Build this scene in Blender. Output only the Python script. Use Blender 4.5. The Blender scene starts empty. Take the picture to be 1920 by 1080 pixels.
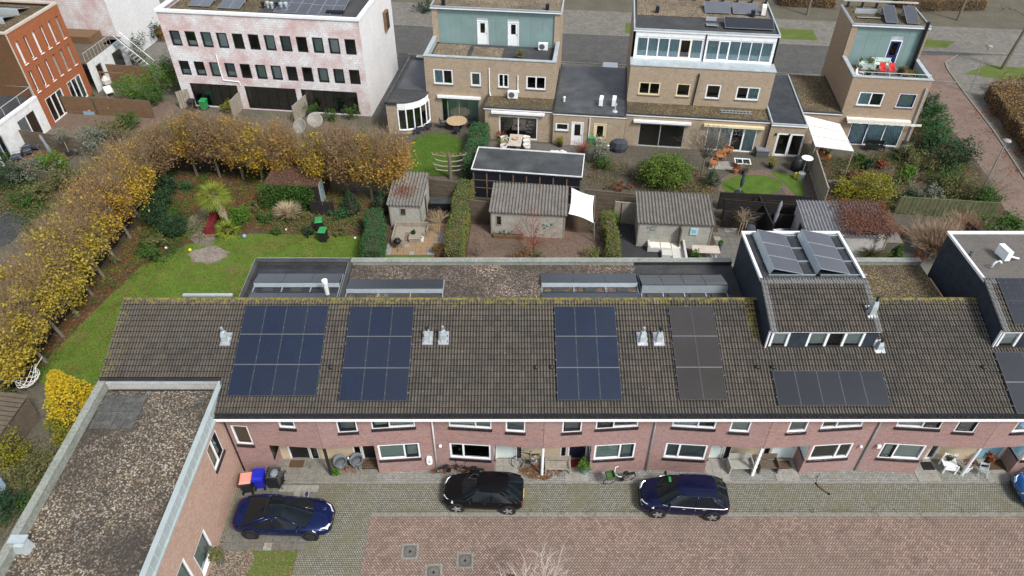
import bpy, math, random
import numpy as np
from mathutils import Vector, Matrix
R = math.radians
C = bpy.context.scene.collection
SC = bpy.context.scene
random.seed(7); RNG = np.random.default_rng(7)

# ------------------------------------------------------------------ camera
CAMH, FPX, TANP = 32.0, 1348.0, 0.875
PITCH = math.atan(TANP); CP, SP = math.cos(PITCH), math.sin(PITCH)
cd = bpy.data.cameras.new('camera'); cam = bpy.data.objects.new('camera', cd); C.objects.link(cam)
cam.location = (0, 0, CAMH); cam.rotation_euler = (math.pi/2 - PITCH, 0, 0)
cd.sensor_width = 36; cd.lens = FPX/1920*36; cd.clip_start = .5; cd.clip_end = 2000
SC.camera = cam

# ------------------------------------------------------------------ sky and sun (overcast)
W = bpy.data.worlds.new('World'); SC.world = W; W.use_nodes = True
nt = W.node_tree; bg = nt.nodes['Background']
sky = nt.nodes.new('ShaderNodeTexSky'); sky.sky_type = 'NISHITA'; sky.sun_disc = False
SUN_EL, SUN_AZ = R(50), R(138)          # azimuth clockwise from +Y
sky.sun_elevation = SUN_EL; sky.sun_rotation = SUN_AZ
sky.dust_density = 2; sky.air_density = 1.0; sky.ozone_density = 1
hs = nt.nodes.new('ShaderNodeHueSaturation'); hs.inputs['Saturation'].default_value = .42
nt.links.new(sky.outputs[0], hs.inputs['Color'])
cn = nt.nodes.new('ShaderNodeTexNoise'); cn.inputs['Scale'].default_value = 3.2; cn.inputs['Detail'].default_value = 5; tc = nt.nodes.new('ShaderNodeTexCoord'); nt.links.new(tc.outputs['Generated'], cn.inputs['Vector'])
cr = nt.nodes.new('ShaderNodeMapRange'); cr.inputs[1].default_value = .35; cr.inputs[2].default_value = .65; cr.inputs[3].default_value = .6; cr.inputs[4].default_value = 1.4; nt.links.new(cn.outputs['Fac'], cr.inputs[0])
cm = nt.nodes.new('ShaderNodeVectorMath'); cm.operation = 'SCALE'; nt.links.new(hs.outputs[0], cm.inputs[0]); nt.links.new(cr.outputs[0], cm.inputs['Scale']); nt.links.new(cm.outputs[0], bg.inputs['Color'])   # broken cloud cover
bg.inputs['Strength'].default_value = .088
sd = bpy.data.lights.new('sun', 'SUN'); sun = bpy.data.objects.new('sun', sd); C.objects.link(sun)
sd.energy = 1.5; sd.angle = R(11); sd.color = (1, .97, .93)
dv = Vector((math.sin(SUN_AZ)*math.cos(SUN_EL), math.cos(SUN_AZ)*math.cos(SUN_EL), math.sin(SUN_EL)))
sun.rotation_euler = dv.to_track_quat('Z', 'Y').to_euler(); sun.location = (0, 0, 60)
VS = SC.view_settings; VS.view_transform = 'Standard'; VS.look = 'None'; VS.exposure = 1.2; VS.gamma = 1
VS.use_curve_mapping = False
SC.cycles.max_bounces = 6; SC.cycles.diffuse_bounces = 3; SC.cycles.glossy_bounces = 3
SC.cycles.transparent_max_bounces = 12; SC.cycles.transmission_bounces = 4

# ------------------------------------------------------------------ geometry of the place
def P(px, py, z=0.0):
    """surveyed point: the spot at height z that the photo shows at (px,py)"""
    v = (py-540)/FPX; t = (z-CAMH)/(-SP-v*CP)
    return ((px-960)/FPX*t, (CP-v*SP)*t, z)
A7 = R(7); BO = (5.6, 55.74)
def bw(x, y, z=0.0):                      # back-street grid -> world
    return (BO[0]+x*math.cos(A7)+y*math.sin(A7), BO[1]-x*math.sin(A7)+y*math.cos(A7), z)
def lb(p):                                # world -> back-street grid
    dx, dy = p[0]-BO[0], p[1]-BO[1]
    return (dx*math.cos(A7)-dy*math.sin(A7), dx*math.sin(A7)+dy*math.cos(A7))

# ------------------------------------------------------------------ mesh helpers
class MB:
    def __init__(s): s.v = []; s.f = []; s.m = []
    def add(s, vs, fs, m=0):
        n = len(s.v); s.v += [tuple(v) for v in vs]
        s.f += [tuple(i+n for i in f) for f in fs]; s.m += [m]*len(fs); return s
    def box(s, x0, x1, y0, y1, z0, z1, m=0, T=None):
        vs = [(x, y, z) for z in (z0, z1) for y in (y0, y1) for x in (x0, x1)]
        if T: vs = [T(*v) for v in vs]
        return s.add(vs, [(0, 2, 3, 1), (4, 5, 7, 6), (0, 1, 5, 4), (2, 6, 7, 3), (0, 4, 6, 2), (1, 3, 7, 5)], m)
    def quad(s, a, b, c, d, m=0): return s.add([a, b, c, d], [(0, 1, 2, 3)], m)
    def prism(s, poly, z0, z1, m=0, top=True):
        n = len(poly)
        a = sum(poly[i][0]*poly[(i+1) % n][1]-poly[(i+1) % n][0]*poly[i][1] for i in range(n))
        if a < 0: poly = poly[::-1]
        vs = [(p[0], p[1], z0) for p in poly]+[(p[0], p[1], z1) for p in poly]
        fs = [tuple(range(2*n-1, n-1, -1))[::-1]] if top else []
        fs += [(i, (i+1) % n, n+(i+1) % n, n+i) for i in range(n)] + [tuple(range(n))[::-1]]
        return s.add(vs, fs, m)
    def tube(s, pts, r, n=6, m=0, cap=True):
        pts = [Vector(p) for p in pts]; k = len(pts)
        rs = r if isinstance(r, (list, tuple)) else [r]*k
        vs = []; ref = None
        for i, p in enumerate(pts):
            t = (pts[min(i+1, k-1)]-pts[max(i-1, 0)])
            if t.length < 1e-9: t = Vector((0, 0, 1))
            t.normalize()
            if ref is None:
                ref = Vector((1, 0, 0)) if abs(t.x) < .8 else Vector((0, 1, 0))
            a = t.cross(ref); a.normalize() if a.length > 1e-6 else None
            b = a.cross(t); ref = b.cross(a)*-1 if False else ref
            for j in range(n):
                g = 2*math.pi*j/n
                vs.append(p+(a*math.cos(g)+b*math.sin(g))*rs[i])
        fs = [(i*n+j, i*n+(j+1) % n, (i+1)*n+(j+1) % n, (i+1)*n+j) for i in range(k-1) for j in range(n)]
        if cap: fs += [tuple(range(n))[::-1], tuple(range((k-1)*n, k*n))]
        return s.add(vs, fs, m)
    def lathe(s, prof, c=(0, 0, 0), n=14, m=0, sx=1, sy=1):
        vs = [(c[0]+r*sx*math.cos(2*math.pi*j/n), c[1]+r*sy*math.sin(2*math.pi*j/n), c[2]+z) for r, z in prof for j in range(n)]
        k = len(prof)
        fs = [(i*n+j, i*n+(j+1) % n, (i+1)*n+(j+1) % n, (i+1)*n+j) for i in range(k-1) for j in range(n)]
        fs += [tuple(range(n))[::-1], tuple(range((k-1)*n, k*n))]
        return s.add(vs, fs, m)
    def build(s, name, mats, parent=None, smooth=False, sub=0, **tags):
        me = bpy.data.meshes.new(name); me.from_pydata(s.v, [], s.f)
        if not isinstance(mats, (list, tuple)): mats = [mats]
        for m in mats: me.materials.append(M[m] if isinstance(m, str) else m)
        if len(mats) > 1: me.polygons.foreach_set('material_index', s.m)
        if smooth: me.polygons.foreach_set('use_smooth', [True]*len(s.f))
        me.update()
        return link(name, me, parent, sub=sub, **tags)
def link(name, me, parent=None, loc=None, sub=0, **tags):
    o = bpy.data.objects.new(name, me); C.objects.link(o)
    if parent is not None: o.parent = parent
    if loc: o.location = loc
    if sub:
        md = o.modifiers.new('s', 'SUBSURF'); md.levels = md.render_levels = sub
    for k, v in tags.items():
        if v is not None: o[k] = v
    return o
def thing(name, label, cat, loc=(0, 0, 0), rz=0, group=None):
    o = bpy.data.objects.new(name, None); C.objects.link(o); o.empty_display_size = .3
    o.location = loc; o.rotation_euler = (0, 0, rz); o['label'] = label; o['category'] = cat
    if group: o['group'] = group
    return o
def tag(o, label, cat, group=None):
    o['label'] = label; o['category'] = cat
    if group: o['group'] = group
    return o
def sheet(name, poly, z, m, parent=None, **t):
    mb = MB(); a = sum(poly[i][0]*poly[(i+1) % len(poly)][1]-poly[(i+1) % len(poly)][0]*poly[i][1] for i in range(len(poly)))
    if a < 0: poly = poly[::-1]
    mb.add([(p[0], p[1], z) for p in poly], [tuple(range(len(poly)))])
    return mb.build(name, m, parent, **(t or dict(kind='structure')))
def frame(p0, ang=0.0):
    """facade frame: u along the wall, d outward (to the right of u), z up"""
    ca, sa = math.cos(ang), math.sin(ang)
    return lambda u, d, z: (p0[0]+u*ca+d*sa, p0[1]+u*sa-d*ca, z)
def wall(mb, T, u0, u1, z0, z1, opens=(), depth=.14, m=0, rm=None):
    us = sorted({u0, u1, *[o[0] for o in opens], *[o[1] for o in opens]})
    zs = sorted({z0, z1, *[o[2] for o in opens], *[o[3] for o in opens]})
    us = [u for u in us if u0 <= u <= u1]; zs = [z for z in zs if z0 <= z <= z1]
    for i in range(len(us)-1):
        for j in range(len(zs)-1):
            cu, cz = (us[i]+us[i+1])/2, (zs[j]+zs[j+1])/2
            if any(o[0] < cu < o[1] and o[2] < cz < o[3] for o in opens): continue
            mb.quad(T(us[i], 0, zs[j]), T(us[i+1], 0, zs[j]), T(us[i+1], 0, zs[j+1]), T(us[i], 0, zs[j+1]), m)
    k = m if rm is None else rm
    for a, b, c, d in [o[:4] for o in opens]:
        D = -depth
        mb.quad(T(a, 0, c), T(a, 0, d), T(a, D, d), T(a, D, c), k); mb.quad(T(b, 0, d), T(b, 0, c), T(b, D, c), T(b, D, d), k)
        mb.quad(T(a, 0, d), T(b, 0, d), T(b, D, d), T(a, D, d), k); mb.quad(T(b, 0, c), T(a, 0, c), T(a, D, c), T(b, D, c), k)
def window(parent, T, o, splits=(1.0,), fm='white_paint', fw=.07, sash=None, glass='glass', curtain=None, sill=None, name='window', d0=-.13, d1=-.015, cd=-.175):
    """o=(u0,u1,z0,z1); splits=fractions of width; sash=per-split dark sash material or None; curtain=per-split material"""
    a, b, c, d = o[:4]; mb = MB(); n = len(splits); tot = sum(splits)
    mb.box(a, b, d0, d1, c, c+fw, T=T); mb.box(a, b, d0, d1, d-fw, d, T=T)
    mb.box(a, a+fw, d0, d1, c+fw, d-fw, T=T); mb.box(b-fw, b, d0, d1, c+fw, d-fw, T=T)
    cuts = [a+fw*.5]; acc = 0
    for i in range(n):
        acc += splits[i]/tot*(b-a-fw); cuts.append(a+fw*.5+acc)
        if i < n-1: mb.box(cuts[-1]-fw*.5, cuts[-1]+fw*.5, d0, d1, c+fw, d-fw, T=T)
    w = mb.build(name, fm, parent)
    for i in range(n):
        p0, p1 = cuts[i]+fw*.5, cuts[i+1]-fw*.5; q0, q1 = c+fw, d-fw
        if sash and sash[i % len(sash)]:
            s = .055; k = MB()
            k.box(p0, p1, d0+.02, d1+.012, q0, q0+s, T=T); k.box(p0, p1, d0+.02, d1+.012, q1-s, q1, T=T)
            k.box(p0, p0+s, d0+.02, d1+.012, q0+s, q1-s, T=T); k.box(p1-s, p1, d0+.02, d1+.012, q0+s, q1-s, T=T)
            k.build('sash', sash[i % len(sash)], w); p0 += s; p1 -= s; q0 += s; q1 -= s
        g = MB(); dd = (d0+d1)/2
        g.quad(T(p0, dd, q0), T(p1, dd, q0), T(p1, dd, q1), T(p0, dd, q1))
        g.build('pane', glass, w)
        cm = curtain[i % len(curtain)] if curtain else None
        if cm:
            k = MB(); nn = max(2, int((p1-p0)/.07)); flat = cm.startswith('blind')
            for q in range(nn):
                ua, ub = p0+(p1-p0)*q/nn, p0+(p1-p0)*(q+1)/nn
                da = cd if flat else cd+.035*(q % 2); db = cd if flat else cd+.035*((q+1) % 2)
                k.quad(T(ua, da, q0-.05), T(ub, db, q0-.05), T(ub, db, q1+.05), T(ua, da, q1+.05))
            k.build('blind' if flat else 'curtain', cm, w)
    if sill == 'brick':
        k = MB(); nb = max(2, round((b-a+.06)/.115)); st = (b-a+.06)/nb
        for q in range(nb):
            u = a-.03+q*st; k.box(u+.006, u+st-.006, -.1, .07, c-.16, c-.003, T=T)
        k.build('sill', 'black_brick', w)
        k = MB(); k.box(a-.02, b+.02, -.09, .045, c-.15, c-.008, T=T); k.build('sill_mortar', 'mortar', w)
    elif sill:
        k = MB(); k.box(a-.04, b+.04, -.05, .07, c-.06, c-.004, T=T); k.build('sill', sill, w)
    return w
def door(parent, T, o, m='door_black', fm='white_paint', fw=.07, glass=None, slot=True, name='door', d=-.1):
    """panel door in a frame; glass=(u0,u1,z0,z1) fractions"""
    a, b, c, e = o[:4]; k = MB()
    k.box(a, a+fw, d-.05, d+.06, c, e, T=T); k.box(b-fw, b, d-.05, d+.06, c, e, T=T); k.box(a+fw, b-fw, d-.05, d+.06, e-fw, e, T=T)
    w = k.build(name, fm, parent); k = MB(); p0, p1, q0, q1 = a+fw+.004, b-fw-.004, c+.02, e-fw-.004
    if glass:
        g = (p0+(p1-p0)*glass[0], p0+(p1-p0)*glass[1], q0+(q1-q0)*glass[2], q0+(q1-q0)*glass[3])
        k.box(p0, g[0], d-.03, d+.02, q0, q1, T=T); k.box(g[1], p1, d-.03, d+.02, q0, q1, T=T)
        k.box(g[0], g[1], d-.03, d+.02, q0, g[2], T=T); k.box(g[0], g[1], d-.03, d+.02, g[3], q1, T=T)
        x = MB(); x.quad(T(g[0], d, g[2]), T(g[1], d, g[2]), T(g[1], d, g[3]), T(g[0], d, g[3])); x.build('pane', 'glass', w)
    else:
        k.box(p0, p1, d-.03, d+.02, q0, q1, T=T)
    k.build('leaf', m, w); k = MB()
    k.box(p1-.1, p1-.06, d+.02, d+.07, c+.95, c+1.12, T=T); k.build('handle', 'steel', w)
    if slot and not glass:
        k = MB(); um = (p0+p1)/2; k.box(um-.19, um+.19, d+.02, d+.035, c+1.62, c+1.72, T=T); k.build('letter_plate', 'steel', w)
    return w
def copy_tree(o, loc=None, rz=None, label=None, parent=None):
    c = o.copy(); C.objects.link(c)
    if parent is not None: c.parent = parent
    if loc is not None: c.location = loc
    if rz is not None: c.rotation_euler = (0, 0, rz)
    if label: c['label'] = label
    for ch in list(o.children): copy_tree(ch, parent=c)
    return c

# ------------------------------------------------------------------ foliage helpers
def mesh_np(name, V, k, mat, parent=None, **t):
    """V: (N*k,3) verts, N separate k-gons"""
    me = bpy.data.meshes.new(name); n = len(V)//k
    me.vertices.add(len(V)); me.vertices.foreach_set('co', np.ascontiguousarray(V, dtype=np.float32).ravel())
    me.loops.add(len(V)); me.loops.foreach_set('vertex_index', np.arange(len(V), dtype=np.int32))
    me.polygons.add(n); me.polygons.foreach_set('loop_start', np.arange(n, dtype=np.int32)*k)
    me.materials.append(M[mat] if isinstance(mat, str) else mat); me.update(calc_edges=True)
    return link(name, me, parent, **t)
def leaf_quads(pts, size, up=.3, asp=.6):
    n = len(pts); a = RNG.normal(size=(n, 3)); a[:, 2] *= .6; a /= np.linalg.norm(a, axis=1)[:, None]+1e-9
    nrm = RNG.normal(size=(n, 3)); nrm[:, 2] += up*3; b = np.cross(nrm, a); b /= np.linalg.norm(b, axis=1)[:, None]+1e-9
    s = (size*RNG.uniform(.65, 1.35, n))[:, None]
    a = a*s*.5; b = b*s*.5*asp
    return np.stack([pts-a, pts-b*1.0, pts+a, pts+b], 1).reshape(-1, 3)
def clumps(shape, n, nc, cr, shell=.55, lump=.25):
    """leaf positions: nc clumps spread over an ellipsoid (cx,cy,cz,rx,ry,rz), biased to its shell"""
    cx, cy, cz, rx, ry, rz = shape
    d = RNG.normal(size=(nc, 3)); d /= np.linalg.norm(d, axis=1)[:, None]
    r = RNG.uniform(shell**3, 1, nc)**(1/3)*RNG.uniform(1-lump, 1.0+lump*.4, nc)
    cc = d*r[:, None]*np.array([rx, ry, rz])*.88+np.array([cx, cy, cz])
    idx = RNG.integers(0, nc, n); off = RNG.normal(size=(n, 3))*cr*RNG.uniform(.5, 1.2, nc)[idx][:, None]
    p = cc[idx]+off; p[:, 2] = np.maximum(p[:, 2], .04); return p
def boxpts(x0, x1, y0, y1, z0, z1, n, shell=.12):
    """points near the five outer faces of a clipped hedge"""
    p = np.empty((n, 3)); A = [(y1-y0)*(z1-z0)]*2+[(x1-x0)*(z1-z0)]*2+[(x1-x0)*(y1-y0)*1.5]
    f = RNG.choice(5, n, p=np.array(A)/sum(A)); u = RNG.uniform(size=(n, 3)); p[:, 0] = x0+(x1-x0)*u[:, 0]; p[:, 1] = y0+(y1-y0)*u[:, 1]; p[:, 2] = z0+(z1-z0)*u[:, 2]
    e = RNG.normal(0, shell, n)
    p[f == 0, 0] = x0+e[f == 0]; p[f == 1, 0] = x1+e[f == 1]; p[f == 2, 1] = y0+e[f == 2]; p[f == 3, 1] = y1+e[f == 3]; p[f == 4, 2] = z1+e[f == 4]
    p[:, 2] = np.maximum(p[:, 2], .03); return p
def twigs(mb, p, d, L, r, depth, spread=.5, nb=3, n=4, shrink=.68, gravity=0., rnd=None):
    rnd = rnd or random; d = Vector(d).normalized(); p = Vector(p); pts = [p]; q = p; dd = d
    for i in range(3):
        dd = (dd+Vector((rnd.gauss(0, .10), rnd.gauss(0, .10), rnd.gauss(0, .08)+gravity))).normalized(); q = q+dd*L/3; pts.append(q)
    mb.tube(pts, [r, r*.85, r*.7, r*.5], n=n if depth > 1 else 3, cap=False)
    if depth <= 0: return
    for i in range(nb):
        t = pts[-1] if i == 0 else pts[-1].lerp(pts[1], rnd.uniform(0, .9))
        nd = (dd+Vector((rnd.gauss(0, spread), rnd.gauss(0, spread), rnd.gauss(0, spread*.7)))).normalized()
        twigs(mb, t, nd, L*shrink*rnd.uniform(.7, 1.2), r*.55, depth-1, spread, nb, n, shrink, gravity, rnd)
def ball_poly(cx, cy, rx, ry, n=20, jit=.08, rot=0):
    out = []
    for i in range(n):
        g = 2*math.pi*i/n; k = 1+random.uniform(-jit, jit); x, y = rx*k*math.cos(g), ry*k*math.sin(g)
        out.append((cx+x*math.cos(rot)-y*math.sin(rot), cy+x*math.sin(rot)+y*math.cos(rot)))
    return out
# ------------------------------------------------------------------ materials
M = {}
class NT:
    def __init__(s, name):
        m = bpy.data.materials.new(name); m.use_nodes = True; s.m = m; s.t = m.node_tree; s.b = s.t.nodes['Principled BSDF']; M[name] = m
    def n(s, typ, **kw):
        x = s.t.nodes.new('ShaderNode'+typ)
        for k, v in kw.items():
            if k[0] == '_': x.inputs[int(k[1:])].default_value = v
            else: setattr(x, k, v)
        return x
    def l(s, a, b): s.t.links.new(a, b)
    def math(s, op, a, b=None, c=None):
        x = s.n('Math', operation=op)
        for i, v in enumerate((a, b, c)):
            if v is None: continue
            if isinstance(v, (int, float)): x.inputs[i].default_value = v
            else: s.l(v, x.inputs[i])
        return x.outputs[0]
    def mix(s, f, a, b, mode='MIX'):
        x = s.n('Mix', data_type='RGBA', blend_type=mode, clamp_factor=True)
        for i, v in ((0, f), (6, a), (7, b)):
            if isinstance(v, (int, float)): x.inputs[i].default_value = v
            elif isinstance(v, tuple): x.inputs[i].default_value = (*v[:3], 1)
            else: s.l(v, x.inputs[i])
        return x.outputs[2]
    def noise(s, vec, scale, detail=4, rough=.6):
        x = s.n('TexNoise'); x.inputs['Scale'].default_value = scale; x.inputs['Detail'].default_value = detail; x.inputs['Roughness'].default_value = rough
        if vec is not None: s.l(vec, x.inputs['Vector'])
        return x.outputs['Fac']
    def step(s, v, lo, hi):
        x = s.n('MapRange'); x.inputs[1].default_value = lo; x.inputs[2].default_value = hi; s.l(v, x.inputs[0]); return x.outputs[0]
    def pos(s): return s.n('NewGeometry').outputs['Position']
    def obj(s): return s.n('TexCoord').outputs['Object']
    def bump(s, h, dist=.02, strength=.6):
        x = s.n('Bump'); x.inputs['Strength'].default_value = strength; x.inputs['Distance'].default_value = dist
        s.l(h, x.inputs['Height']); s.l(x.outputs[0], s.b.inputs['Normal'])
    def col(s, c): s.l(c, s.b.inputs['Base Color'])
    def set(s, rough=.8, metal=0, spec=.3):
        s.b.inputs['Roughness'].default_value = rough; s.b.inputs['Metallic'].default_value = metal; s.b.inputs['Specular IOR Level'].default_value = spec
def mul(c, k): return tuple(min(1, x*k) for x in c)
def mat(name, c, rough=.8, metal=0, var=.18, scale=2.5, fine=0, bump=0, bs=60, dirt=None, dirt_amt=.5, dscale=1.2, spec=.3, coat=0):
    N = NT(name); N.set(rough, metal, spec if rough < .55 else min(spec, .12)); p = N.pos()
    x = N.mix(N.step(N.noise(p, scale, 5), .3, .7), mul(c, 1-var), mul(c, 1+var))
    if fine: x = N.mix(N.step(N.noise(p, fine, 2), .35, .65), x, mul(c, .6), 'MIX') if False else N.mix(.5, x, N.mix(N.step(N.noise(p, fine, 2), .3, .7), mul(c, .55), mul(c, 1.5)))
    if dirt: x = N.mix(N.math('MULTIPLY', N.step(N.noise(p, dscale, 6, .7), .48, .68), dirt_amt), x, dirt)
    N.col(x)
    if bump: N.bump(N.noise(p, bs, 3), .02, bump)
    if coat: N.b.inputs['Coat Weight'].default_value = coat; N.b.inputs['Coat Roughness'].default_value = .04
    return N
def brick(name, c1, c2, mortar, bwid=.22, bh=.066, ms=.008, floor=False, rot=0, patch=None, pamt=.5, moss=None, mossamt=.6, offset=.5, rough=.85, grime=None):
    N = NT(name); N.set(rough, 0, .1); o = N.pos() if floor else N.obj()
    sp = N.n('SeparateXYZ'); N.l(o, sp.inputs[0]); cb = N.n('CombineXYZ')
    if floor: N.l(sp.outputs[0], cb.inputs[0]); N.l(sp.outputs[1], cb.inputs[1])
    else: N.l(N.math('ADD', sp.outputs[0], sp.outputs[1]), cb.inputs[0]); N.l(sp.outputs[2], cb.inputs[1])
    v = cb.outputs[0]
    if rot:
        mp = N.n('Mapping'); mp.inputs['Rotation'].default_value = (0, 0, rot); N.l(v, mp.inputs[0]); v = mp.outputs[0]
    t = N.n('TexBrick', offset=offset); N.l(v, t.inputs['Vector'])
    t.inputs['Color1'].default_value = (*c1, 1); t.inputs['Color2'].default_value = (*c2, 1); t.inputs['Mortar'].default_value = (*mortar, 1)
    t.inputs['Scale'].default_value = 1; t.inputs['Mortar Size'].default_value = ms; t.inputs['Brick Width'].default_value = bwid; t.inputs['Row Height'].default_value = bh
    t.inputs['Mortar Smooth'].default_value = .2
    x = t.outputs['Color']; p = N.pos()
    if patch: x = N.mix(N.math('MULTIPLY', N.step(N.noise(p, .55, 5, .65), .4, .64), pamt), x, patch)
    x = N.mix(.45, x, N.mix(N.step(N.noise(p, 14, 3), .3, .7), (.25, .25, .25), (1, 1, 1)), 'MULTIPLY')
    if moss: x = N.mix(N.math('MULTIPLY', N.step(N.noise(p, .7, 7, .7), .45, .66), mossamt), x, moss)
    if grime: x = N.mix(N.math('MULTIPLY', N.step(N.noise(p, 1.6, 5, .7), .5, .75), .6), x, grime)
    N.col(x); N.bump(N.math('ADD', t.outputs['Fac'], N.math('MULTIPLY', N.noise(p, 50, 2), -.5)), .012, -.7); return N
def gravel(name, cols, scale=16, dark=.35, big=.35, rough=.9):
    N = NT(name); N.set(rough, 0, .08); p = N.pos()
    v = N.n('TexVoronoi'); v.inputs['Scale'].default_value = scale; N.l(p, v.inputs['Vector'])
    rmp = N.n('ValToRGB'); rmp.color_ramp.interpolation = 'CONSTANT'; e = rmp.color_ramp.elements
    for i, c in enumerate(cols):
        if i < 2: e[i].position = i/len(cols); e[i].color = (*c, 1)
        else: k = e.new(i/len(cols)); k.color = (*c, 1)
    sp = N.n('SeparateColor'); N.l(v.outputs['Color'], sp.inputs[0]); N.l(sp.outputs[0], rmp.inputs[0])
    x = N.mix(N.step(v.outputs['Distance'], .35, .75), rmp.outputs[0], mul(cols[0], .25))
    x = N.mix(N.math('MULTIPLY', N.step(N.noise(p, big, 6, .65), .38, .62), dark), x, (.05, .045, .04))
    N.col(x); N.bump(v.outputs['Distance'], .04, -.9); return N
def foliage(name, cols, tr=.25, rough=.6, clump=.9):
    N = NT(name); N.set(rough, 0, .15); g = N.n('NewGeometry'); rmp = N.n('ValToRGB'); e = rmp.color_ramp.elements
    for i, c in enumerate(cols):
        q = i/(len(cols)-1)
        if i == 0: e[0].position = 0; e[0].color = (*c, 1)
        elif i == len(cols)-1: e[-1].position = 1; e[-1].color = (*c, 1)
        else: k = e.new(q); k.color = (*c, 1)
    f = N.math('ADD', N.math('MULTIPLY', g.outputs['Random Per Island'], .55), N.math('MULTIPLY', N.step(N.noise(g.outputs['Position'], clump, 3), .3, .7), .45))
    N.l(f, rmp.inputs[0]); N.col(rmp.outputs[0])
    if tr:
        t = N.n('BsdfTranslucent'); N.l(rmp.outputs[0], t.inputs[0]); mx = N.n('MixShader'); mx.inputs[0].default_value = tr
        N.l(N.b.outputs[0], mx.inputs[1]); N.l(t.outputs[0], mx.inputs[2]); N.l(mx.outputs[0], N.t.nodes['Material Output'].inputs[0])
    return N
def glassmat(name, tint=(.75, .85, .85), mixf=.1):
    N = NT(name); t = N.n('BsdfTransparent'); t.inputs[0].default_value = (*tint, 1); g = N.n('BsdfGlossy'); g.inputs['Roughness'].default_value = .02
    g.inputs['Color'].default_value = (.95, .97, 1, 1)
    f = N.n('Fresnel'); f.inputs[0].default_value = 1.6; mx = N.n('MixShader'); N.l(N.math('MINIMUM', N.math('ADD', f.outputs[0], mixf), 1.0), mx.inputs[0])
    N.l(t.outputs[0], mx.inputs[1]); N.l(g.outputs[0], mx.inputs[2]); N.l(mx.outputs[0], N.t.nodes['Material Output'].inputs[0])
def herring(name, c1, c2, joint, u=.105, patch=None):
    N = NT(name); N.set(.85, 0, .1); p = N.pos(); mp = N.n('Mapping'); mp.inputs['Rotation'].default_value = (0, 0, R(45)); mp.inputs['Scale'].default_value = (1/u, 1/u, 1); N.l(p, mp.inputs[0])
    sp = N.n('SeparateXYZ'); N.l(mp.outputs[0], sp.inputs[0]); X, Y = sp.outputs[0], sp.outputs[1]
    i, j = N.math('FLOOR', X), N.math('FLOOR', Y); fx, fy = N.math('SUBTRACT', X, i), N.math('SUBTRACT', Y, j)
    v = N.math('FLOORED_MODULO', N.math('SUBTRACT', i, j), 4.0)
    is_ = [N.math('COMPARE', v, float(k), .1) for k in range(4)]
    bi, bj = N.math('SUBTRACT', i, is_[1]), N.math('SUBTRACT', j, is_[2])
    cb = N.n('CombineXYZ'); N.l(bi, cb.inputs[0]); N.l(bj, cb.inputs[1]); wn = N.n('TexWhiteNoise', noise_dimensions='2D'); N.l(cb.outputs[0], wn.inputs['Vector'])
    # distance to the outer edges; the edge shared by the two halves is pushed away
    l = N.math('ADD', fx, is_[1]); r = N.math('ADD', N.math('SUBTRACT', 1.0, fx), is_[0]); b = N.math('ADD', fy, is_[2]); t = N.math('ADD', N.math('SUBTRACT', 1.0, fy), is_[3])
    dd = N.math('MINIMUM', N.math('MINIMUM', l, r), N.math('MINIMUM', b, t)); e = N.step(dd, .05, .17)
    c = N.mix(wn.outputs[0], c1, c2)
    if patch: c = N.mix(N.math('MULTIPLY', N.step(N.noise(p, .33, 6, .65), .42, .66), .75), c, patch)
    c = N.mix(N.math('MULTIPLY', N.step(N.noise(p, .9, 7, .75), .52, .72), .6), c, (.11, .09, .075))
    c = N.mix(.5, c, N.mix(N.step(N.noise(p, 9, 4), .3, .7), (.45, .45, .45), (1, 1, 1)), 'MULTIPLY')
    N.col(N.mix(e, joint, c)); N.bump(e, .01, .7); return N

# setting
mat('soil', (.085, .062, .042), .95, fine=9, dirt=(.05, .045, .03), bump=.5)
mat('leaf_soil', (.10, .058, .034), .95, var=.4, fine=12, dirt=(.04, .03, .02), bump=.6)
mat('ground', (.11, .10, .075), .95, var=.3, scale=.4, fine=6)
N = mat('lawn_grass', (.10, .157, .026), .95, var=.45, scale=.7, fine=14, dirt=(.16, .135, .05), dirt_amt=.8, dscale=.45, bump=.5, bs=35)
mat('lawn_bright', (.075, .13, .022), .95, var=.35, scale=1.2, fine=14, dirt=(.055, .085, .02), dscale=.9, bump=.5, bs=35)
mat('verge_grass', (.09, .13, .03), .95, var=.35, scale=.8, fine=9, dirt=(.14, .10, .05), bump=.4)
mat('bare_earth', (.235, .205, .175), .95, var=.3, scale=1.6, fine=7, dirt=(.09, .07, .05), dscale=1.5, bump=.4)
mat('path_earth', (.17, .15, .125), .95, var=.25, scale=1, fine=7, dirt=(.09, .08, .06), bump=.3)
herring('red_paving', (.40, .29, .24), (.24, .17, .14), (.06, .045, .037), patch=(.265, .205, .165))
brick('grey_cobbles', (.36, .35, .30), (.23, .23, .195), (.06, .06, .038), .115, .105, .016, True, moss=(.14, .128, .075), mossamt=.7)
brick('walk_cobbles', (.37, .37, .35), (.26, .265, .25), (.09, .09, .075), .17, .105, .009, True, moss=(.15, .155, .11), mossamt=.6)
brick('path_paving', (.27, .185, .15), (.19, .13, .105), (.11, .09, .075), .21, .1, .008, True, rot=R(40), moss=(.21, .165, .14), mossamt=.7)
brick('street_paving', (.14, .138, .132), (.09, .09, .088), (.055, .055, .052), .21, .1, .008, True, rot=R(-7), moss=(.125, .12, .11), mossamt=.5)
brick('walk_slabs', (.25, .235, .21), (.18, .17, .155), (.10, .095, .08), .3, .3, .008, True, rot=R(-35), moss=(.12, .115, .08), mossamt=.55)
brick('garden_paving', (.16, .14, .115), (.11, .095, .08), (.06, .055, .045), .21, .1, .01, True, rot=R(-7), moss=(.085, .085, .05), mossamt=.6)
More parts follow.
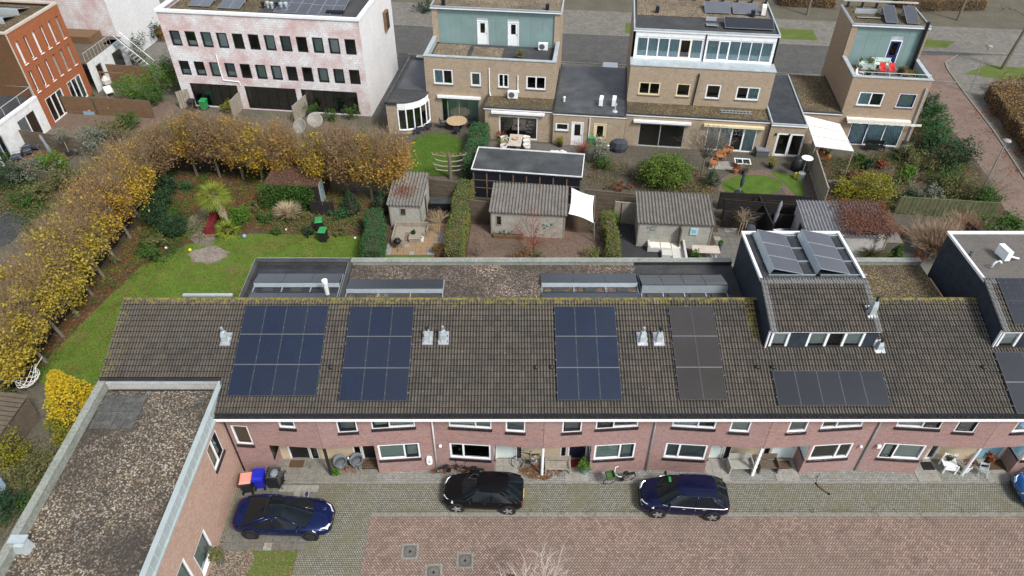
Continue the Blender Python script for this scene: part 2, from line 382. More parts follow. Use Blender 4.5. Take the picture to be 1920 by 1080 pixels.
brick('brick_terrace', (.25, .175, .14), (.17, .12, .095), (.09, .07, .055), .21, .1, .009, True, rot=R(20), moss=(.14, .115, .08), mossamt=.5)
mat('kerb', (.22, .215, .19), .9, var=.15, fine=9)
mat('slab', (.29, .275, .25), .85, var=.2, scale=3, fine=12, dirt=(.13, .13, .08), dscale=1.5)
mat('roof_slab', (.085, .085, .08), .9, var=.3, scale=3, fine=12, dirt=(.16, .16, .15), dirt_amt=.4, dscale=3)
mat('slab_mid', (.21, .20, .175), .85, var=.25, scale=2, fine=12, dirt=(.10, .10, .055), dscale=1.0, dirt_amt=.8)
mat('slab_dark', (.15, .145, .13), .85, var=.25, scale=3, fine=12, dirt=(.07, .075, .04), dscale=1.5)
mat('terra_slab', (.30, .20, .12), .85, var=.3, scale=2, fine=10, dirt=(.15, .14, .07), dscale=2)
mat('black_slab', (.045, .047, .05), .6, var=.25, scale=1.5, fine=9)
# walls and roofs
brick('red_brick', (.48, .255, .205), (.29, .18, .175), (.34, .285, .26), patch=(.39, .27, .265), pamt=.65)
brick('pink_brick', (.60, .40, .31), (.46, .29, .23), (.42, .34, .28), patch=(.52, .35, .28), pamt=.5)
brick('tan_brick', (.52, .41, .29), (.40, .31, .215), (.41, .35, .28), patch=(.44, .35, .25), pamt=.5, grime=(.22, .175, .125))
brick('cream_brick', (.47, .36, .26), (.37, .275, .195), (.36, .29, .22), patch=(.41, .30, .21), pamt=.5)
brick('orange_brick', (.47, .155, .062), (.36, .115, .05), (.30, .14, .08), patch=(.40, .14, .065), pamt=.5)
brick('brown_brick', (.20, .10, .05), (.15, .075, .04), (.15, .095, .06), patch=(.13, .085, .04), pamt=.6)
mat('black_brick', (.02, .017, .02), .35, var=.3, spec=.5)
mat('mortar', (.28, .25, .23), .9)
mat('tan_plaster', (.52, .43, .30), .85, var=.1, fine=20)
mat('white_paint', (.80, .82, .83), .45, var=.05, spec=.4)
mat('white_dirty', (.70, .71, .70), .6, var=.1, dirt=(.36, .35, .32), dirt_amt=.35)
mat('cream_paint', (.72, .62, .40), .5, var=.06)
mat('mint_paint', (.55, .68, .62), .5, var=.05)
mat('teal_panel', (.20, .29, .285), .6, var=.08, scale=.8, dirt=(.15, .22, .20), dirt_amt=.4, dscale=.6)
mat('navy_board', (.034, .042, .056), .6, var=.25)
mat('navy_paint', (.02, .025, .12), .4, var=.1)
mat('door_black', (.012, .013, .016), .35, var=.2, spec=.5)
mat('door_navy', (.012, .014, .035), .35, var=.2, spec=.5)
mat('door_mint', (.60, .70, .68), .45, var=.05)
mat('door_blue', (.22, .45, .55), .45, var=.06)
mat('dark_frame', (.014, .016, .022), .4, spec=.4)
mat('steel', (.62, .64, .66), .35, .8, var=.1)
mat('zinc', (.50, .56, .58), .45, .35, var=.15, scale=1.5, dirt=(.36, .40, .40), dirt_amt=.5)
mat('zinc_green', (.38, .44, .44), .5, .15, var=.1, scale=1.2)
mat('alu_mid', (.24, .25, .26), .45, .5, var=.1)
mat('alu_dark', (.13, .14, .155), .4, .6, var=.1)
mat('coping_grey', (.25, .265, .235), .8, var=.2, scale=2, fine=9, dirt=(.14, .15, .10))
mat('alu', (.45, .51, .55), .4, .5, var=.1)
mat('black_plastic', (.018, .019, .021), .45, var=.2, spec=.4)
mat('gutter_dark', (.03, .032, .036), .6, var=.3, fine=20)
mat('bitumen', (.055, .056, .058), .8, var=.3, scale=.9, fine=11, dirt=(.10, .098, .092), dirt_amt=.6, dscale=.6)
mat('bitumen_wet', (.05, .053, .056), .3, var=.35, scale=.8, dirt=(.115, .12, .12), dirt_amt=.6, dscale=.5)
mat('bitumen_slick', (.035, .037, .042), .12, var=.3, scale=.9, dirt=(.06, .062, .062), dscale=.9)
mat('bitumen_brown', (.13, .118, .108), .6, var=.15, scale=.8, fine=12, dirt=(.09, .095, .075), dscale=.5)
gravel('roof_gravel', [(.29, .24, .17), (.14, .115, .085), (.38, .33, .265), (.08, .07, .065), (.25, .175, .115), (.20, .17, .14), (.48, .43, .36), (.06, .052, .042)], 14, .85, .35)
gravel('roof_gravel_red', [(.29, .22, .165), (.15, .115, .09), (.37, .30, .235), (.09, .078, .07), (.23, .15, .11), (.20, .17, .135), (.46, .41, .35), (.07, .06, .055)], 14, .75, .4)
gravel('roof_gravel_tan', [(.36, .29, .20), (.26, .20, .13), (.42, .35, .26), (.17, .13, .085), (.32, .23, .14), (.22, .2, .17)], 13, .5, .5)
gravel('roof_gravel_moss', [(.26, .20, .11), (.14, .11, .065), (.34, .28, .18), (.10, .085, .05), (.22, .15, .06), (.07, .06, .045)], 14, .55, .5)
gravel('bed_gravel', [(.34, .28, .21), (.24, .19, .14), (.42, .36, .29), (.15, .12, .09)], 18, .3)
# roof tile: own colour plus painted light and shade on crests, valleys, edges, lichen and moss where the roof stays damp
def tilemat(nm, kk):
    N = NT(nm); N.set(.85, 0, .1); oi = N.n('ObjectInfo').outputs['Random']; g = N.n('NewGeometry'); p = g.outputs['Position']
    rn = N.math('ADD', N.math('MULTIPLY', oi, .6), N.math('MULTIPLY', g.outputs['Random Per Island'], .4))
    x = N.mix(rn, mul((.172, .145, .116), kk), mul((.10, .088, .076), kk)); x = N.mix(N.step(N.noise(p, .5, 5), .35, .65), x, N.mix(rn, mul((.135, .125, .11), kk), mul((.085, .078, .07), kk)))
    x = N.mix(.5, x, N.mix(N.step(N.noise(p, 22, 3), .3, .7), (.45, .45, .45), (1.0, 1.0, 1.0)), 'MULTIPLY')
    x = N.mix(N.math('MULTIPLY', N.step(N.noise(p, 5.5, 3), .73, .78), .7), x, (.42, .42, .38))
    x = N.mix(N.math('MULTIPLY', N.math('GREATER_THAN', rn, .93), .55), x, mul((.25, .23, .2), kk)); x = N.mix(N.math('MULTIPLY', N.step(N.noise(p, 1.3, 6, .75), .5, .72), .5), x, mul((.055, .052, .045), kk))
    spz = N.n('SeparateXYZ'); N.l(p, spz.inputs[0])
    ry = N.math('MAXIMUM', N.math('MULTIPLY', N.step(spz.outputs[1], 26.95, 27.75), N.math('LESS_THAN', spz.outputs[2], 7.6)), N.math('MULTIPLY', N.step(spz.outputs[0], -18.9, -20.3), .7))
    ry = N.math('MAXIMUM', ry, N.math('MULTIPLY', N.math('SUBTRACT', 1.0, N.step(N.math('ABSOLUTE', N.math('SUBTRACT', spz.outputs[0], 12.2)), .05, .35)), N.step(spz.outputs[1], 24.9, 25.6)))
    mo = N.math('MULTIPLY', N.step(N.math('ADD', N.noise(p, 4.5, 6, .75), N.math('MULTIPLY', ry, .21)), .62, .74), .8)
    x = N.mix(mo, x, N.mix(N.noise(p, 9), (.30, .22, .03), (.20, .20, .045))); N.col(x); N.bump(N.noise(p, 60, 3), .01, .4)
tilemat('roof_tile', .76); tilemat('tile_crest_lit', 1.65); tilemat('tile_valley_shade', .36); mat('tile_edge_shade', (.022, .02, .018), .95)  # crests lightened, valleys and row lips darkened: highlight and shadow put into the colour
mat('tile_grey', (.17, .17, .165), .85, var=.15, fine=14)
mat('roof_under', (.03, .027, .025), .95)
mat('wood_moss', (.115, .12, .065), .9, var=.3, scale=2, fine=12, dirt=(.06, .07, .03))
mat('corrugated', (.185, .172, .155), .9, var=.2, scale=1.2, fine=9, dirt=(.10, .095, .075), dscale=1.6)
mat('corrugated_blue', (.22, .225, .235), .85, var=.2, scale=1.2, fine=9, dirt=(.12, .12, .11), dscale=1.6)
# solar
def solar(name, c, line=.02, grid=.16, rough=.12):
    N = NT(name); N.set(rough, 0, .55); o = N.obj(); b = N.n('TexBrick', offset=0.0); N.l(o, b.inputs['Vector'])
    b.inputs['Scale'].default_value = 1; b.inputs['Brick Width'].default_value = grid; b.inputs['Row Height'].default_value = grid*.5; b.inputs['Mortar Size'].default_value = .004
    b.inputs['Color1'].default_value = (*c, 1); b.inputs['Color2'].default_value = (*mul(c, .8), 1); b.inputs['Mortar'].default_value = (*mul(c, 1.9), 1)
    N.col(N.mix(N.math('MULTIPLY', N.n('ObjectInfo').outputs['Random'], .75), N.mix(N.step(N.noise(N.pos(), .8, 3), .3, .7), b.outputs['Color'], mul(c, .75)), tuple(x*.7+.008 for x in c))); N.b.inputs['Coat Weight'].default_value = .5; N.b.inputs['Coat Roughness'].default_value = .05
solar('solar_blue', (.009, .017, .040)); solar('solar_black', (.011, .013, .018)); solar('solar_brown', (.036, .031, .027)); solar('solar_far', (.08, .085, .10)); solar('solar_light', (.12, .13, .15), rough=.2)
glassmat('glass', (.92, .96, .96), .08); glassmat('glass_far', (.45, .6, .62), .16)
for nme, c in dict(curtain_teal=(.33, .55, .55), curtain_white=(.62, .66, .64), blind_green=(.40, .54, .49), blind_pale=(.55, .64, .60), blind_grey=(.26, .31, .31), curtain_blue=(.46, .64, .68), blind_cream=(.66, .58, .30), curtain_sage=(.32, .42, .36), blind_olive=(.13, .13, .06), blind_white=(.66, .72, .72), blind_dark=(.05, .06, .06)).items(): mat(nme, c, .8, var=.08)
# wood, cloth and so on
mat('wood_grey', (.30, .265, .215), .85, var=.2, scale=4, fine=16, dirt=(.18, .16, .12))
mat('wood_grey2', (.36, .355, .32), .85, var=.15, scale=3, fine=16, dirt=(.24, .24, .20))
mat('wood_brown', (.17, .105, .062), .8, var=.25, scale=3, fine=14)
mat('wood_deck', (.15, .085, .055), .75, var=.3, scale=2, fine=10, dirt=(.10, .06, .04))
mat('wood_fence', (.13, .105, .078), .9, var=.3, scale=2, fine=14, dirt=(.075, .07, .045))
mat('wood_dark', (.028, .025, .024), .8, var=.3, scale=2, fine=12)
mat('wood_new', (.42, .31, .19), .8, var=.2, scale=3, fine=14)
mat('wood_orange', (.36, .16, .06), .7, var=.2, scale=3, fine=14)
mat('wood_red', (.17, .024, .03), .6, var=.2, scale=3)
mat('wood_light', (.50, .44, .37), .8, var=.2, scale=3, fine=16)
mat('bark', (.17, .15, .115), .95, var=.3, scale=5, fine=22, dirt=(.10, .115, .05))
mat('bark_dark', (.075, .06, .045), .95, var=.3, scale=5, fine=20)
mat('bark_light', (.30, .26, .205), .9, var=.2, scale=4, fine=18)
mat('twig_brown', (.24, .17, .11), .95, var=.3); mat('twig_red', (.25, .075, .05), .9, var=.3); mat('twig_grey', (.17, .15, .12), .95, var=.3); mat('twig_pale', (.46, .42, .36), .9, var=.2); mat('twig_tan', (.30, .22, .15), .95, var=.3); mat('twig_purple', (.13, .075, .06), .95, var=.35)
mat('cloth_white', (.85, .85, .83), .8, var=.03); mat('cloth_cream', (.78, .745, .66), .8, var=.05, dirt=(.60, .55, .46), dirt_amt=.4)
mat('cloth_grey', (.19, .20, .225), .85, var=.15); mat('cloth_dark', (.055, .06, .075), .85, var=.2); mat('wicker_pale', (.55, .54, .50), .75, var=.1, fine=40); mat('wicker_blue', (.14, .155, .17), .7, var=.15, fine=40)
mat('rubber', (.016, .016, .017), .85); mat('rim', (.60, .61, .63), .3, .85); mat('rim_dark', (.06, .06, .065), .4, .6)
mat('metal_black', (.02, .02, .022), .5, .4); mat('bin_black', (.02, .021, .023), .5, var=.2, spec=.4); mat('bin_grey', (.10, .105, .105), .55, var=.15)
mat('pink_plastic', (.70, .30, .24), .5, var=.06); mat('blue_plastic', (.012, .022, .42), .35, var=.1, spec=.5); mat('green_plastic', (.03, .25, .075), .45, var=.1); mat('red_plastic', (.55, .035, .035), .45); mat('yellow_plastic', (.72, .62, .04), .5); mat('orange_paint', (.55, .10, .03), .5)
mat('terracotta', (.35, .15, .08), .8, var=.15); mat('pot_blue', (.22, .33, .40), .5, var=.1); mat('pot_green', (.07, .13, .05), .6); mat('pot_dark', (.03, .035, .04), .6); mat('stone_pale', (.62, .61, .57), .8, var=.15); mat('concrete', (.42, .41, .39), .9, var=.15, fine=14, dirt=(.28, .28, .24))
mat('doormat', (.10, .06, .035), .95, fine=40); mat('doormat_black', (.02, .02, .02), .9); mat('iron', (.16, .15, .135), .7, .3, var=.25, fine=20)
mat('lamp_white', (.85, .86, .84), .4); mat('lamp_red', (.45, .01, .012), .2, spec=.6); mat('head_glass', (.75, .8, .84), .08, spec=.8, coat=1); mat('plate_yellow', (.72, .50, .03), .5)
mat('paint_navy', (.002, .009, .06), .28, .3, var=.05, coat=.4); mat('paint_black', (.004, .004, .005), .3, 0, var=.05, spec=.22); mat('paint_indigo', (.002, .005, .032), .28, .25, var=.05, coat=.35); mat('paint_azure', (.012, .11, .36), .28, .4, var=.05, coat=1); mat('paint_white', (.8, .81, .82), .3, 0, var=.03, coat=1); mat('paint_silver', (.45, .48, .5), .3, .6, var=.03, coat=1)
mat('car_glass', (.006, .010, .013), .05, spec=.35, var=.1)
# leaves
foliage('leaf_yellow', [(.30, .17, .03), (.52, .34, .035), (.44, .31, .04), (.60, .42, .05), (.30, .27, .05)], .35)
foliage('leaf_lemon', [(.30, .22, .045), (.47, .36, .05), (.40, .33, .055), (.56, .43, .065), (.23, .25, .06)], .35)
foliage('leaf_orange', [(.27, .15, .04), (.44, .255, .045), (.36, .22, .05), (.50, .33, .055), (.25, .19, .06)], .35)
foliage('leaf_brown', [(.17, .105, .05), (.26, .155, .06), (.22, .14, .065), (.31, .21, .08)], .2)
foliage('leaf_dry', [(.20, .135, .075), (.27, .19, .11), (.16, .10, .06)], .2)
foliage('leaf_fallen', [(.16, .06, .025), (.24, .105, .04), (.12, .05, .025), (.30, .16, .05)], 0)
foliage('leaf_green', [(.03, .075, .016), (.05, .11, .02), (.07, .14, .03), (.04, .09, .02)], .2)
foliage('leaf_bright', [(.06, .13, .018), (.09, .19, .025), (.12, .22, .035), (.07, .15, .02)], .25)
foliage('leaf_spring', [(.055, .12, .02), (.10, .18, .03), (.16, .22, .045), (.08, .15, .025), (.22, .22, .06)], .25)
foliage('leaf_dark', [(.014, .038, .02), (.025, .055, .026), (.035, .072, .03), (.05, .085, .045)], .12)
foliage('leaf_hedge', [(.025, .085, .03), (.04, .115, .04), (.055, .14, .05), (.03, .09, .035)], .15)
foliage('leaf_variegated', [(.045, .12, .028), (.085, .175, .04), (.16, .20, .055), (.27, .20, .06), (.055, .14, .03)], .2)
foliage('leaf_olive', [(.085, .10, .035), (.13, .14, .05), (.17, .16, .07), (.10, .11, .045)], .2)
foliage('leaf_conifer_yellow', [(.30, .20, .012), (.50, .36, .02), (.56, .42, .03), (.40, .32, .03), (.24, .24, .03)], .2)
foliage('leaf_yellowgreen', [(.20, .19, .02), (.30, .26, .025), (.16, .18, .03), (.36, .30, .03)], .25)
foliage('leaf_grey', [(.12, .14, .10), (.18, .20, .15), (.23, .24, .19)], .2)
foliage('leaf_rust', [(.20, .06, .03), (.28, .09, .04), (.15, .05, .03), (.24, .13, .05)], .2)
foliage('leaf_purple', [(.13, .07, .055), (.19, .10, .075), (.10, .06, .05), (.24, .14, .09)], .1)
foliage('leaf_palm', [(.16, .24, .02), (.25, .32, .035), (.12, .19, .025)], .25)
foliage('grass_blade', [(.06, .115, .015), (.095, .165, .021), (.125, .195, .028), (.17, .17, .045)], .2)
foliage('straw', [(.40, .31, .19), (.52, .43, .29), (.34, .26, .15)], .2)
foliage('plume', [(.62, .54, .42), (.72, .65, .54), (.55, .46, .35)], .3)
# ------------------------------------------------------------------ the ground
def px(*pts, z=0): return [P(a, b, z)[:2] for a, b in pts]
sheet('ground', [(-260, -60), (260, -60), (260, 420), (-260, 420)], -.03, 'ground')
sheet('red_street', [(-7.05, -20), (45, -20), (45, 19.37), (-7.05, 19.37)], .0, 'red_paving')
sheet('parking_strip', [(-14.2, 4), (-7.05, 4), (-7.05, 19.37), (45, 19.37), (45, 21.25), (-14.2, 21.25)], .004, 'grey_cobbles')
sheet('pavement', [(-14.2, 21.33), (45, 21.33), (45, 23.2), (-14.2, 23.2)], .035, 'walk_cobbles')
mb = MB()
x = -14.2
while x < 44: mb.box(x+.006, x+.994, 21.25, 21.33, -.02, .05); x += 1.0
mb.build('kerb', 'kerb', kind='structure')
mb = MB()
for k in range(170):          # dished gutter rows between parking and street
    for r in range(2):
        mb.box(-7.0+k*.3+.006, -7.0+k*.3+.294, 19.37+r*.11, 19.37+r*.11+.1, -.02, .012)
g = mb.build('gutter_row', 'kerb', kind='structure')
sheet('front_lawn', px((470, 1012), (562, 1020), (545, 1090), (430, 1095), (455, 1040)), .012, 'verge_grass')
sheet('gravel_bed', px((402, 1012), (468, 1018), (478, 1050), (452, 1095), (380, 1095)), .016, 'bed_gravel')
# slabs of the parking place, each laid by itself
sl = MB().box(-.194, .194, -.194, .194, -.03, .03).build('paving_slab', 'slab_dark'); slm = sl.data; bpy.data.objects.remove(sl)
sl = MB().box(-.194, .194, -.194, .194, -.03, .03).build('paving_slab', 'slab'); slm2 = sl.data; bpy.data.objects.remove(sl)
drive = MB().box(-13.95, -9.7, 17.55, 21.2, -.02, .008).build('driveway', 'grey_cobbles', kind='structure')
for i in range(10):
    for j in range(9):
        x, y = -13.7+i*.4, 17.75+j*.4
        if (i > 7 and 2 < j < 6): continue
        link('paving_slab', slm if random.random() < .85 else slm2, drive, (x+random.uniform(-.004, .004), y, .0+random.uniform(0, .006)))
def porch(x0, x1, y0, y1, parent):
    nx, ny = max(1, round((x1-x0)/.45)), max(1, round((y1-y0)/.45)); mb = MB().box(-(x1-x0)/nx/2+.005, (x1-x0)/nx/2-.005, -(y1-y0)/ny/2+.005, (y1-y0)/ny/2-.005, -.03, .03)
    o = mb.build('porch_slab', 'slab' if x0 > -12 else 'slab_mid', parent); o.location = (x0+(x1-x0)/nx*.5, y0+(y1-y0)/ny*.5, .03)
    for i in range(nx):
        for j in range(ny):
            if i+j: link('porch_slab', o.data, parent, (x0+(x1-x0)/nx*(i+.5), y0+(y1-y0)/ny*(j+.5), .03+random.uniform(-.003, .003)))
porches = bpy.data.objects.new('porch_floor', None); C.objects.link(porches); porches['kind'] = 'structure'
for c in (-9.4, 1.55, 12.5, 23.4):
    if c < -9: porch(-12.0, -7.0, 21.36, 22.75, porches)
    else: porch(c-2.4, c-1.2, 21.36, 22.75, porches); porch(c+1.2, c+2.4, 21.36, 22.75, porches)
# rear gardens of the near row
sheet('garden_soil', [(-30, 28), (-9, 31), (46, 31), (46, 46.5), (-8, 51), (-30, 53)], -.008, 'soil')
sheet('lawn', px((60, 705), (140, 620), (215, 545), (265, 500), (330, 470), (352, 458), (470, 438), (560, 440), (690, 443), (690, 500), (640, 640), (150, 760)), .004, 'lawn_grass')
sheet('leaf_litter', px((20, 720), (60, 650), (150, 560), (225, 470), (290, 380), (330, 310), (560, 330), (700, 380), (690, 440), (560, 436), (480, 430), (440, 440), (340, 456), (300, 480), (235, 530), (160, 600), (90, 690)), .0, 'leaf_soil')
sheet('worn_patch', ball_poly(*P(391, 478)[:2], 1.45, .95, 22, .16), .010, 'bare_earth')
sheet('sandy_path', px((348, 440), (352, 410), (380, 388), (400, 382), (402, 400), (392, 425), (405, 445), (398, 462), (372, 462)), .008, 'path_earth')
# far left: drive, decks and beds
sheet('side_drive', px((-40, 380), (30, 395), (60, 410), (20, 455), (-40, 480)), .006, 'bitumen')
sheet('brick_yard', [bw(*p)[:2] for p in ((-47.5, -4.2), (-38.2, -5.2), (-37.6, 2.5), (-42.5, 4.4), (-47.5, 3.0))], .006, 'brick_terrace')
# back street and the path at the right, in the grid of the back street
sheet('back_gardens', [bw(*p)[:2] for p in ((-19, -9.5), (30.5, -9.5), (30.5, 3), (-19, 4))], .0, 'garden_paving')
sheet('back_street', [bw(*p)[:2] for p in ((-120, 16.8), (120, 16.8), (120, 24.5), (-120, 24.5))], .004, 'street_paving')
sheet('back_yard', [bw(*p)[:2] for p in ((-20, 3), (-16, 3), (-16, 16.7), (-20, 16.7))], .006, 'street_paving')
sheet('front_walk', [bw(*p)[:2] for p in ((-60, 9), (28, 9), (28, 16.7), (-60, 16.7))], .0, 'walk_slabs')
sheet('far_walk', [bw(*p)[:2] for p in ((-120, 24.6), (120, 24.6), (120, 32), (-120, 32))], .008, 'walk_slabs')
sheet('far_verge', [bw(*p)[:2] for p in ((-120, 32), (160, 32), (160, 120), (-120, 120))], .004, 'ground')
sheet('red_path', px((1718, 104), (1738, 160), (1760, 215), (1800, 262), (1850, 330), (1890, 405), (1960, 520), (2060, 700), (2400, 700), (2050, 520), (1955, 390), (1910, 318), (1862, 245), (1808, 175), (1776, 130), (1772, 118), (1795, 104)), .008, 'path_paving')
sheet('side_walk', px((1772, 118), (1776, 130), (1808, 175), (1862, 245), (1910, 318), (1955, 390), (2050, 520), (2250, 500), (2050, 330), (1930, 160), (1925, 104), (1800, 104)), .012, 'walk_slabs')
mb = MB()
pts = px((1795, 104), (1772, 118), (1776, 130), (1808, 175), (1862, 245), (1910, 318), (1955, 390), (2050, 520))
for a, b in zip(pts, pts[1:]):
    n = max(1, int(math.dist(a, b)/1.0)); an = math.atan2(b[1]-a[1], b[0]-a[0])
    for k in range(n):
        q = (a[0]+(b[0]-a[0])*k/n, a[1]+(b[1]-a[1])*k/n); T = frame(q, an); L = math.dist(a, b)/n
        mb.box(.005, L-.005, -.06, .06, -.05, .09, T=T)
mb.build('path_kerb', 'kerb', kind='structure')
for nme, poly in (('corner_verge', px((1808, 138), (1850, 122), (1925, 128), (1990, 140), (1990, 165), (1900, 152), (1830, 142))), ('street_verge', [bw(*p)[:2] for p in ((28, 26), (39, 25.6), (40.5, 27.5), (28, 29))]), ('street_verge_west', [bw(*p)[:2] for p in ((16.8, 26), (25.5, 26), (25.5, 29), (16.8, 29))]), ('front_verge', [bw(*p)[:2] for p in ((18.6, 12.3), (22, 12.3), (22, 14.8), (18.6, 14.8))]), ('front_verge_east', [bw(*p)[:2] for p in ((4.2, 25.5), (12, 25.5), (12, 28.5), (4.2, 28.5))])):
    sheet(nme, poly, .02, 'verge_grass')
mb = MB()      # street kerbs and painted bay marks
for y in (16.75, 24.55):
    for k in range(0, 74): mb.box(-19+k+.006, -19+k+.994, y-.06, y+.06, -.03, .1)
o = mb.build('street_kerb', 'kerb', kind='structure'); o.location = (*BO, 0); o.rotation_euler = (0, 0, -A7)
mb = MB()
for k in range(12): mb.box(-17.9+.0*k, -17.2, 12.6+k*.36, 12.6+k*.36+.17, 0, .011)
mb.box(-17.95, -17.85, 12.4, 17, 0, .012)
o = mb.build('hatched_marking', 'white_dirty', kind='structure'); o.location = (*BO, 0); o.rotation_euler = (0, 0, -A7)
arc = [bw(29.7+1.5*math.cos(a), 16.9+1.7*math.sin(a)) for a in np.linspace(-1.5, 1.5, 12)]+[bw(29.7+.95*math.cos(a), 16.9+1.1*math.sin(a)) for a in np.linspace(1.5, -1.5, 12)]
sheet('painted_arc', [p[:2] for p in arc], .022, 'white_dirty')
sheet('tree_island', [p[:2] for p in ball_poly(*bw(31.5, 25.0)[:2], 4.6, 1.0, 20, .02, -A7)], .02, 'walk_slabs')
# ------------------------------------------------------------------ the near row
TH = R(19); EY, EZ = 21.76, 5.05; CT, ST = math.cos(TH), math.sin(TH); SLOPE = 6.2; ROWS = 20; GA = SLOPE/ROWS
def tile_mesh():
    w, L, n = .3, GA+.055, 8; prof = [(0, 0), (.03, .038), (.065, .052), (.105, .008), (.15, -.006), (.18, .026), (.212, .036), (.255, .0), (.302, -.004)]
    mb = MB(); top = []; 
    for y, dz in ((0, .05), (L, 0.0)):
        mb_v = [(x, y, z+dz) for x, z in prof]; top += mb_v
    low = [(x, .004, z-.03) for x, z in prof]
    k = len(prof); mb.add(top+low, [(i, i+1, k+i+1, k+i) for i in range(k-1)]+[(2*k+i, 2*k+i+1, i+1, i) for i in range(k-1)]+[(2*k, 0, k), (3*k-1, 2*k-1, k-1)])
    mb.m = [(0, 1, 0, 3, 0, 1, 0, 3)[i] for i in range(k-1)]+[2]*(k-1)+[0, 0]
    return mb
TM = ['roof_tile', 'tile_crest_lit', 'tile_edge_shade', 'tile_valley_shade']
def tile_roof(roof, x0, x1, y0, z0, rows, skip=None, gm='roof_tile', cap=300, first=None):
    """tiles as pieces of `roof` (lowest rows first), the rest joined"""
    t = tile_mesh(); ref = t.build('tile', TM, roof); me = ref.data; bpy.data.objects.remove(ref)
    n = round((x1-x0)/.3); st = (x1-x0)/n; rest = MB(); cnt = 0
    for r in range(rows):
        for c in range(n):
            x, s = x0+c*st, r*GA; y, z = y0+s*CT, z0+s*ST
            if skip and skip(x+st/2, y+.15): continue
            j = random.uniform(-.006, .006); ro = (TH-.045+random.uniform(-.008, .008), random.uniform(-.01, .01), random.uniform(-.006, .006))
            if cnt < cap:
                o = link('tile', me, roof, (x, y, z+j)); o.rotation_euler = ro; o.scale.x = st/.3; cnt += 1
            else:
                a = ro[0]; ca, sa = math.cos(a), math.sin(a)
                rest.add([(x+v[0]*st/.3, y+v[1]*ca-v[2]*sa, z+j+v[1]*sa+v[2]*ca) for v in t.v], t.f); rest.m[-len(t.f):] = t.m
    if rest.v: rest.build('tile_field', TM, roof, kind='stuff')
FDEP = {'down': 22.08, 'post': 21.68}
def porch_lamp(T, u, z, parent):
    k = MB(); k.lathe([(.02, -.09), (.075, -.07), (.085, 0), (.06, .06), (.02, .08)], T(u, .1, z), 10); k.build('wall_lamp', 'lamp_white', parent, smooth=True)
def row_house(xa, xb, flip, label, ph, spec):
    """flip False: downpipe side at xa, porch at xb; True: mirrored"""
    h = thing('row_house', label, 'house', (0, 0, 0), 0, 'brick houses of the near row')
    L = xb-xa; ang = math.atan2(FDEP['post']-FDEP['down'], L)
    if not flip: T = frame((xa, FDEP['down']), ang); U = lambda a, b: (a, b)
    else: T = frame((xa, FDEP['post']), -ang); U = lambda a, b: (L-b, L-a)
    lu0, lu1 = spec.get('low', (.75, 2.84)); bay = spec.get('bay', 3.0)
    low = (*U(lu0, lu1), 1.18, 2.4) if lu0 is not None else None
    ups = [(*U(*w[:2]), w[2], w[3]) for w in spec.get('ups', ((.82, 2.92, 3.72, 4.76), (3.6, 4.56, 3.6, 4.76)))]
    lo_open = [low] if low else []
    b0, b1 = U(0, bay); mb = MB()
    wall(mb, T, b0, b1, 0, 2.4, lo_open); wall(mb, T, 0, L, 2.4, 4.8, ups)
    # porch recess: side cheek, ceiling
    p0, p1 = U(bay, L+.02); cu = bay if not flip else L-bay; D = -1.0
    yb = 22.75
    s = 1 if not flip else -1
    wc = T(cu, 0, 0); mb.quad((wc[0], wc[1], 0), (wc[0], yb, 0), (wc[0], yb, 1.1), (wc[0], wc[1], 1.1))
    mb.quad(T(p0, 0, 2.4), T(p1, 0, 2.4), (T(p1, 0, 0)[0], yb, 2.4), (T(p0, 0, 0)[0], yb, 2.4))
    mb.quad((xa, 22.0, 0), (xa, 22.0, 5.0), (xa, 32, 5.0), (xa, 32, 0)) if spec.get('gable_l') else None
    wl = mb.build('wall', spec.get('brick', 'red_brick'), h)
    k = MB(); xs = sorted((T(cu, 0, 0)[0], xb if not flip else xa)); o = spec['door']
    TB = frame((xs[0], yb)); ul = lambda a, b: (a, b) if not flip else (xs[1]-xs[0]-b, xs[1]-xs[0]-a)
    dr = (*ul(o[0], o[1]), .03, 2.2); sl = (*ul(o[2], o[3]), .03, 2.25) if o[2] is not None else None
    wall(k, TB, 0, xs[1]-xs[0], 0, 2.4, [dr]+([sl] if sl else [])); k.build('porch_wall', 'tan_plaster', h)
    door(h, TB, dr, o[4], glass=spec.get('dglass'))
    if sl: window(h, TB, sl, fw=.05, name='side_light', sash=[o[5]] if len(o) > 5 else None)
    for w, sp in zip(ups, spec.get('upst', ())): window(h, T, w, sp[0] if not flip else sp[0][::-1], sash=sp[1] if not flip else sp[1][::-1], curtain=sp[2] if not flip else sp[2][::-1], sill='brick')
    if low:
        sp = spec['lowst']; window(h, T, low, sp[0] if not flip else sp[0][::-1], sash=sp[1] if not flip else sp[1][::-1], curtain=sp[2] if not flip else sp[2][::-1], sill='brick', fw=.09)
        # glazed return of the window round the corner of the porch
        k = MB(); x = wc[0]; y0 = wc[1]+.02; e = .03*s
        k.box(min(x-e, x), max(x-e, x), y0, yb, 2.3, 2.4); k.box(min(x-e, x), max(x-e, x), y0, yb, 1.18, 1.27); k.box(min(x-e, x), max(x-e, x), y0, y0+.08, 1.27, 2.3); k.box(min(x-e, x), max(x-e, x), yb-.3, yb, 1.27, 2.3)
        rw = k.build('corner_window', 'white_paint', h)
        k = MB(); k.quad((x-e*.5, y0+.08, 1.27), (x-e*.5, yb-.3, 1.27), (x-e*.5, yb-.3, 2.3), (x-e*.5, y0+.08, 2.3)); k.build('pane', 'glass', rw)
        k = MB(); k.box(x-.05, x+.05, y0-.02, yb-.01, 1.1, 1.178); k.build('sill', 'black_brick', rw)
    # roof: boarding, tiles, ridge flashing
    roof = MB(); xr0 = spec.get('rx0', xa)
    ry, rz = EY+SLOPE*CT, EZ+SLOPE*ST
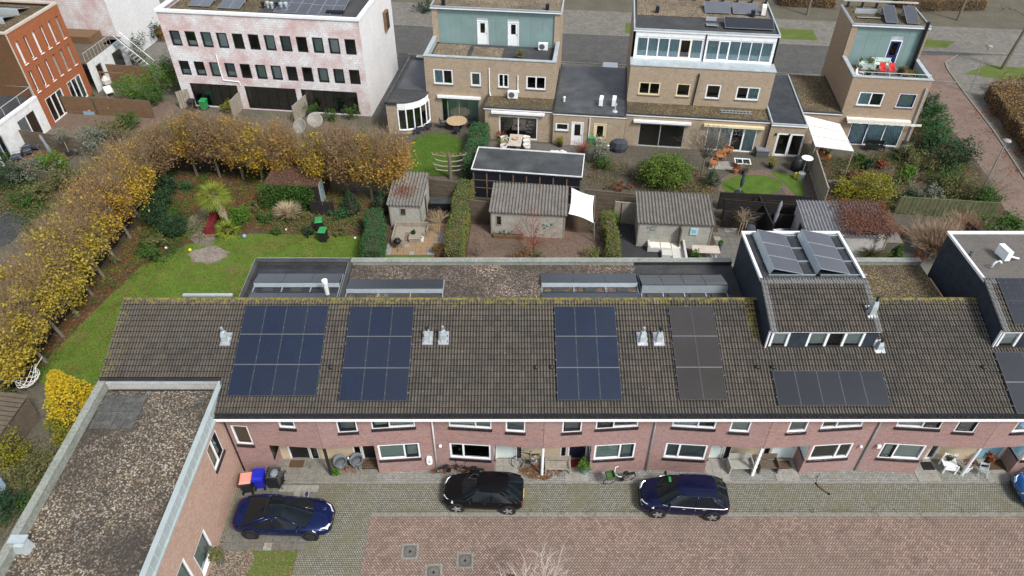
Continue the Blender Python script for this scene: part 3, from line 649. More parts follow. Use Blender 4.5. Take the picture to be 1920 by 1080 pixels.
    ys_ = 23.35 if xr0 < xa else EY-.02; zs_ = EZ-.03+(ys_-EY)*math.tan(TH)
    roof.quad((xr0, ys_, zs_), (max(xa, xr0) if xr0 >= xa else -14.2, ys_, zs_), (-14.2, ry, rz-.03), (xr0, ry, rz-.03)) if xr0 < xa else None
    x_ = -14.2 if xr0 < xa else xr0; roof.quad((x_, EY-.02, EZ-.03), (xb, EY-.02, EZ-.03), (xb, ry, rz-.03), (x_, ry, rz-.03))
    roof.quad((xr0, ry, rz-.02), (xb, ry, rz-.02), (xb, ry+.5, rz-.35), (xr0, ry+.5, rz-.35))
    roof.quad((xr0, ry+.5, rz-.35), (xb, ry+.5, rz-.35), (xb, ry+.5, 4), (xr0, ry+.5, 4))
    ro = roof.build('roof', 'roof_under', h)
    tile_roof(ro, xr0, xb, EY-.03, EZ-.012, ROWS, spec.get('skip'))
    k = MB(); q = int((xb-xr0)/.3)
    for i in range(q):
        a, b = xr0+(xb-xr0)*i/q, xr0+(xb-xr0)*(i+1)/q
        k.add([(a, ry-.1, rz+.012), (b, ry-.1, rz+.012), (b, ry+.05, rz+.045), (a, ry+.05, rz+.045), (a, ry+.2, rz-.05), (b, ry+.2, rz-.05)], [(0, 1, 2, 3), (3, 2, 5, 4)])
    k.build('ridge_tiles', 'roof_tile', ro)
    # gutter and white fascia
    gx0 = spec.get('gx0', xa); k = MB()
    k.box(gx0, xb, 21.44, 21.47, 4.82, 4.98); k.box(gx0, xb, 21.47, 22.1, 4.80, 4.83); k.build('fascia', 'white_paint', h)
    k = MB(); k.box(gx0, xb, 21.475, 21.70, 4.835, 4.90); k.box(gx0, xb, 21.70, 21.74, 4.835, 5.03); gu = k.build('gutter', 'gutter_dark', h)
    k = MB(); k.box(gx0, xb, 21.472, 21.53, 4.84, 4.965)
    x = gx0
    while x < xb-.12:
        k.lathe([(.05, .0), (.06, .03), (.02, .05)], (x+.06, 21.66+random.uniform(-.02, .02), 4.90), 6); x += random.choice((.09, .12, .2, .3))
    k.build('gutter_debris', 'roof_under', gu)
    # party post in the porch
    if spec.get('post'):
        pm, kind = spec['post']; k = MB(); x = xb if not flip else xa; y = FDEP['post']+.08
        if kind == 'square': k.box(x-.06, x+.06, y-.06, y+.06, 0, 2.4)
        elif kind == 'blocks':
            for i in range(14): q = .012 if i % 2 else 0; k.box(x-.075+q, x+.075-q, y-.075+q, y+.075-q, i*.171, (i+1)*.171)
        else: k.tube([(x, y, 0), (x, y, 2.4)], .075, 12)
        k.build('porch_post', pm, h)
    if spec.get('pipe'):
        k = MB(); x, y = (xa, FDEP['down']-.06); k.tube([(x, y-.35, 4.85), (x, y-.02, 4.6), (x, y, 4.3), (x, y, .03)], .045, 8); k.build('downpipe', spec['pipe'], h, smooth=True)
    for lp in spec.get('lamps', ()): porch_lamp(T, U(lp[0], 0)[0] if not flip else L-lp[0], lp[1], h)
    # flat rear part
    fr = spec.get('flat')
    if fr:
        x0, x1, gm = fr; k = MB(); y0, y1, zt = ry+.5, 32.0, 5.75
        k.box(x0, x1, y0, y1, zt-.1, zt); f = k.build('flat_roof', gm, h); k = MB()
        k.box(x0, x1, y1, y1+.28, zt-.3, zt+.24); k.build('parapet', spec.get('pm', 'coping_grey'), h); k = MB()
        k.box(x0, x1, y1-.03, y1+.31, zt+.24, zt+.27); k.build('coping', spec.get('cm', 'coping_grey'), h); k = MB(); k.box(x0, x1, y1+.31, y1+.33, zt+.22, zt+.285); k.build('coping_edge', 'zinc', h)
        if spec.get('lpar'): k = MB(); k.box(x0-.12, x0+.1, y0, y1+.28, zt-1.2, zt+.22); k.build('parapet', 'bitumen', h); MB().box(x0-.14, x0-.115, y0, y1+.28, zt+.18, zt+.24).build('edge_trim', 'coping_grey', h)
        k = MB(); k.quad((x0, y1+.1, 0), (x1, y1+.1, 0), (x1, y1+.1, zt-.1), (x0, y1+.1, zt-.1)); k.build('rear_wall', 'red_brick', h)
    return h, T, ro
dk = 'dark_frame'
hs_ = {}
hs_[0] = row_house(-14.87, -9.4, False, 'end house of the brick row joined to the gravel roofed wing, black front door', 0, dict(
    low=(None, None), bay=2.72, ups=((1.1, 1.95, 2.35, 3.85), (3.6, 4.4, 3.9, 4.76)), upst=(((1,), [None], ['blind_olive']), ((1,), [None], ['blind_grey'])),
    door=(.42, 1.52, 1.56, 1.98, 'door_black', dk), rx0=-20.1, gx0=-14.15, post=('wood_dark', 'square'), flat=(-14.67, -9.35, 'bitumen_slick'), pm='bitumen', cm='bitumen', lpar=2,
    skip=lambda x, y: x < -14.25 and y < 23.45))
hs_[1] = row_house(-9.4, -3.9, True, 'brick row house with black door and blue solar array left of the first twin flues', 0, dict(
    upst=(((1.45, 1), [None, dk], ['blind_green', 'blind_green']), ((1,), [dk], ['blind_grey'])), lowst=((1, 1.75), [dk, None], ['blind_green', 'blind_green']),
    door=(.06, .98, 1.0, 1.42, 'door_black'), flat=(-9.25, -3.9, 'roof_gravel_red'), lpar=2, lamps=()))
hs_[2] = row_house(-3.9, 1.55, False, 'brick row house with pale front door and bare tiled roof', 0, dict(
    upst=(((1.7, 1), [None, None], ['blind_pale', 'blind_green']), ((1,), [None], ['blind_grey'])), lowst=((1, 2.1), [None, None], [None, None]), pipe='white_paint',
    door=(.06, 1.1, 1.12, 1.45, 'door_mint', dk), post=('white_paint', 'round'), flat=(-3.9, 1.55, 'roof_gravel_red'), lamps=((.3, 2.25),)))
hs_[3] = row_house(1.55, 7.0, True, 'brick row house with navy front door and blue nine panel solar array', 0, dict(
    upst=(((1.4, 1), [None, dk], ['blind_dark', 'blind_dark']), ((1,), [dk], ['blind_grey'])), lowst=((1, 1.75), [dk, None], ['blind_green', 'blind_green']),
    door=(.06, 1.05, 1.12, 1.45, 'door_navy', dk), flat=(1.55, 7.0, 'roof_gravel_red')))
hs_[4] = row_house(7.0, 12.5, False, 'brick row house with mint front door and six grey panels high on its roof', 0, dict(
    upst=(((1.5, 1), [None, None], ['blind_white', 'blind_dark']), ((1,), [None], ['blind_green'])), lowst=((1, 2), [None, None], ['blind_grey', 'blind_grey']), pipe='zinc',
    door=(.06, 1.1, 1.14, 1.5, 'door_mint', dk), post=('white_paint', 'blocks'), flat=(7.0, 12.62, 'bitumen'), pm='gutter_dark'))
def dorm_skip(x, y): return y > 25.1
hs_[5] = row_house(12.5, 17.95, True, 'brick row house with a navy dormer and flat roofed upper storey', 0, dict(
    upst=(((1.7, 1), [None, None], ['blind_grey', 'blind_dark']), ((1,), [None], ['blind_grey'])), lowst=((1, 2), [None, None], ['blind_dark', 'blind_dark']),
    door=(.06, 1.3, 1.38, 1.75, 'door_mint', dk), flat=(17.9, 18.0, 'roof_gravel_moss'), lamps=((.4, 2.2),), skip=lambda x, y: x > 12.62 and y > 25.0))
hs_[6] = row_house(17.95, 23.4, False, 'brick row house with black door behind a white chair, plain roof between two dormers', 0, dict(
    upst=(((1.5, 1), [None, dk], ['blind_white', 'blind_dark']), ((1,), [dk], ['blind_grey'])), lowst=((1, 2), [dk, None], ['blind_pale', 'blind_pale']), pipe='zinc',
    door=(.06, .85, .95, 1.4, 'door_black'), post=('white_paint', 'round'), flat=(18.0, 23.5, 'roof_gravel_moss'), lamps=()))
hs_[7] = row_house(23.4, 28.9, True, 'brick row house at the right edge with pale blue door and second navy dormer', 0, dict(
    upst=(((1.5, 1), [None, dk], ['blind_white', 'blind_dark']), ((1,), [None], ['blind_white'])), lowst=((1, 2), [dk, None], ['blind_grey', 'blind_grey']),
    door=(.06, 1.35, None, None, 'door_blue'), skip=lambda x, y: x > 23.9 and y > 25.0))
# gable end verge and rear gutter of the end house
h0 = hs_[0][0]
k = MB(); ry, rz = EY+SLOPE*CT, EZ+SLOPE*ST
k.add([(-20.12, EY, 0), (-20.12, ry, 0), (-20.12, ry, rz-.05), (-20.12, EY, EZ-.05)], [(0, 1, 2, 3)]); k.build('gable_wall', 'red_brick', h0)
k = MB(); k.box(-17.3, -14.7, ry+.5, ry+.68, rz-.3, rz-.2); k.build('rear_gutter', 'zinc_green', h0)
# ---- upper storeys with tiled front slope
def dormer(h, x0, x1, nwin, chim):
    """navy boxed upper storey over the whole depth of a house"""
    yf, zb, zs = 25.08, 5.9, 7.27; sl = 3.0; yr, zr = yf-.1+sl*CT, zs+.08+sl*ST; yb, zf = 31.75, zr-.18
    d = bpy.data.objects.new('dormer', None); C.objects.link(d); d.parent = h
    T = frame((x0, yf)); L = x1-x0; k = MB()
    op = [(.12, 1.05, zb+.12, zs-.08), (1.95, 4.75, zb+.12, zs-.08)] if nwin == 2 else [(.12, 1.1, zb+.12, zs-.08)]
    wall(k, T, 0, L, zb-.4, zs, op)
    for x in (x0, x1): k.add([(x, yf, 5.3), (x, yb, 5.3), (x, yb, zf+.1), (x, yr, zr-.02), (x, yf, zs)], [(0, 1, 2, 3, 4)])
    k.quad((x0, yb, 5), (x1, yb, 5), (x1, yb, zf), (x0, yb, zf)); k.build('cladding', 'navy_board', d)
    window(d, T, op[0], curtain=['blind_white'], fw=.12)
    if nwin == 2: window(d, T, op[1], (1, .95, 1), curtain=['blind_pale', None, 'blind_pale'], fw=.12)
    k = MB(); k.box(x0-.06, x0+.0, yf-.06, yf+.05, zb-.1, zs); k.box(x0-.05, x1+.05, yf-.1, yf-.02, zs-.02, zs+.05); k.build('trim', 'white_paint', d)
    k = MB(); k.quad((x0-.05, yf-.12, zs+.05), (x1+.05, yf-.12, zs+.05), (x1+.05, yr, zr), (x0-.05, yr, zr)); k.quad((x0, yr, zr), (x1, yr, zr), (x1, yr, zf-.05), (x0, yr, zf-.05)); ro = k.build('tiled_slope', 'roof_under', d)
    return d, ro, (x0, x1, yf, zs, yr, zr, yb, zf)
d1, ro1, q1 = dormer(hs_[5][0], 12.66, 18.0, 2, True)
def tiles_on(d, q):   # tiles of the slope, grey row at the top
    x0, x1, yf, zs, yr, zr, yb, zf = q; ro = bpy.data.objects.new('slope_tiles', None)
    bpy.data.objects.remove(ro)
t = tile_mesh()
def dorm_tiles(par, q, cap):
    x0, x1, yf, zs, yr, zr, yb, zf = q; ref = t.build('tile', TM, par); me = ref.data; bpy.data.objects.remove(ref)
    ref = t.build('tile', 'tile_grey', par); mg = ref.data; bpy.data.objects.remove(ref); n = round((x1-x0+.1)/.3); st = (x1-x0+.1)/n; rows = 10; ga = (sl_ := 3.0)/rows
    for r in range(rows):
        for c in range(n):
            s = r*ga; o = link('tile', mg if (r == rows-1 or c in (0, n-1)) else me, par, (x0-.05+c*st, yf-.14+s*CT, zs+.062+s*ST+random.uniform(-.005, .005)))
            o.rotation_euler = (TH-.045+random.uniform(-.008, .008), 0, 0); o.scale.x = st/.3
# dormer is thing > part > sub-part: its tiles hang on the dormer part itself
dorm_tiles(d1, q1, 200)
d2, ro2, q2 = dormer(hs_[7][0], 24.0, 29.4, 1, False); dorm_tiles(d2, q2, 200)
def flat_top(d, q, gm, cm):
    x0, x1, yf, zs, yr, zr, yb, zf = q
    k = MB(); k.box(x0+.02, x1-.02, yr, yb, zf-.1, zf-.02); k.build('flat_roof', gm, d)
    k = MB(); k.box(x0-.03, x0+.1, yr-.1, yb, zf, zf+.14); k.box(x1-.1, x1+.03, yr-.1, yb, zf, zf+.14); k.box(x0-.03, x1+.03, yb, yb+.12, zf, zf+.14); k.build('coping', cm, d)
flat_top(d1, q1, 'bitumen_slick', 'white_paint'); flat_top(d2, q2, 'bitumen_brown', 'white_paint')
# ---- the wing on the left
wing = thing('wing_building', 'flat gravel roofed brick wing with zinc fascia at the lower left', 'building')
wz, wx0, wx1, wy0, wy1 = 5.0, -20.1, -14.1, 5.0, 23.4
T = frame((wx1, wy0), math.pi/2); k = MB()
wo = [P(0, 0)]; ops = [(20.0-wy0, 21.25-wy0, 2.9, 4.5), (16.1-wy0, 17.5-wy0, .5, 2.1), (14.2-wy0, 15.6-wy0, 1.1, 3.0)]
wall(k, T, 0, 17.1, 0, 4.95, ops)
k.quad((wx0, wy0, 0), (wx0, wy1, 0), (wx0, wy1, wz), (wx0, wy0, wz)); k.quad((wx0, wy0, 0), (wx1, wy0, 0), (wx1, wy0, wz), (wx0, wy0, wz)); k.build('wall', 'pink_brick', wing)
window(wing, T, ops[0], (1, 1), sash=[None, dk], curtain=['blind_cream', 'blind_white'], sill='brick'); window(wing, T, ops[1], curtain=['blind_pale'], sill='white_paint'); window(wing, T, ops[2], curtain=['blind_green'], sill='brick')
k = MB(); k.box(wx0+.25, wx1-.2, wy0, wy1-.05, wz-.1, wz); k.build('gravel_roof', 'roof_gravel', wing)
k = MB(); k.box(wx0-.05, wx0+.3, wy0, wy1+.05, wz+.5, wz+.55); k.box(wx0-.02, wx0+.25, wy0, wy1, wz-.2, wz+.5); k.build('coping', 'coping_grey', wing)
k = MB(); k.box(wx1-.16, wx1-.02, wy0, wy1-.1, wz-.05, wz+.52); k.build('parapet', 'zinc_green', wing)
k = MB(); k.box(wx1-.2, wx1+.04, wy0, wy1, wz+.52, wz+.56); y = wy0
k.box(wx1-.02, wx1+.03, wy0, 21.4, wz-.06, wz+.52); k.box(wx1+.03, wx1+.11, wy0, 21.42, wz-.14, wz-.04); k.build('fascia', 'zinc_green', wing)
seam = MB().box(-.012, .03, -.012, .012, -.27, .26).build('seam', 'zinc', wing); sm = seam.data; bpy.data.objects.remove(seam)
for i in range(36): link('seam', sm, wing, (wx1+.03, wy0+.2+i*.46, wz+.25))
k = MB(); k.box(wx0+.3, wx1-.3, wy1-.1, wy1+.02, wz-.05, wz+.42); k.build('upstand', 'concrete', wing); k = MB(); k.box(wx0+.3, wx1-.1, wy1-.13, wy1+.28, wz+.42, wz+.47); k.build('flashing', 'zinc', wing)
k = MB(); k.tube([(wx0+.5, wy1-.2, wz+.05), (wx1-.6, wy1-.2, wz+.05)], .035, 6); k.build('cable_pipe', 'black_plastic', wing)
sl = MB().box(-.245, .245, -.245, .245, 0, .05).build('roof_paver', 'roof_slab', wing); rp = sl.data; bpy.data.objects.remove(sl); c0 = P(225, 772, wz)
for i in range(4):
    for j in range(4): link('roof_paver', rp, wing, (c0[0]-.78+i*.51, c0[1]-.8+j*.51, wz+.01+random.uniform(0, .012)))
link('roof_paver', rp, wing, (*P(378, 752, wz)[:2], wz+.01)).scale = (.7, .7, 1)
vb = P(45, 1030, wz); k = MB(); k.add([(-.34, -.22, 0), (.34, -.22, 0), (.34, .22, 0), (-.34, .22, 0), (-.26, -.18, .5), (.26, -.18, .5), (.26, .18, .62), (-.26, .18, .62)], [(0, 1, 5, 4), (1, 2, 6, 5), (2, 3, 7, 6), (3, 0, 4, 7), (4, 5, 6, 7)]); k.box(-.34, .34, -.1, .26, .62, .68); v = k.build('vent_box', 'zinc', wing); v.location = (vb[0], vb[1], wz)
k = MB(); k.tube([(-14.02, 22.0, 4.8), (-14.0, 22.02, 4.2), (-13.98, 22.02, .02)], .045, 8); k.build('downpipe', 'gutter_dark', wing, smooth=True)
# ------------------------------------------------------------------ solar panels, flues and vents of the near row
def on_roof(a, b):
    v = (b-540)/FPX; d = ((a-960)/FPX, CP-v*SP, -SP-v*CP); tt = math.tan(TH)
    t = (EZ-EY*tt-CAMH)/(d[2]-tt*d[1]); return (d[0]*t, d[1]*t, CAMH+d[2]*t)
def panel_mesh(w, h, cell):
    k = MB(); e = .014; k.box(e, w-e, e, h-e, .03, .036, 0); k.box(0, w, 0, e, 0, .042, 1); k.box(0, w, h-e, h, 0, .042, 1); k.box(0, e, e, h-e, 0, .042, 1); k.box(w-e, w, e, h-e, 0, .042, 1)
    return k
def roof_array(label, tl, br, nx, ny, cell, fr='alu_dark', group='solar arrays on the tiled roof', base=None):
    a, b = on_roof(*tl), on_roof(*br); s0, s1 = (b[1]-EY)/CT, (a[1]-EY)/CT; x0 = a[0]; x1 = b[0]
    t = thing('solar_array', label, 'solar array', ((x0+x1)/2, EY+s0*CT-.09*ST, EZ+s0*ST+.13*CT), 0, group); t.rotation_euler = (TH, 0, 0)
    w, h = (x1-x0)/nx, (s1-s0)/ny; pm = None
    for j in range(ny):
        for i in range(nx):
            if pm is None: o = panel_mesh(w-.012, h-.03, cell).build('panel', [cell, fr], t); pm = o.data
            else: o = link('panel', pm, t)
            o.location = (-(x1-x0)/2+i*w+.006, j*h, random.uniform(0, .004))
    k = MB()
    for j in range(ny+1):
        if 0 < j < ny: k.box(-(x1-x0)/2, (x1-x0)/2, j*h-.03, j*h-.004, -.01, .036)
        for q in (.25, .75):
            if j < ny: k.box(-(x1-x0)/2-.05, (x1-x0)/2+.05, (j+q)*h-.02, (j+q)*h+.02, -.045, -.005)
    k.build('rail', 'alu_mid', t); k = MB()
    for j in range(ny):
        for i in range(nx+1):
            for q in (.22, .78): k.box(-(x1-x0)/2+i*w-.013, -(x1-x0)/2+i*w+.013, (j+q)*h-.022, (j+q)*h+.022, .035, .052)
    k.build('clamp', 'alu_mid' if cell == 'solar_blue' else 'alu_dark', t)
roof_array('blue twelve panel solar array beside the wing, leftmost on the tiled roof', (463, 575), (594, 745), 4, 3, 'solar_blue')
roof_array('blue nine panel solar array left of the twin flues above the black car', (658, 577), (764, 754), 3, 3, 'solar_blue')
roof_array('blue nine panel solar array right of the wide bare stretch of tiles', (1039, 577), (1166, 753), 3, 3, 'solar_blue')
roof_array('grey black six panel solar array left of the navy dormer', (1252, 577), (1363, 752), 2, 3, 'solar_brown')
roof_array('low row of five black panels under the navy dormer windows', (1446, 697), (1668, 763), 5, 1, 'solar_black')
roof_array('black panels below the right dormer, cut by the right edge', (1861, 662), (2062, 778), 3, 2, 'solar_black')
def rack(label, x0, x1, yf, n, zr, hi=.3, dep=1.0, rows=1, gap=.55, cell='solar_black', par=None):
    t = thing('panel_rack', label, 'solar rack', ((x0+x1)/2, yf, zr), 0, 'solar racks on the flat roofs'); w = (x1-x0)/n; an = math.atan2(hi-.08, dep); pm = None
    for r in range(rows):
        oy = -r*(dep+gap)
        for i in range(n):
            if pm is None: o = panel_mesh(w-.015, math.hypot(dep, hi-.08), cell).build('panel', [cell, 'alu_dark'], t); pm = o.data
            else: o = link('panel', pm, t)
            o.location = (-(x1-x0)/2+i*w, oy-dep, hi); o.rotation_euler = (-an, 0, 0)
        k = MB(); k.quad((-(x1-x0)/2, oy-dep+.02, hi-.01), ((x1-x0)/2, oy-dep+.02, hi-.01), ((x1-x0)/2, oy-dep-.1, .06), (-(x1-x0)/2, oy-dep-.1, .06)); k.build('wind_plate', 'alu', t)
    for i in range(n+1):
        u = -(x1-x0)/2+i*w; k = MB(); k.box(u-.025, u+.025, -rows*(dep+gap)+.2, .05, .0, .05); k.build('rail', 'alu', t)
    k = MB()
    for i in range(n): u = -(x1-x0)/2+(i+.5)*w; k.box(u-.3, u+.3, -dep-.45, -dep-.15, .003, .06)
    k.build('ballast', 'bitumen', t)
rack('three panel rack on the dark end roof behind the white flue', -14.3, -9.55, 31.1, 3, 5.75, rows=2)
rack('three panel rack on gravel just right of the white flue', -9.1, -3.8, 30.6, 3, 5.75, rows=2, gap=.7)
rack('double row rack of six panels on the gravel flat roof', 1.65, 6.95, 31.1, 3, 5.75, rows=2)
rack('tall four panel rack on black roofing next to the navy dormer', 7.1, 11.8, 31.1, 4, 5.75, hi=.55, dep=1.5)
def side_rack(label, x0, x1, y0, y1, z, n=3):
    t = thing('panel_rack', label, 'solar rack', ((x0+x1)/2, y0, z), 0, 'solar racks on the flat roofs'); w = x1-x0; an = math.atan2(.36, w); d = (y1-y0)/n
    o = panel_mesh(math.hypot(w, .36), d-.015, 'solar_light').build('panel', ['solar_far', 'alu'], t); o.location = (-w/2, 0, .42); o.rotation_euler = (0, an, 0)
    for i in range(1, n): q = link('panel', o.data, t, (-w/2, i*d, .42)); q.rotation_euler = (0, an, 0)
    k = MB(); k.quad((-w/2+.02, 0, .41), (-w/2+.02, n*d, .41), (-w/2-.12, n*d, .03), (-w/2-.12, 0, .03)); k.build('wind_plate', 'alu', t)
    for i in range(n+1): k = MB(); k.box(-w/2-.15, w/2+.9, i*d-.025, i*d+.025, 0, .05); k.build('rail', 'alu', t)
zf = q1[7]
side_rack('left column of three tilted panels on the navy dormer roof', 13.35, 14.95, 28.25, 31.6, zf)
side_rack('right column of three tilted panels on the navy dormer roof', 15.75, 17.35, 28.25, 31.6, zf)
t = thing('solar_array', 'black panels on the tiled slope of the right dormer', 'solar array', (24.55, q2[2]+.2*CT, q2[3]+.2*ST+.17), 0, 'solar arrays on the tiled roof'); t.rotation_euler = (TH, 0, 0)
o = panel_mesh(1.1, 1.3, 'solar_black').build('panel', ['solar_black', 'alu_dark'], t)
for i in range(4):
    for j in range(2):
        if i+j: link('panel', o.data, t, (i*1.12, j*1.33, 0))
def flue(label, a, b, cap='round', tall=.8, on=None):
    p = on or on_roof(a, b); t = thing('roof_flue', label, 'flue', p, 0, 'zinc flues on the tiled roof'); k = MB()
    k.add([(-.26, -.28, -.06), (.26, -.28, -.06), (.26, .42, .18), (-.26, .42, .18), (-.26, -.28, -.02), (.26, -.28, -.02), (.26, .42, .22), (-.26, .42, .22)], [(4, 5, 6, 7), (0, 1, 5, 4), (1, 2, 6, 5), (2, 3, 7, 6), (3, 0, 4, 7)]); k.build('flashing', 'steel', t)
    k = MB(); k.box(-.14, .14, -.14, .16, -.05, tall*.55); k.add([(-.14, -.14, tall*.55), (.14, -.14, tall*.55), (.14, .16, tall*.55), (-.14, .16, tall*.55), (-.09, -.08, tall*.85), (.09, -.08, tall*.85), (.09, .1, tall*.85), (-.09, .1, tall*.85)], [(0, 1, 5, 4), (1, 2, 6, 5), (2, 3, 7, 6), (3, 0, 4, 7), (4, 5, 6, 7)]); k.build('stack', 'zinc', t)
    k = MB(); k.lathe([(.06, tall*.85), (.06, tall+.05), (.085, tall+.07), (.07, tall+.16), (.01, tall+.18)], (0, .01, 0), 10); k.build('cowl', 'black_plastic' if cap == 'dark' else 'steel', t)
flue('single zinc flue left of the twelve panel array', 424, 640, 'flat')
flue('left of the twin flues, dark capped, right of the second blue array', 802, 638, 'dark'); flue('right of the twin flues, pale capped, right of the second blue array', 832, 638)
flue('left of the twin flues, pale capped, between the blue and the grey black array', 1204, 640); flue('right of the twin flues, dark capped, beside the grey black array', 1235, 640, 'dark')
flue('grey zinc stack on the tiled slope of the navy dormer', 0, 0, 'dark', 1.0, (17.75, 25.9, 7.62)); flue('zinc flue at the right foot of the navy dormer', 0, 0, 'dark', .55, (18.25, 24.95, EZ+(24.95-EY)*math.tan(TH)))
for a, b, l in ((621, 690, 'small round roof vent between the two left blue arrays'), (1005, 690, 'left of two small round vents on bare tiles'), (1034, 690, 'small round vent touching the left edge of the third blue array'), (1420, 690, 'small round vent below the mossy dormer edge'), (1449, 690, 'small round vent at the corner of the five panel row'), (1843, 690, 'small round vent beside the right edge array')):
    p = on_roof(a, b); k = MB(); k.lathe([(.12, -.02), (.13, .06), (.1, .14), (.03, .17)], (0, 0, 0), 10); o = k.build('roof_vent', 'black_plastic', smooth=True); o.location = p; tag(o, l, 'vent', 'small roof vents')
p = P(615, 556, 5.75); k = MB(); k.tube([(0, 0, 0), (0, 0, 1.0)], .12, 12); o = k.build('flue_pipe', 'white_dirty', smooth=False); o.location = p; tag(o, 'fat white flue pipe standing on the dark end roof', 'flue'); k = MB(); k.lathe([(.12, .98), (.16, 1.0), (.16, 1.18), (.1, 1.22)], (0, 0, 0), 12); k.build('cap', 'lamp_white', o)
ac = P(1905, 500, q2[7]); 
def ac_unit(label, loc, rz, s=1.0, grp='air conditioning units'):
    t = thing('air_conditioner', label, 'air conditioner', loc, rz, grp); k = MB(); k.box(-.42*s, .42*s, -.16*s, .16*s, .08*s, .68*s); k.build('casing', 'white_paint', t)
    k = MB(); k.tube([(-.1*s, -.163*s, .38*s), (-.1*s, -.172*s, .38*s)], .25*s, 16); k.build('fan_grille', 'bin_grey', t); k = MB()
    for u in (-.3, .3): k.box(u*s-.03, u*s+.03, -.2*s, .2*s, 0, .08*s)
    k.build('foot', 'steel', t); return t
t = ac_unit('white air conditioner on the flat roof of the right dormer', (25.9, 29.7, q2[7]), R(8)+R(90), .95)
k = MB(); k.tube([(-.3, -.2, .3), (-.35, -.5, .2), (-.25, -.8, .05)], .05, 6); k.build('hose', 'white_paint', t)
k = MB(); k.tube([(0, 0, 0), (.02, 0, .35), (.1, 0, .48), (.25, 0, .5), (.36, 0, .42), (.38, 0, .3)], .05, 8); o = k.build('gooseneck_pipe', 'white_paint', smooth=True); o.location = (24.9, 28.8, q2[7]); tag(o, 'white gooseneck cable pipe on the right dormer roof', 'pipe')
k = MB(); k.lathe([(.09, 0), (.09, .2), (.05, .25), (.1, .28), (.1, .33)], (0, 0, 0), 10); o = k.build('roof_outlet', 'bin_grey'); o.location = (23.55+.8, 29.9, q2[7]-.02); tag(o, 'little grey vent stub on the right dormer roof', 'vent')
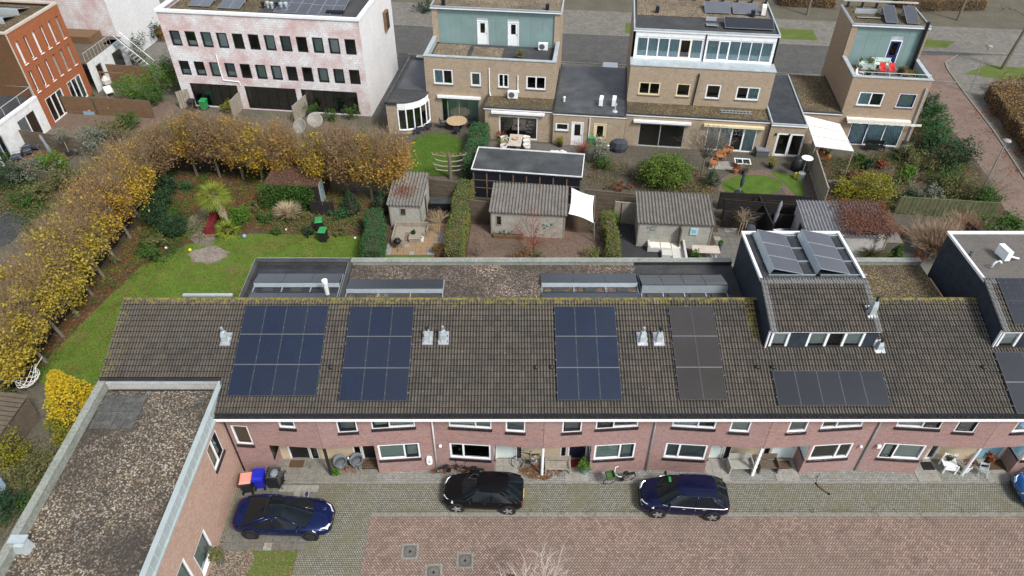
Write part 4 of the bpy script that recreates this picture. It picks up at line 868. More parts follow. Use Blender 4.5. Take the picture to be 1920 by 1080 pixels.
# ------------------------------------------------------------------ vehicles
def loft(mb, rings, m=0, close=False, capa=True, capb=True):
    n = len(rings[0]); vs = [p for r in rings for p in r]; q = n if close else n-1
    fs = [(i*n+j, i*n+(j+1) % n, (i+1)*n+(j+1) % n, (i+1)*n+j) for i in range(len(rings)-1) for j in range(q)]
    if capa: fs.append(tuple(range(n))[::-1])
    if capb: fs.append(tuple(range((len(rings)-1)*n, len(rings)*n)))
    mb.add(vs, fs, m)
def car(label, loc, rz, paint, st, cab, wb, wr=.32, rim='rim', roof_m=None, cat='car', plate=True, chrome=None, name='parked_car'):
    """st: (x, zbottom, zshoulder, ztop, halfwidth) rear to front; cab: belt/roof outline"""
    t = thing(name, label, cat, loc, rz, 'cars parked by the near row'); mb = MB(); rings = []
    for x, zb, zs, zt, hw in st:
        h = [(hw*.80, zb), (hw*.95, zb+.06), (hw*1.0, zb+(zs-zb)*.35), (hw*1.0, zb+(zs-zb)*.62), (hw*.975, zs-.07), (hw*.90, zs), (hw*.55, zt), (0, zt+.015)]
        rings.append([(x, y, z) for y, z in h]+[(x, -y, z) for y, z in h[::-1][1:]])
    loft(mb, rings); mb.build('body', paint, t, smooth=True, sub=2)
    xbr, xbf, xrr, xrf, zb, zr, wb0, wr0 = cab            # belt rear/front, roof rear/front, belt z, roof z, half widths
    def ring(f):      # f 0 belt, 1 roof; left half outline from rear centre to front centre
        xr_, xf_ = xbr+(xrr-xbr)*f, xbf+(xrf-xbf)*f; w = wb0+(wr0-wb0)*f; z = zb+(zr-zb)*f
        return [(xr_-.06*(1-f), 0), (xr_, w*.55), (xr_+.10+.05*f, w*.93), (xr_+.3+.1*f, w), ((xr_+xf_)/2, w*1.01), (xf_-.42, w*.97), (xf_-.16, w*.90), (xf_, w*.5), (xf_+.07*(1-f)+.02, 0)], z
    lo, z0 = ring(-.05); hi, z1 = ring(1.0); dz = [0, 0, 0, 0, 0, 0, 0, 0, 0]
    def glass(name, i0, i1, both=True):
        for s in (1, -1):
            k = MB(); A = [(x, y*s, z0) for x, y in lo[i0:i1+1]]; B_ = [(x, y*s, z1-.02) for x, y in hi[i0:i1+1]]
            mid = [((a[0]+b[0])/2+(.0), (a[1]+b[1])/2*1.015, (a[2]+b[2])/2+.015) for a, b in zip(A, B_)]
            loft(k, [A, mid, B_] if s < 0 else [A[::-1], mid[::-1], B_[::-1]], capa=False, capb=False); k.build(name, 'car_glass', t, smooth=True)
    def full(name, idx):
        k = MB(); seq = [(i, 1) for i in idx]+[(i, -1) for i in idx[::-1] if i not in (0, 8)]
        if idx[0] in (0, 8): seq = [(i, -1) for i in idx[::-1][:-1]]+[(i, 1) for i in idx]
        A = [(lo[i][0], lo[i][1]*s, z0) for i, s in seq]; B_ = [(hi[i][0], hi[i][1]*s, z1-.02) for i, s in seq]; mid = [((a[0]+b[0])/2, (a[1]+b[1])/2, (a[2]+b[2])/2+.02) for a, b in zip(A, B_)]
        loft(k, [A, mid, B_], capa=False, capb=False); k.build(name, 'car_glass', t, smooth=True)
    full('rear_window', [0, 1, 2]); full('windscreen', [8, 7, 6]); glass('side_window', 2, 6)
    k = MB(); vs = []; W5 = (-1, -.72, -.36, 0, .36, .72, 1)
    for i in range(9):
        x, y = hi[i]; y = max(y, .002) if i not in (0, 8) else hi[1 if i == 0 else 7][1]*.6; x = x if i not in (0, 8) else x
        e = math.sin(math.pi*(i+.6)/9.2)*.05
        vs += [(x, y*v, z1-.02+e*(1-v*v)+.012*(1-v**4)) for v in W5]
    k.add(vs, [(i*7+j, i*7+j+1, i*7+j+8, i*7+j+7) for i in range(8) for j in range(6)]); k.build('roof', roof_m or paint, t, smooth=True)
    for s in (1, -1):     # pillars and roof rails
        k = MB()
        for i, r in ((2, .045), (3, .05), (6, .035), (4, .028)):
            a, b = lo[i], hi[i]; k.tube([(a[0], a[1]*s*1.005, z0), ((a[0]+b[0])/2, (a[1]+b[1])/2*s*1.03, (z0+z1)/2+.01), (b[0], b[1]*s, z1-.015)], r, 6)
        k.tube([(x, y*s*1.01, z1-.01) for x, y in hi[2:7]], .032, 6)
        k.build('pillars', paint, t, smooth=True)
    if chrome:
        k = MB(); [k.tube([(x, y*s*1.035, z0+.03) for x, y in lo[2:7]], .014, 5) for s in (1, -1)]; k.build('window_trim', chrome, t)
    hw = max(s[4] for s in st)
    for x in (-wb/2, wb/2):
        for s in (1, -1):
            k = MB(); y = s*(hw-.10); k.tube([(x, y-s*.08, wr), (x, y+s*.117, wr)], wr+.07, 20); k.build('wheel_arch', 'black_plastic', t)
            w = MB(); w.tube([(x, y-s*.1, wr), (x, y+s*.09, wr), (x, y+s*.125, wr)], [wr, wr, wr*.9], 22); w = w.build('wheel', 'rubber', t)
            k = MB(); k.tube([(x, y+s*.11, wr), (x, y+s*.129, wr)], wr*.74, 18); k.build('rim', 'rim_dark' if rim == 'rim_dark' else 'metal_black', w)
            k = MB()
            for q in range(5):
                g = q*2*math.pi/5; T = lambda u, d, z: (x+u*math.cos(g)-z*math.sin(g), y+s*(.125+d), wr+u*math.sin(g)+z*math.cos(g))
                k.box(.02, wr*.73, .0, .016, -.055, .055, T=T)
            k.tube([(x, y+s*.125, wr), (x, y+s*.145, wr)], .06, 10); k.build('spokes', rim, w)
    xf, xr = st[-1][0], st[0][0]; zhl = st[-3][2]-.08
    for s in (1, -1):
        k = MB(); a = st[-2]; b = st[-4]; k.add([(xf-.03, s*a[4]*.42, zhl-.12), (a[0]-.02, s*a[4]*.86, zhl-.10), (b[0], s*b[4]*.985, zhl+.0), (b[0]-.02, s*b[4]*.90, zhl+.10), (a[0]-.10, s*a[4]*.80, zhl+.05), (xf-.08, s*a[4]*.46, zhl-.02)], [(0, 1, 2, 3, 4, 5) if s < 0 else (5, 4, 3, 2, 1, 0)]); o = k.build('headlight', 'head_glass', t)
        md = o.modifiers.new('s', 'SOLIDIFY'); md.thickness = .09; md.offset = 0
        k = MB(); a = st[1]; k.add([(xr+.05, s*a[4]*.6, a[2]-.19), (a[0]-.02, s*a[4]*.92, a[2]-.22), (a[0]+.16, s*a[4]*.99, a[2]-.17), (a[0]+.16, s*a[4]*.95, a[2]-.06), (a[0]-.01, s*a[4]*.84, a[2]-.06), (xr+.07, s*a[4]*.6, a[2]-.09)], [(5, 4, 3, 2, 1, 0) if s < 0 else (0, 1, 2, 3, 4, 5)]); o = k.build('tail_light', 'lamp_red', t); md = o.modifiers.new('s', 'SOLIDIFY'); md.thickness = .03; md.offset = 0
        k = MB(); c = (xbf-.42, s*(wb0+.13), zb+.07); k.lathe([(.02, -.08), (.1, -.06), (.12, .02), (.06, .09)], c, 10, sx=.65, sy=1.0); k.tube([(c[0], s*wb0*.96, zb+.0), c], .03, 5); k.build('mirror', paint, t, smooth=True)
        k = MB()          # door seams and handles
        for x in (xbf-.45, (xbr+xbf)/2-.05): k.box(x-.006, x+.006, s*(hw*.985)-.008, s*(hw*.985)+.006, .33, zb-.04)
        for x in (xbf-.62-.6, (xbr+xbf)/2-.55): k.box(x-.0, x+.16, s*hw*.99-.01, s*hw*.99+.014, zb-.16, zb-.12)
        k.build('door_seams', 'black_plastic' if not chrome else chrome, t)
    k = MB(); k.box(xf-.10, xf+.012, -.55, .55, .26, .40); k.build('grille', 'black_plastic', t)
    if plate: k = MB(); k.box(xf-.05, xf-.005, -.26, .26, .33, .43); k.box(xr-.03, xr+.02, -.26, .26, .52, .63); k.build('number_plate', 'plate_yellow', t)
    k = MB(); k.tube([(xbf-.02, .35, zb+.02), (xbf-.3, -.1, zb+.22)], .01, 4); k.tube([(xbf+.02, -.25, zb+.02), (xbf-.25, -.62, zb+.2)], .01, 4); k.build('wiper', 'black_plastic', t)
    return t
hatch = [(-2.0, .32, .80, .84, .62), (-1.93, .24, .92, .95, .78), (-1.6, .2, .96, .98, .85), (-.6, .18, .96, .99, .875), (.5, .18, .95, .98, .875), (.95, .18, .93, .965, .87), (1.45, .2, .86, .90, .85), (1.75, .22, .78, .82, .80), (1.93, .24, .68, .70, .68), (2.0, .3, .60, .60, .55)]
mpv = [(-2.16, .34, .86, .90, .64), (-2.1, .26, .98, 1.01, .80), (-1.7, .2, 1.03, 1.05, .88), (-.6, .18, 1.03, 1.06, .91), (.5, .18, 1.01, 1.05, .91), (1.0, .18, .98, 1.03, .905), (1.55, .2, .90, .95, .88), (1.9, .22, .80, .85, .82), (2.1, .24, .68, .70, .70), (2.17, .3, .60, .60, .56)]
sedan = [(-2.33, .36, .88, .93, .60), (-2.26, .28, .97, 1.02, .78), (-1.8, .2, .97, 1.04, .88), (-.7, .17, .92, .98, .92), (.5, .17, .90, .95, .92), (1.05, .17, .87, .93, .915), (1.6, .18, .80, .86, .895), (2.0, .2, .71, .77, .84), (2.25, .22, .60, .63, .72), (2.34, .28, .53, .53, .55)]
car('black hatchback parked facing left against the pavement', (-1.42, 20.42, .004), R(177), 'paint_black', hatch, (-1.88, 1.02, -1.25, .30, .95, 1.44, .82, .58), 2.55)
c2 = car('dark blue family car with a green card behind its windscreen', (8.55, 20.12, .004), R(176.5), 'paint_indigo', mpv, (-2.02, 1.28, -1.45, .45, 1.02, 1.60, .86, .62), 2.66, .33, chrome='steel')
k = MB(); k.box(.70, .82, -.52, -.22, 1.44, 1.455); o = k.build('windscreen_card', 'green_plastic', c2)
car('long dark blue fastback with glass roof parked beside the wing', (-11.08, 19.02, .03), R(-1.5), 'paint_navy', sedan, (-1.95, 1.35, -.75, .25, .93, 1.42, .86, .62), 2.88, .34, rim='rim_dark', roof_m='car_glass')
car('bright blue car nose at the right edge of the parking strip', (27.45, 20.55, .004), R(178), 'paint_azure', hatch, (-1.88, 1.02, -1.25, .30, .95, 1.44, .82, .58), 2.55)
def far_car(label, b, rz, paint):
    car(label, bw(*b, .01), rz-A7, paint, hatch, (-1.88, 1.02, -1.25, .30, .95, 1.44, .82, .58), 2.55)
va = thing('white_van', 'white van roof seen behind the linking garage', 'van', bw(2.6, 12.3, .01), R(83)); k = MB(); loft(k, [[(-1.7, y, z) for y, z in ((-.8, .3), (-.85, 1.2), (-.72, 1.75), (.72, 1.75), (.85, 1.2), (.8, .3))], [(1.0, y, z) for y, z in ((-.8, .3), (-.85, 1.2), (-.72, 1.78), (.72, 1.78), (.85, 1.2), (.8, .3))], [(1.7, y, z) for y, z in ((-.8, .3), (-.83, 1.05), (-.6, 1.1), (.6, 1.1), (.83, 1.05), (.8, .3))]]); k.build('body', 'paint_white', va)
k = MB(); k.box(.98, 1.5, -.66, .66, 1.2, 1.5); k.build('windscreen', 'car_glass', va)
for x in (-1.1, 1.1):
    for s in (1, -1): k = MB(); k.tube([(x, s*.7, .3), (x, s*.87, .3)], .3, 14); k.build('wheel', 'rubber', va)
far_car('silver grey car half hidden behind the dark linking roof', (19.0, 12.6), R(10), 'paint_silver')
# ------------------------------------------------------------------ things along the near pavement
def wheelie(label, loc, rz, body, lid, full=False):
    t = thing('wheelie_bin', label, 'bin', loc, rz, 'wheelie bins'); k = MB()
    k.add([(-.22, -.25, .06), (.22, -.25, .06), (.22, .25, .06), (-.22, .25, .06), (-.28, -.33, .92), (.28, -.33, .92), (.28, .33, .92), (-.28, .33, .92)], [(3, 2, 1, 0), (0, 1, 5, 4), (1, 2, 6, 5), (2, 3, 7, 6), (3, 0, 4, 7)] + ([] if full else [(4, 5, 6, 7)])); k.build('body', body, t)
    k = MB(); k.box(-.30, .30, -.36, .36, .90, .94) if not full else [k.box(-.3, .3, y0, y1, .88, .94) for y0, y1 in ((-.35, -.3), (.3, .35))]; k.build('rim', body, t)
    k = MB()
    if full: k.box(-.29, .29, .36, .42, .15, .98)
    else: k.add([(-.29, -.36, .945), (.29, -.36, .945), (.29, .34, .945), (-.29, .34, .945), (-.23, -.29, 1.02), (.23, -.29, 1.02), (.23, .28, 1.04), (-.23, .28, 1.04)], [(0, 1, 5, 4), (1, 2, 6, 5), (2, 3, 7, 6), (3, 0, 4, 7), (4, 5, 6, 7)])
    k.build('lid', lid, t); k = MB(); k.tube([(-.26, .40, .93), (.26, .40, .93)], .02, 6); k.build('handle', body, t)
    for s in (-1, 1): k = MB(); k.tube([(s*.2, .3, .1), (s*.27, .3, .1)], .1, 12); k.build('wheel', 'rubber', t)
    if full:
        k = MB(); k.lathe([(.16, .75), (.22, .86), (.16, .98), (.05, 1.04)], (-.02, .02, 0), 9, sx=1, sy=1.25); k.build('rubbish_bag', 'cloth_grey', t)
    return t
wheelie('black wheelie bin with salmon pink lid beside the wing wall', P(468, 917), R(188), 'bin_black', 'pink_plastic'); wheelie('bright blue wheelie bin between the pink lidded and the open one', P(491, 909), R(186), 'blue_plastic', 'blue_plastic'); wheelie('open dark grey wheelie bin stuffed with a rubbish bag', P(520, 905), R(178), 'bin_grey', 'bin_black', True)
def bicycle(label, loc, rz, lean=0., frame_m='metal_black', crate=None, bars='metal_black', s=1.0, high=False):
    t = thing('bicycle', label, 'bicycle', loc, rz, 'bicycles'); t.rotation_euler = (lean, 0, rz); t.scale = (s, s, s)
    for x in (-.53, .53):
        k = MB(); k.tube([(x+.33*math.cos(a), 0, .34+.33*math.sin(a)) for a in np.linspace(0, 2*math.pi, 25)], .021, 6, cap=False); w = k.build('wheel', 'rubber', t)
        k = MB(); [k.tube([(x, 0, .34), (x+.32*math.cos(a), 0, .34+.32*math.sin(a))], .003, 3) for a in np.linspace(0, 2*math.pi, 12, endpoint=False)]; k.tube([(x, -.05, .34), (x, .05, .34)], .03, 8); k.build('spokes', 'steel', w)
    k = MB()
    for a, b in (((-.53, 0, .34), (-.1, 0, .3)), ((-.1, 0, .3), (-.22, 0, .86)), ((-.1, 0, .3), (.34, 0, .78)), ((-.2, 0, .74), (.34, 0, .86)), ((-.53, 0, .34), (-.2, 0, .74)), ((.53, 0, .34), (.32, 0, 1.0))): k.tube([a, b], .02, 6)
    k.build('frame', frame_m, t); k = MB(); zz = 1.12 if high else 1.02
    k.tube([(.08 if high else .16, -.3, zz), (.24, -.26, zz+.02), (.33, -.08, zz-.03), (.32, 0, zz-.08), (.33, .08, zz-.03), (.24, .26, zz+.02), (.08 if high else .16, .3, zz)], .017, 6); k.build('handlebar', bars, t)
    k = MB(); k.lathe([(.05, -.03), (.12, 0), (.1, .05), (.02, .06)], (-.26, 0, .9), 10, sx=1.3, sy=.8); k.build('saddle', 'rubber', t)
    k = MB(); k.box(-.78, -.3, -.07, .07, .7, .72); k.build('carrier', 'metal_black', t); k = MB(); k.tube([(-.1, -.1, .3), (-.1, .1, .3)], .09, 12); k.tube([(-.02, -.16, .2), (-.18, .16, .4)], .018, 5); k.build('crank', 'metal_black', t)
    if crate:
        k = MB(); z0, z1 = .82, 1.04; k.box(.35, .78, -.22, .22, z0, z0+.02); [k.box(.35, .78, y-.01, y+.01, z0, z1) for y in (-.21, .21)]; [k.box(x-.01, x+.01, -.21, .21, z0, z1) for x in (.36, .77)]; k.build('crate', crate, t)
    return t
bicycle('black bicycle leaning on the wall left behind the black hatchback', P(846, 884), R(10), R(12), s=.9); bicycle('black bicycle leaning on the wall above the hatchback windscreen', P(884, 886), R(172), R(-14), s=.9)
bicycle('black bicycle tipped over behind the white porch post', P(988, 876), R(184), R(38), s=.95); bicycle('grey city bicycle with a green crate and white handlebar', P(1160, 904), R(192), R(-6), 'metal_black', 'pot_green', 'white_paint', high=True); bicycle('small black bicycle standing beside the open grey bin', P(533, 903), R(95), R(5), s=.62)
# child's kick scooter
t = thing('kick_scooter', 'small orange kick scooter lying on the mossy parking strip', 'scooter', P(1542, 918), R(-52)); k = MB(); k.box(-.28, .3, -.05, .05, .06, .09); k.build('deck', 'wood_brown', t)
k = MB(); k.tube([(-.3, 0, .08), (-.42, 0, .14), (-.5, .05, .6)], .016, 6); k.tube([(-.5, -.2, .6), (-.5, .25, .62)], .014, 6); k.build('steering_bar', 'metal_black', t)
for x in (-.4, .36): k = MB(); k.tube([(x, -.02, .06), (x, .02, .06)], .06, 12); k.build('wheel', 'rubber', t)
# seats and pots at the porches
def tub_chair(label, loc, rz, m, grp='tub chairs', legs='metal_black'):
    t = thing('tub_chair', label, 'chair', loc, rz, grp); k = MB(); n = 12; ang = np.linspace(-.35*math.pi, 1.35*math.pi, n)
    A = [(.30*math.cos(a), .30*math.sin(a), .40) for a in ang]; B_ = [(.36*math.cos(a), .36*math.sin(a), .64+.14*max(0, math.sin(a))) for a in ang]; loft(k, [A, B_], capa=False, capb=False)
    o = k.build('backrest', m, t, smooth=True); md = o.modifiers.new('s', 'SOLIDIFY'); md.thickness = .04
    k = MB(); k.lathe([(.26, .36), (.31, .40), (.28, .46), (.05, .45)], (0, 0, 0), 14); k.build('seat', m, t, smooth=True)
    for a in (.8, 2.35, 3.95, 5.5): k = MB(); k.tube([(.2*math.cos(a), .2*math.sin(a), .38), (.28*math.cos(a), .28*math.sin(a), 0)], .016, 6); k.build('leg', legs, t)
    return t
tub_chair('grey wicker tub chair right beside the dark porch post', (*P(641, 879)[:2], .04), R(15), 'wicker_blue'); tub_chair('grey wicker tub chair under the side light of the black door', (*P(671, 876)[:2], .04), R(-20), 'wicker_blue')
t = thing('side_table', 'tiny dark table with a white lantern between two tub chairs', 'table', (*P(656, 871)[:2], .04)); k = MB(); k.lathe([(.18, .4), (.2, .43), (.05, .44)], (0, 0, 0), 12); k.build('top', 'metal_black', t); k = MB(); k.tube([(0, 0, 0), (0, 0, .4)], .02, 6); k.lathe([(.13, 0), (.12, .02), (.02, .03)], (0, 0, 0), 10); k.build('stand', 'metal_black', t); k = MB(); k.lathe([(.05, .44), (.06, .5), (.05, .58), (.01, .62)], (0, 0, 0), 8); k.build('lantern', 'lamp_white', t)
def slat_bench(label, loc, rz, m, w=1.3, dep=.55, high=.85, solid=False, name='bench'):
    t = thing(name, label, 'bench', loc, rz, 'benches'); n = 5
    for i in range(n): k = MB(); y = -dep/2+i*dep/n; k.box(-w/2, w/2, y+.008, y+dep/n-.008, .40, .435); k.build('seat_slat', m, t)
    for i in range(3 if not solid else 4): k = MB(); z = .5+i*(high-.5)/(3 if not solid else 4); k.box(-w/2, w/2, dep/2-.02, dep/2+.03, z, z+(high-.5)/(3 if not solid else 4)-.02); k.build('back_slat', m, t)
    for s in (-1, 1):
        if solid: k = MB(); k.box(s*w/2-.03, s*w/2+.03, -dep/2-.04, dep/2+.03, 0, .66); k.build('arm_panel', m, t)
        else:
            for y in (-dep/2+.03, dep/2): k = MB(); k.box(s*(w/2-.05)-.03, s*(w/2-.05)+.03, y-.03, y+.03, 0, .6 if y < 0 else high); k.build('leg', m, t)
            k = MB(); k.box(s*(w/2-.05)-.035, s*(w/2-.05)+.035, -dep/2, dep/2, .6, .63); k.build('armrest', m, t)
    return t
slat_bench('weathered wooden slat bench right of the white porch post', (*P(1045, 882)[:2], .04), 0, 'wood_grey', 1.35); slat_bench('pale grey box bench left of the white block post', (*P(1385, 880)[:2], .04), R(2), 'wood_grey2', 1.2, .6, .95, True); slat_bench('dark brown box bench right of the white block post', (*P(1436, 880)[:2], .04), R(2), 'wood_fence', .95, .55, .95, True)
def pot(label, loc, pm, fm, r=.22, h=.4, fr=.35, n=260, grp='potted plants', cat='plant', lz=.2, size=.11, tall=1.0):
    t = thing('potted_plant', label, cat, loc, 0, grp); k = MB(); k.lathe([(r*.72, 0), (r, h), (r*1.06, h), (r*1.06, h+.03), (r*.9, h+.03), (r*.85, h-.03), (.01, h-.04)], (0, 0, 0), 14); k.build('pot', pm, t, smooth=False)
    mesh_np('foliage', leaf_quads(clumps((0, 0, h+lz, fr, fr, fr*.8*tall), n, 12, fr*.25, .2), size), 4, fm, t); return t
pot('leafy green plant in a blue grey pot by the navy door', (*P(1097, 886)[:2], .04), 'pot_blue', 'leaf_bright', .28, .5, .42, 420, lz=.3)
pot('low green plant at the foot of the dark porch post', (*P(632, 891)[:2], .0), 'pot_dark', 'leaf_bright', .05, .05, .28, 200, lz=.08, size=.16)
pot('rust brown plant in a white pot behind the right white post', (*P(1808, 884)[:2], .04), 'white_dirty', 'leaf_rust', .2, .45, .28, 120, lz=.25); pot('copper coloured plant on the porch by the pale blue door', (*P(1843, 878)[:2], .04), 'pot_dark', 'leaf_rust', .16, .7, .28, 260, lz=.2)
pot('straw tufted grass in a grey pot at the corner of the wing', P(414, 1052), 'bin_grey', 'leaf_olive', .22, .45, .32, 300, lz=.2, size=.2)
t = thing('patio_chair', 'white painted wooden chair holding a dark potted plant', 'chair', (*P(1774, 880)[:2], .04), R(-6)); k = MB()
for x in (-.3, .3):
    for y in (-.28, .28): k.box(x-.03, x+.03, y-.03, y+.03, 0, .95 if y > 0 else .62)
k.box(-.3, .3, .25, .31, .8, .9); k.box(-.3, .3, -.31, -.25, .3, .36); k.build('frame', 'white_paint', t); k = MB(); [k.box(-.36, .36, -.3+i*.12, -.2+i*.12, .45, .48) for i in range(5)]; k.build('seat', 'white_paint', t); 
pot('small dark plant on the seat of the white chair', (*[c for c in P(1770, 874)[:2]], .52), 'pot_dark', 'leaf_dark', .1, .14, .2, 160, lz=.12, size=.09)
t = thing('folding_chair', 'grey metal folding chair right of the white post at the right porch', 'chair', (*P(1838, 890)[:2], .04), R(-12)); k = MB()
for x in (-.2, .2): k.tube([(x, -.25, 0), (x, .2, .75)], .014, 5); k.tube([(x, .25, 0), (x, -.2, .44)], .014, 5)
k.build('frame', 'steel', t); k = MB(); [k.box(-.2, .2, -.22+i*.1, -.15+i*.1, .43, .45) for i in range(4)]; k.build('seat', 'alu', t); k = MB(); k.box(-.2, .2, .17, .2, .6, .74); k.build('backrest', 'alu', t)
def rug(label, a, b, w, d, m, rz=0, grid=False):
    p = P(a, b); k = MB(); k.box(-w/2, w/2, -d/2, d/2, 0, .018); o = k.build('doormat', m); o.location = (p[0], p[1], .066); o.rotation_euler = (0, 0, rz); tag(o, label, 'doormat', 'doormats')
    if grid:
        k = MB(); [k.box(-w/2+.02, w/2-.02, -d/2+.05+i*d/6, -d/2+.075+i*d/6, .018, .03) for i in range(6)]; [k.box(-w/2+.05+i*w/8, -w/2+.075+i*w/8, -d/2+.02, d/2-.02, .019, .032) for i in range(8)]; k.build('rubber_grid', 'wood_brown', o)
rug('brown doormat before the leftmost black door', 557, 871, .75, .45, 'doormat'); rug('black grid doormat before the black door right of the tub chairs', 695, 872, .8, .6, 'doormat_black', 0, True); rug('dark patterned doormat before the mint door left of a brick bay', 1468, 873, .8, .5, 'doormat_black', R(3), True); rug('dark brown doormat before the pale blue door', 1866, 873, .95, .6, 'doormat', R(2)); rug('black doormat before the door next to the white chair', 1738, 875, .6, .5, 'doormat_black', 0); rug('dark red doormat beside the blue grey pot', 1078, 870, .7, .5, 'wood_red')
k = MB(); loft(k, [[(.17*sx*s, -.02, .42*sz) for sx, sz in ((1, .7), (.75, .95), (0, 1), (-.75, .95), (-1, .7), (-1, -.7), (-.75, -.95), (0, -1), (.75, -.95), (1, -.7))] if False else [(.16*s*math.copysign(abs(math.cos(a))**.6, math.cos(a)), d, .34*s*math.copysign(abs(math.sin(a))**.7, math.sin(a))) for a in np.linspace(0, 2*math.pi, 18, endpoint=False)] for s, d in ((1, 0), (1, -.08), (.85, -.12))], close=True, capa=False)
o = k.build('wall_charger', 'lamp_white', smooth=False); o.location = (-4.25, 22.03, .98); o.rotation_euler = (0, 0, 0); tag(o, 'white rounded car charger on the brick wall beside a downpipe', 'charger'); k = MB(); k.tube([(0, -.12, -.02), (0, -.135, -.02)], .04, 10); k.build('socket', 'black_plastic', o)
k = MB(); k.box(-.09, .09, -.1, 0, -.1, .1); o = k.build('wall_box', 'white_paint'); o.location = (18.45, 22.0, 2.2); tag(o, 'little white square box on the wall right of a zinc downpipe', 'box')
# covers in the red paving
def manhole(label, a, b, s=.62):
    p = P(a, b); t = thing('manhole_cover', label, 'manhole cover', (p[0], p[1], .0), R(random.uniform(-3, 3)), 'manhole covers'); k = MB()
    for q in ((-s*.65, s*.65, -s*.65, -s*.5), (-s*.65, s*.65, s*.5, s*.65), (-s*.65, -s*.5, -s*.5, s*.5), (s*.5, s*.65, -s*.5, s*.5)): k.box(*q, .0, .012)
    k.build('frame', 'kerb', t); k = MB(); k.box(-s*.49, s*.49, -s*.49, s*.49, 0, .01); k.build('plate', 'iron', t); k = MB(); k.add([(-.08, -.06, .016), (.08, -.06, .016), (0, .09, .016)], [(0, 1, 2)]); k.build('arrow_mark', 'metal_black', t); k = MB(); k.tube([(.28*math.cos(a), .28*math.sin(a), .012) for a in np.linspace(0, 2*math.pi, 20)], .008, 4); k.build('ring', 'metal_black', t)
manhole('square iron manhole cover nearest the grey strip', 769, 1034); manhole('square iron manhole cover left of the bare tree', 872, 1051); manhole('square iron manhole cover cut by the bottom edge', 813, 1073)
t = thing('bollard', 'black round post top at the bottom edge right of the bare tree', 'bollard', P(965, 1092)); k = MB(); k.lathe([(.22, 0), (.22, .2), (.18, .34), (.06, .38)], (0, 0, 0), 14); k.build('cap', 'black_plastic', t, smooth=True); k = MB(); k.lathe([(.26, 0), (.26, .05), (.1, .06)], (0, 0, 0), 14); k.build('base', 'iron', t)
# bare young tree in the street
t = thing('bare_tree', 'pale leafless tree in front of the red brick paving', 'tree', (1.1, 14.15, 0)); k = MB(); k.tube([(0, 0, 0), (.03, .02, 1.2), (0, 0, 2.4)], [.09, .075, .06], 8); k.build('trunk', 'bark_light', t)
rr = random.Random(4); k = MB()
for i in range(13):
    a = i*2.4; twigs(k, (0, 0, 1.9+.04*i), (math.cos(a)*.85+.0, math.sin(a)*.55+.25, 1.0), 1.25, .026, 3, .42, 3, 4, .62, .02, rr)
k.build('crown', 'twig_pale', t)
# leaves blown against the porch posts
def litter(label, pts, n, r, m='leaf_fallen', size=.075, z=.05, name='fallen_leaves', sy=.6):
    V = []
    for a, b, k in pts: q = np.array(P(a, b)); V.append(q+np.column_stack([RNG.normal(0, r*k, int(n*k)), RNG.normal(0, r*sy*k, int(n*k)), RNG.uniform(z-.01, z+.05, int(n*k))]))
    mesh_np(name, leaf_quads(np.concatenate(V), size, 1.0, .7), 4, m, None, kind='stuff', label=label)
litter('brown fallen leaves blown against the porch posts', [(655, 880, 1), (995, 882, 1), (1000, 893, .6), (1032, 884, 1.2), (1020, 897, .5), (980, 884, .5), (812, 884, .4), (872, 888, .7), (835, 886, .4), (1015, 876, .7)], 230, .3)
# ------------------------------------------------------------------ plants: builders
def shrub(label, loc, r, m, n=900, cat='shrub', size=.11, nc=None, cr=None, group=None, stem='bark_dark', shell=.5, name='shrub', up=.3, lump=.25, base=0.):
    t = thing(name, label, cat, loc, 0, group); rx, ry, rz = r; nc = nc or max(10, int(n/45))
    mesh_np('foliage', leaf_quads(clumps((0, 0, base+rz, rx, ry, rz), n, nc, cr or min(r)*.22, shell, lump), size, up), 4, m, t)
    k = MB()
    for i in range(5): a = i*1.3; k.tube([(0, 0, 0), (rx*.25*math.cos(a), ry*.25*math.sin(a), base+rz*.7), (rx*.6*math.cos(a), ry*.6*math.sin(a), base+rz*1.2)], [.04, .025, .012], 5, cap=False)
    k.build('stem', stem, t); return t
def conifer(label, loc, r, h, m, n, cat='conifer', size=.13, name='conifer', m2=None):
    t = thing(name, label, cat, loc); z = RNG.uniform(0, 1, n)**1.15; a = RNG.uniform(0, 2*math.pi, n); prof = np.minimum(1.0, (1-z)**.62*1.12)*np.minimum(1, .72+z*1.6)
    rr = r*prof*RNG.uniform(.72, 1.04, n)*(1+.13*np.sin(a*3+z*9)+.09*np.sin(a*7-z*17)+.06*np.sin(a*13+z*31)); p = np.column_stack([rr*np.cos(a), rr*np.sin(a), .1+z*h]); V = leaf_quads(p, size, .2)
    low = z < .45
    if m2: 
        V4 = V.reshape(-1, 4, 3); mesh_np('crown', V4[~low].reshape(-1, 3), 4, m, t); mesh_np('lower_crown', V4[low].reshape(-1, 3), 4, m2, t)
    else: mesh_np('crown', V, 4, m, t)
    k = MB(); k.lathe([(r*.62, .1), (r*.74, h*.22), (r*.45, h*.6), (r*.1, h*.9)], (0, 0, 0), 10); k.build('inner_branches', 'bark_dark', t); k = MB(); k.tube([(0, 0, 0), (0, 0, h*.5)], .08, 6); k.build('trunk', 'bark_dark', t); return t
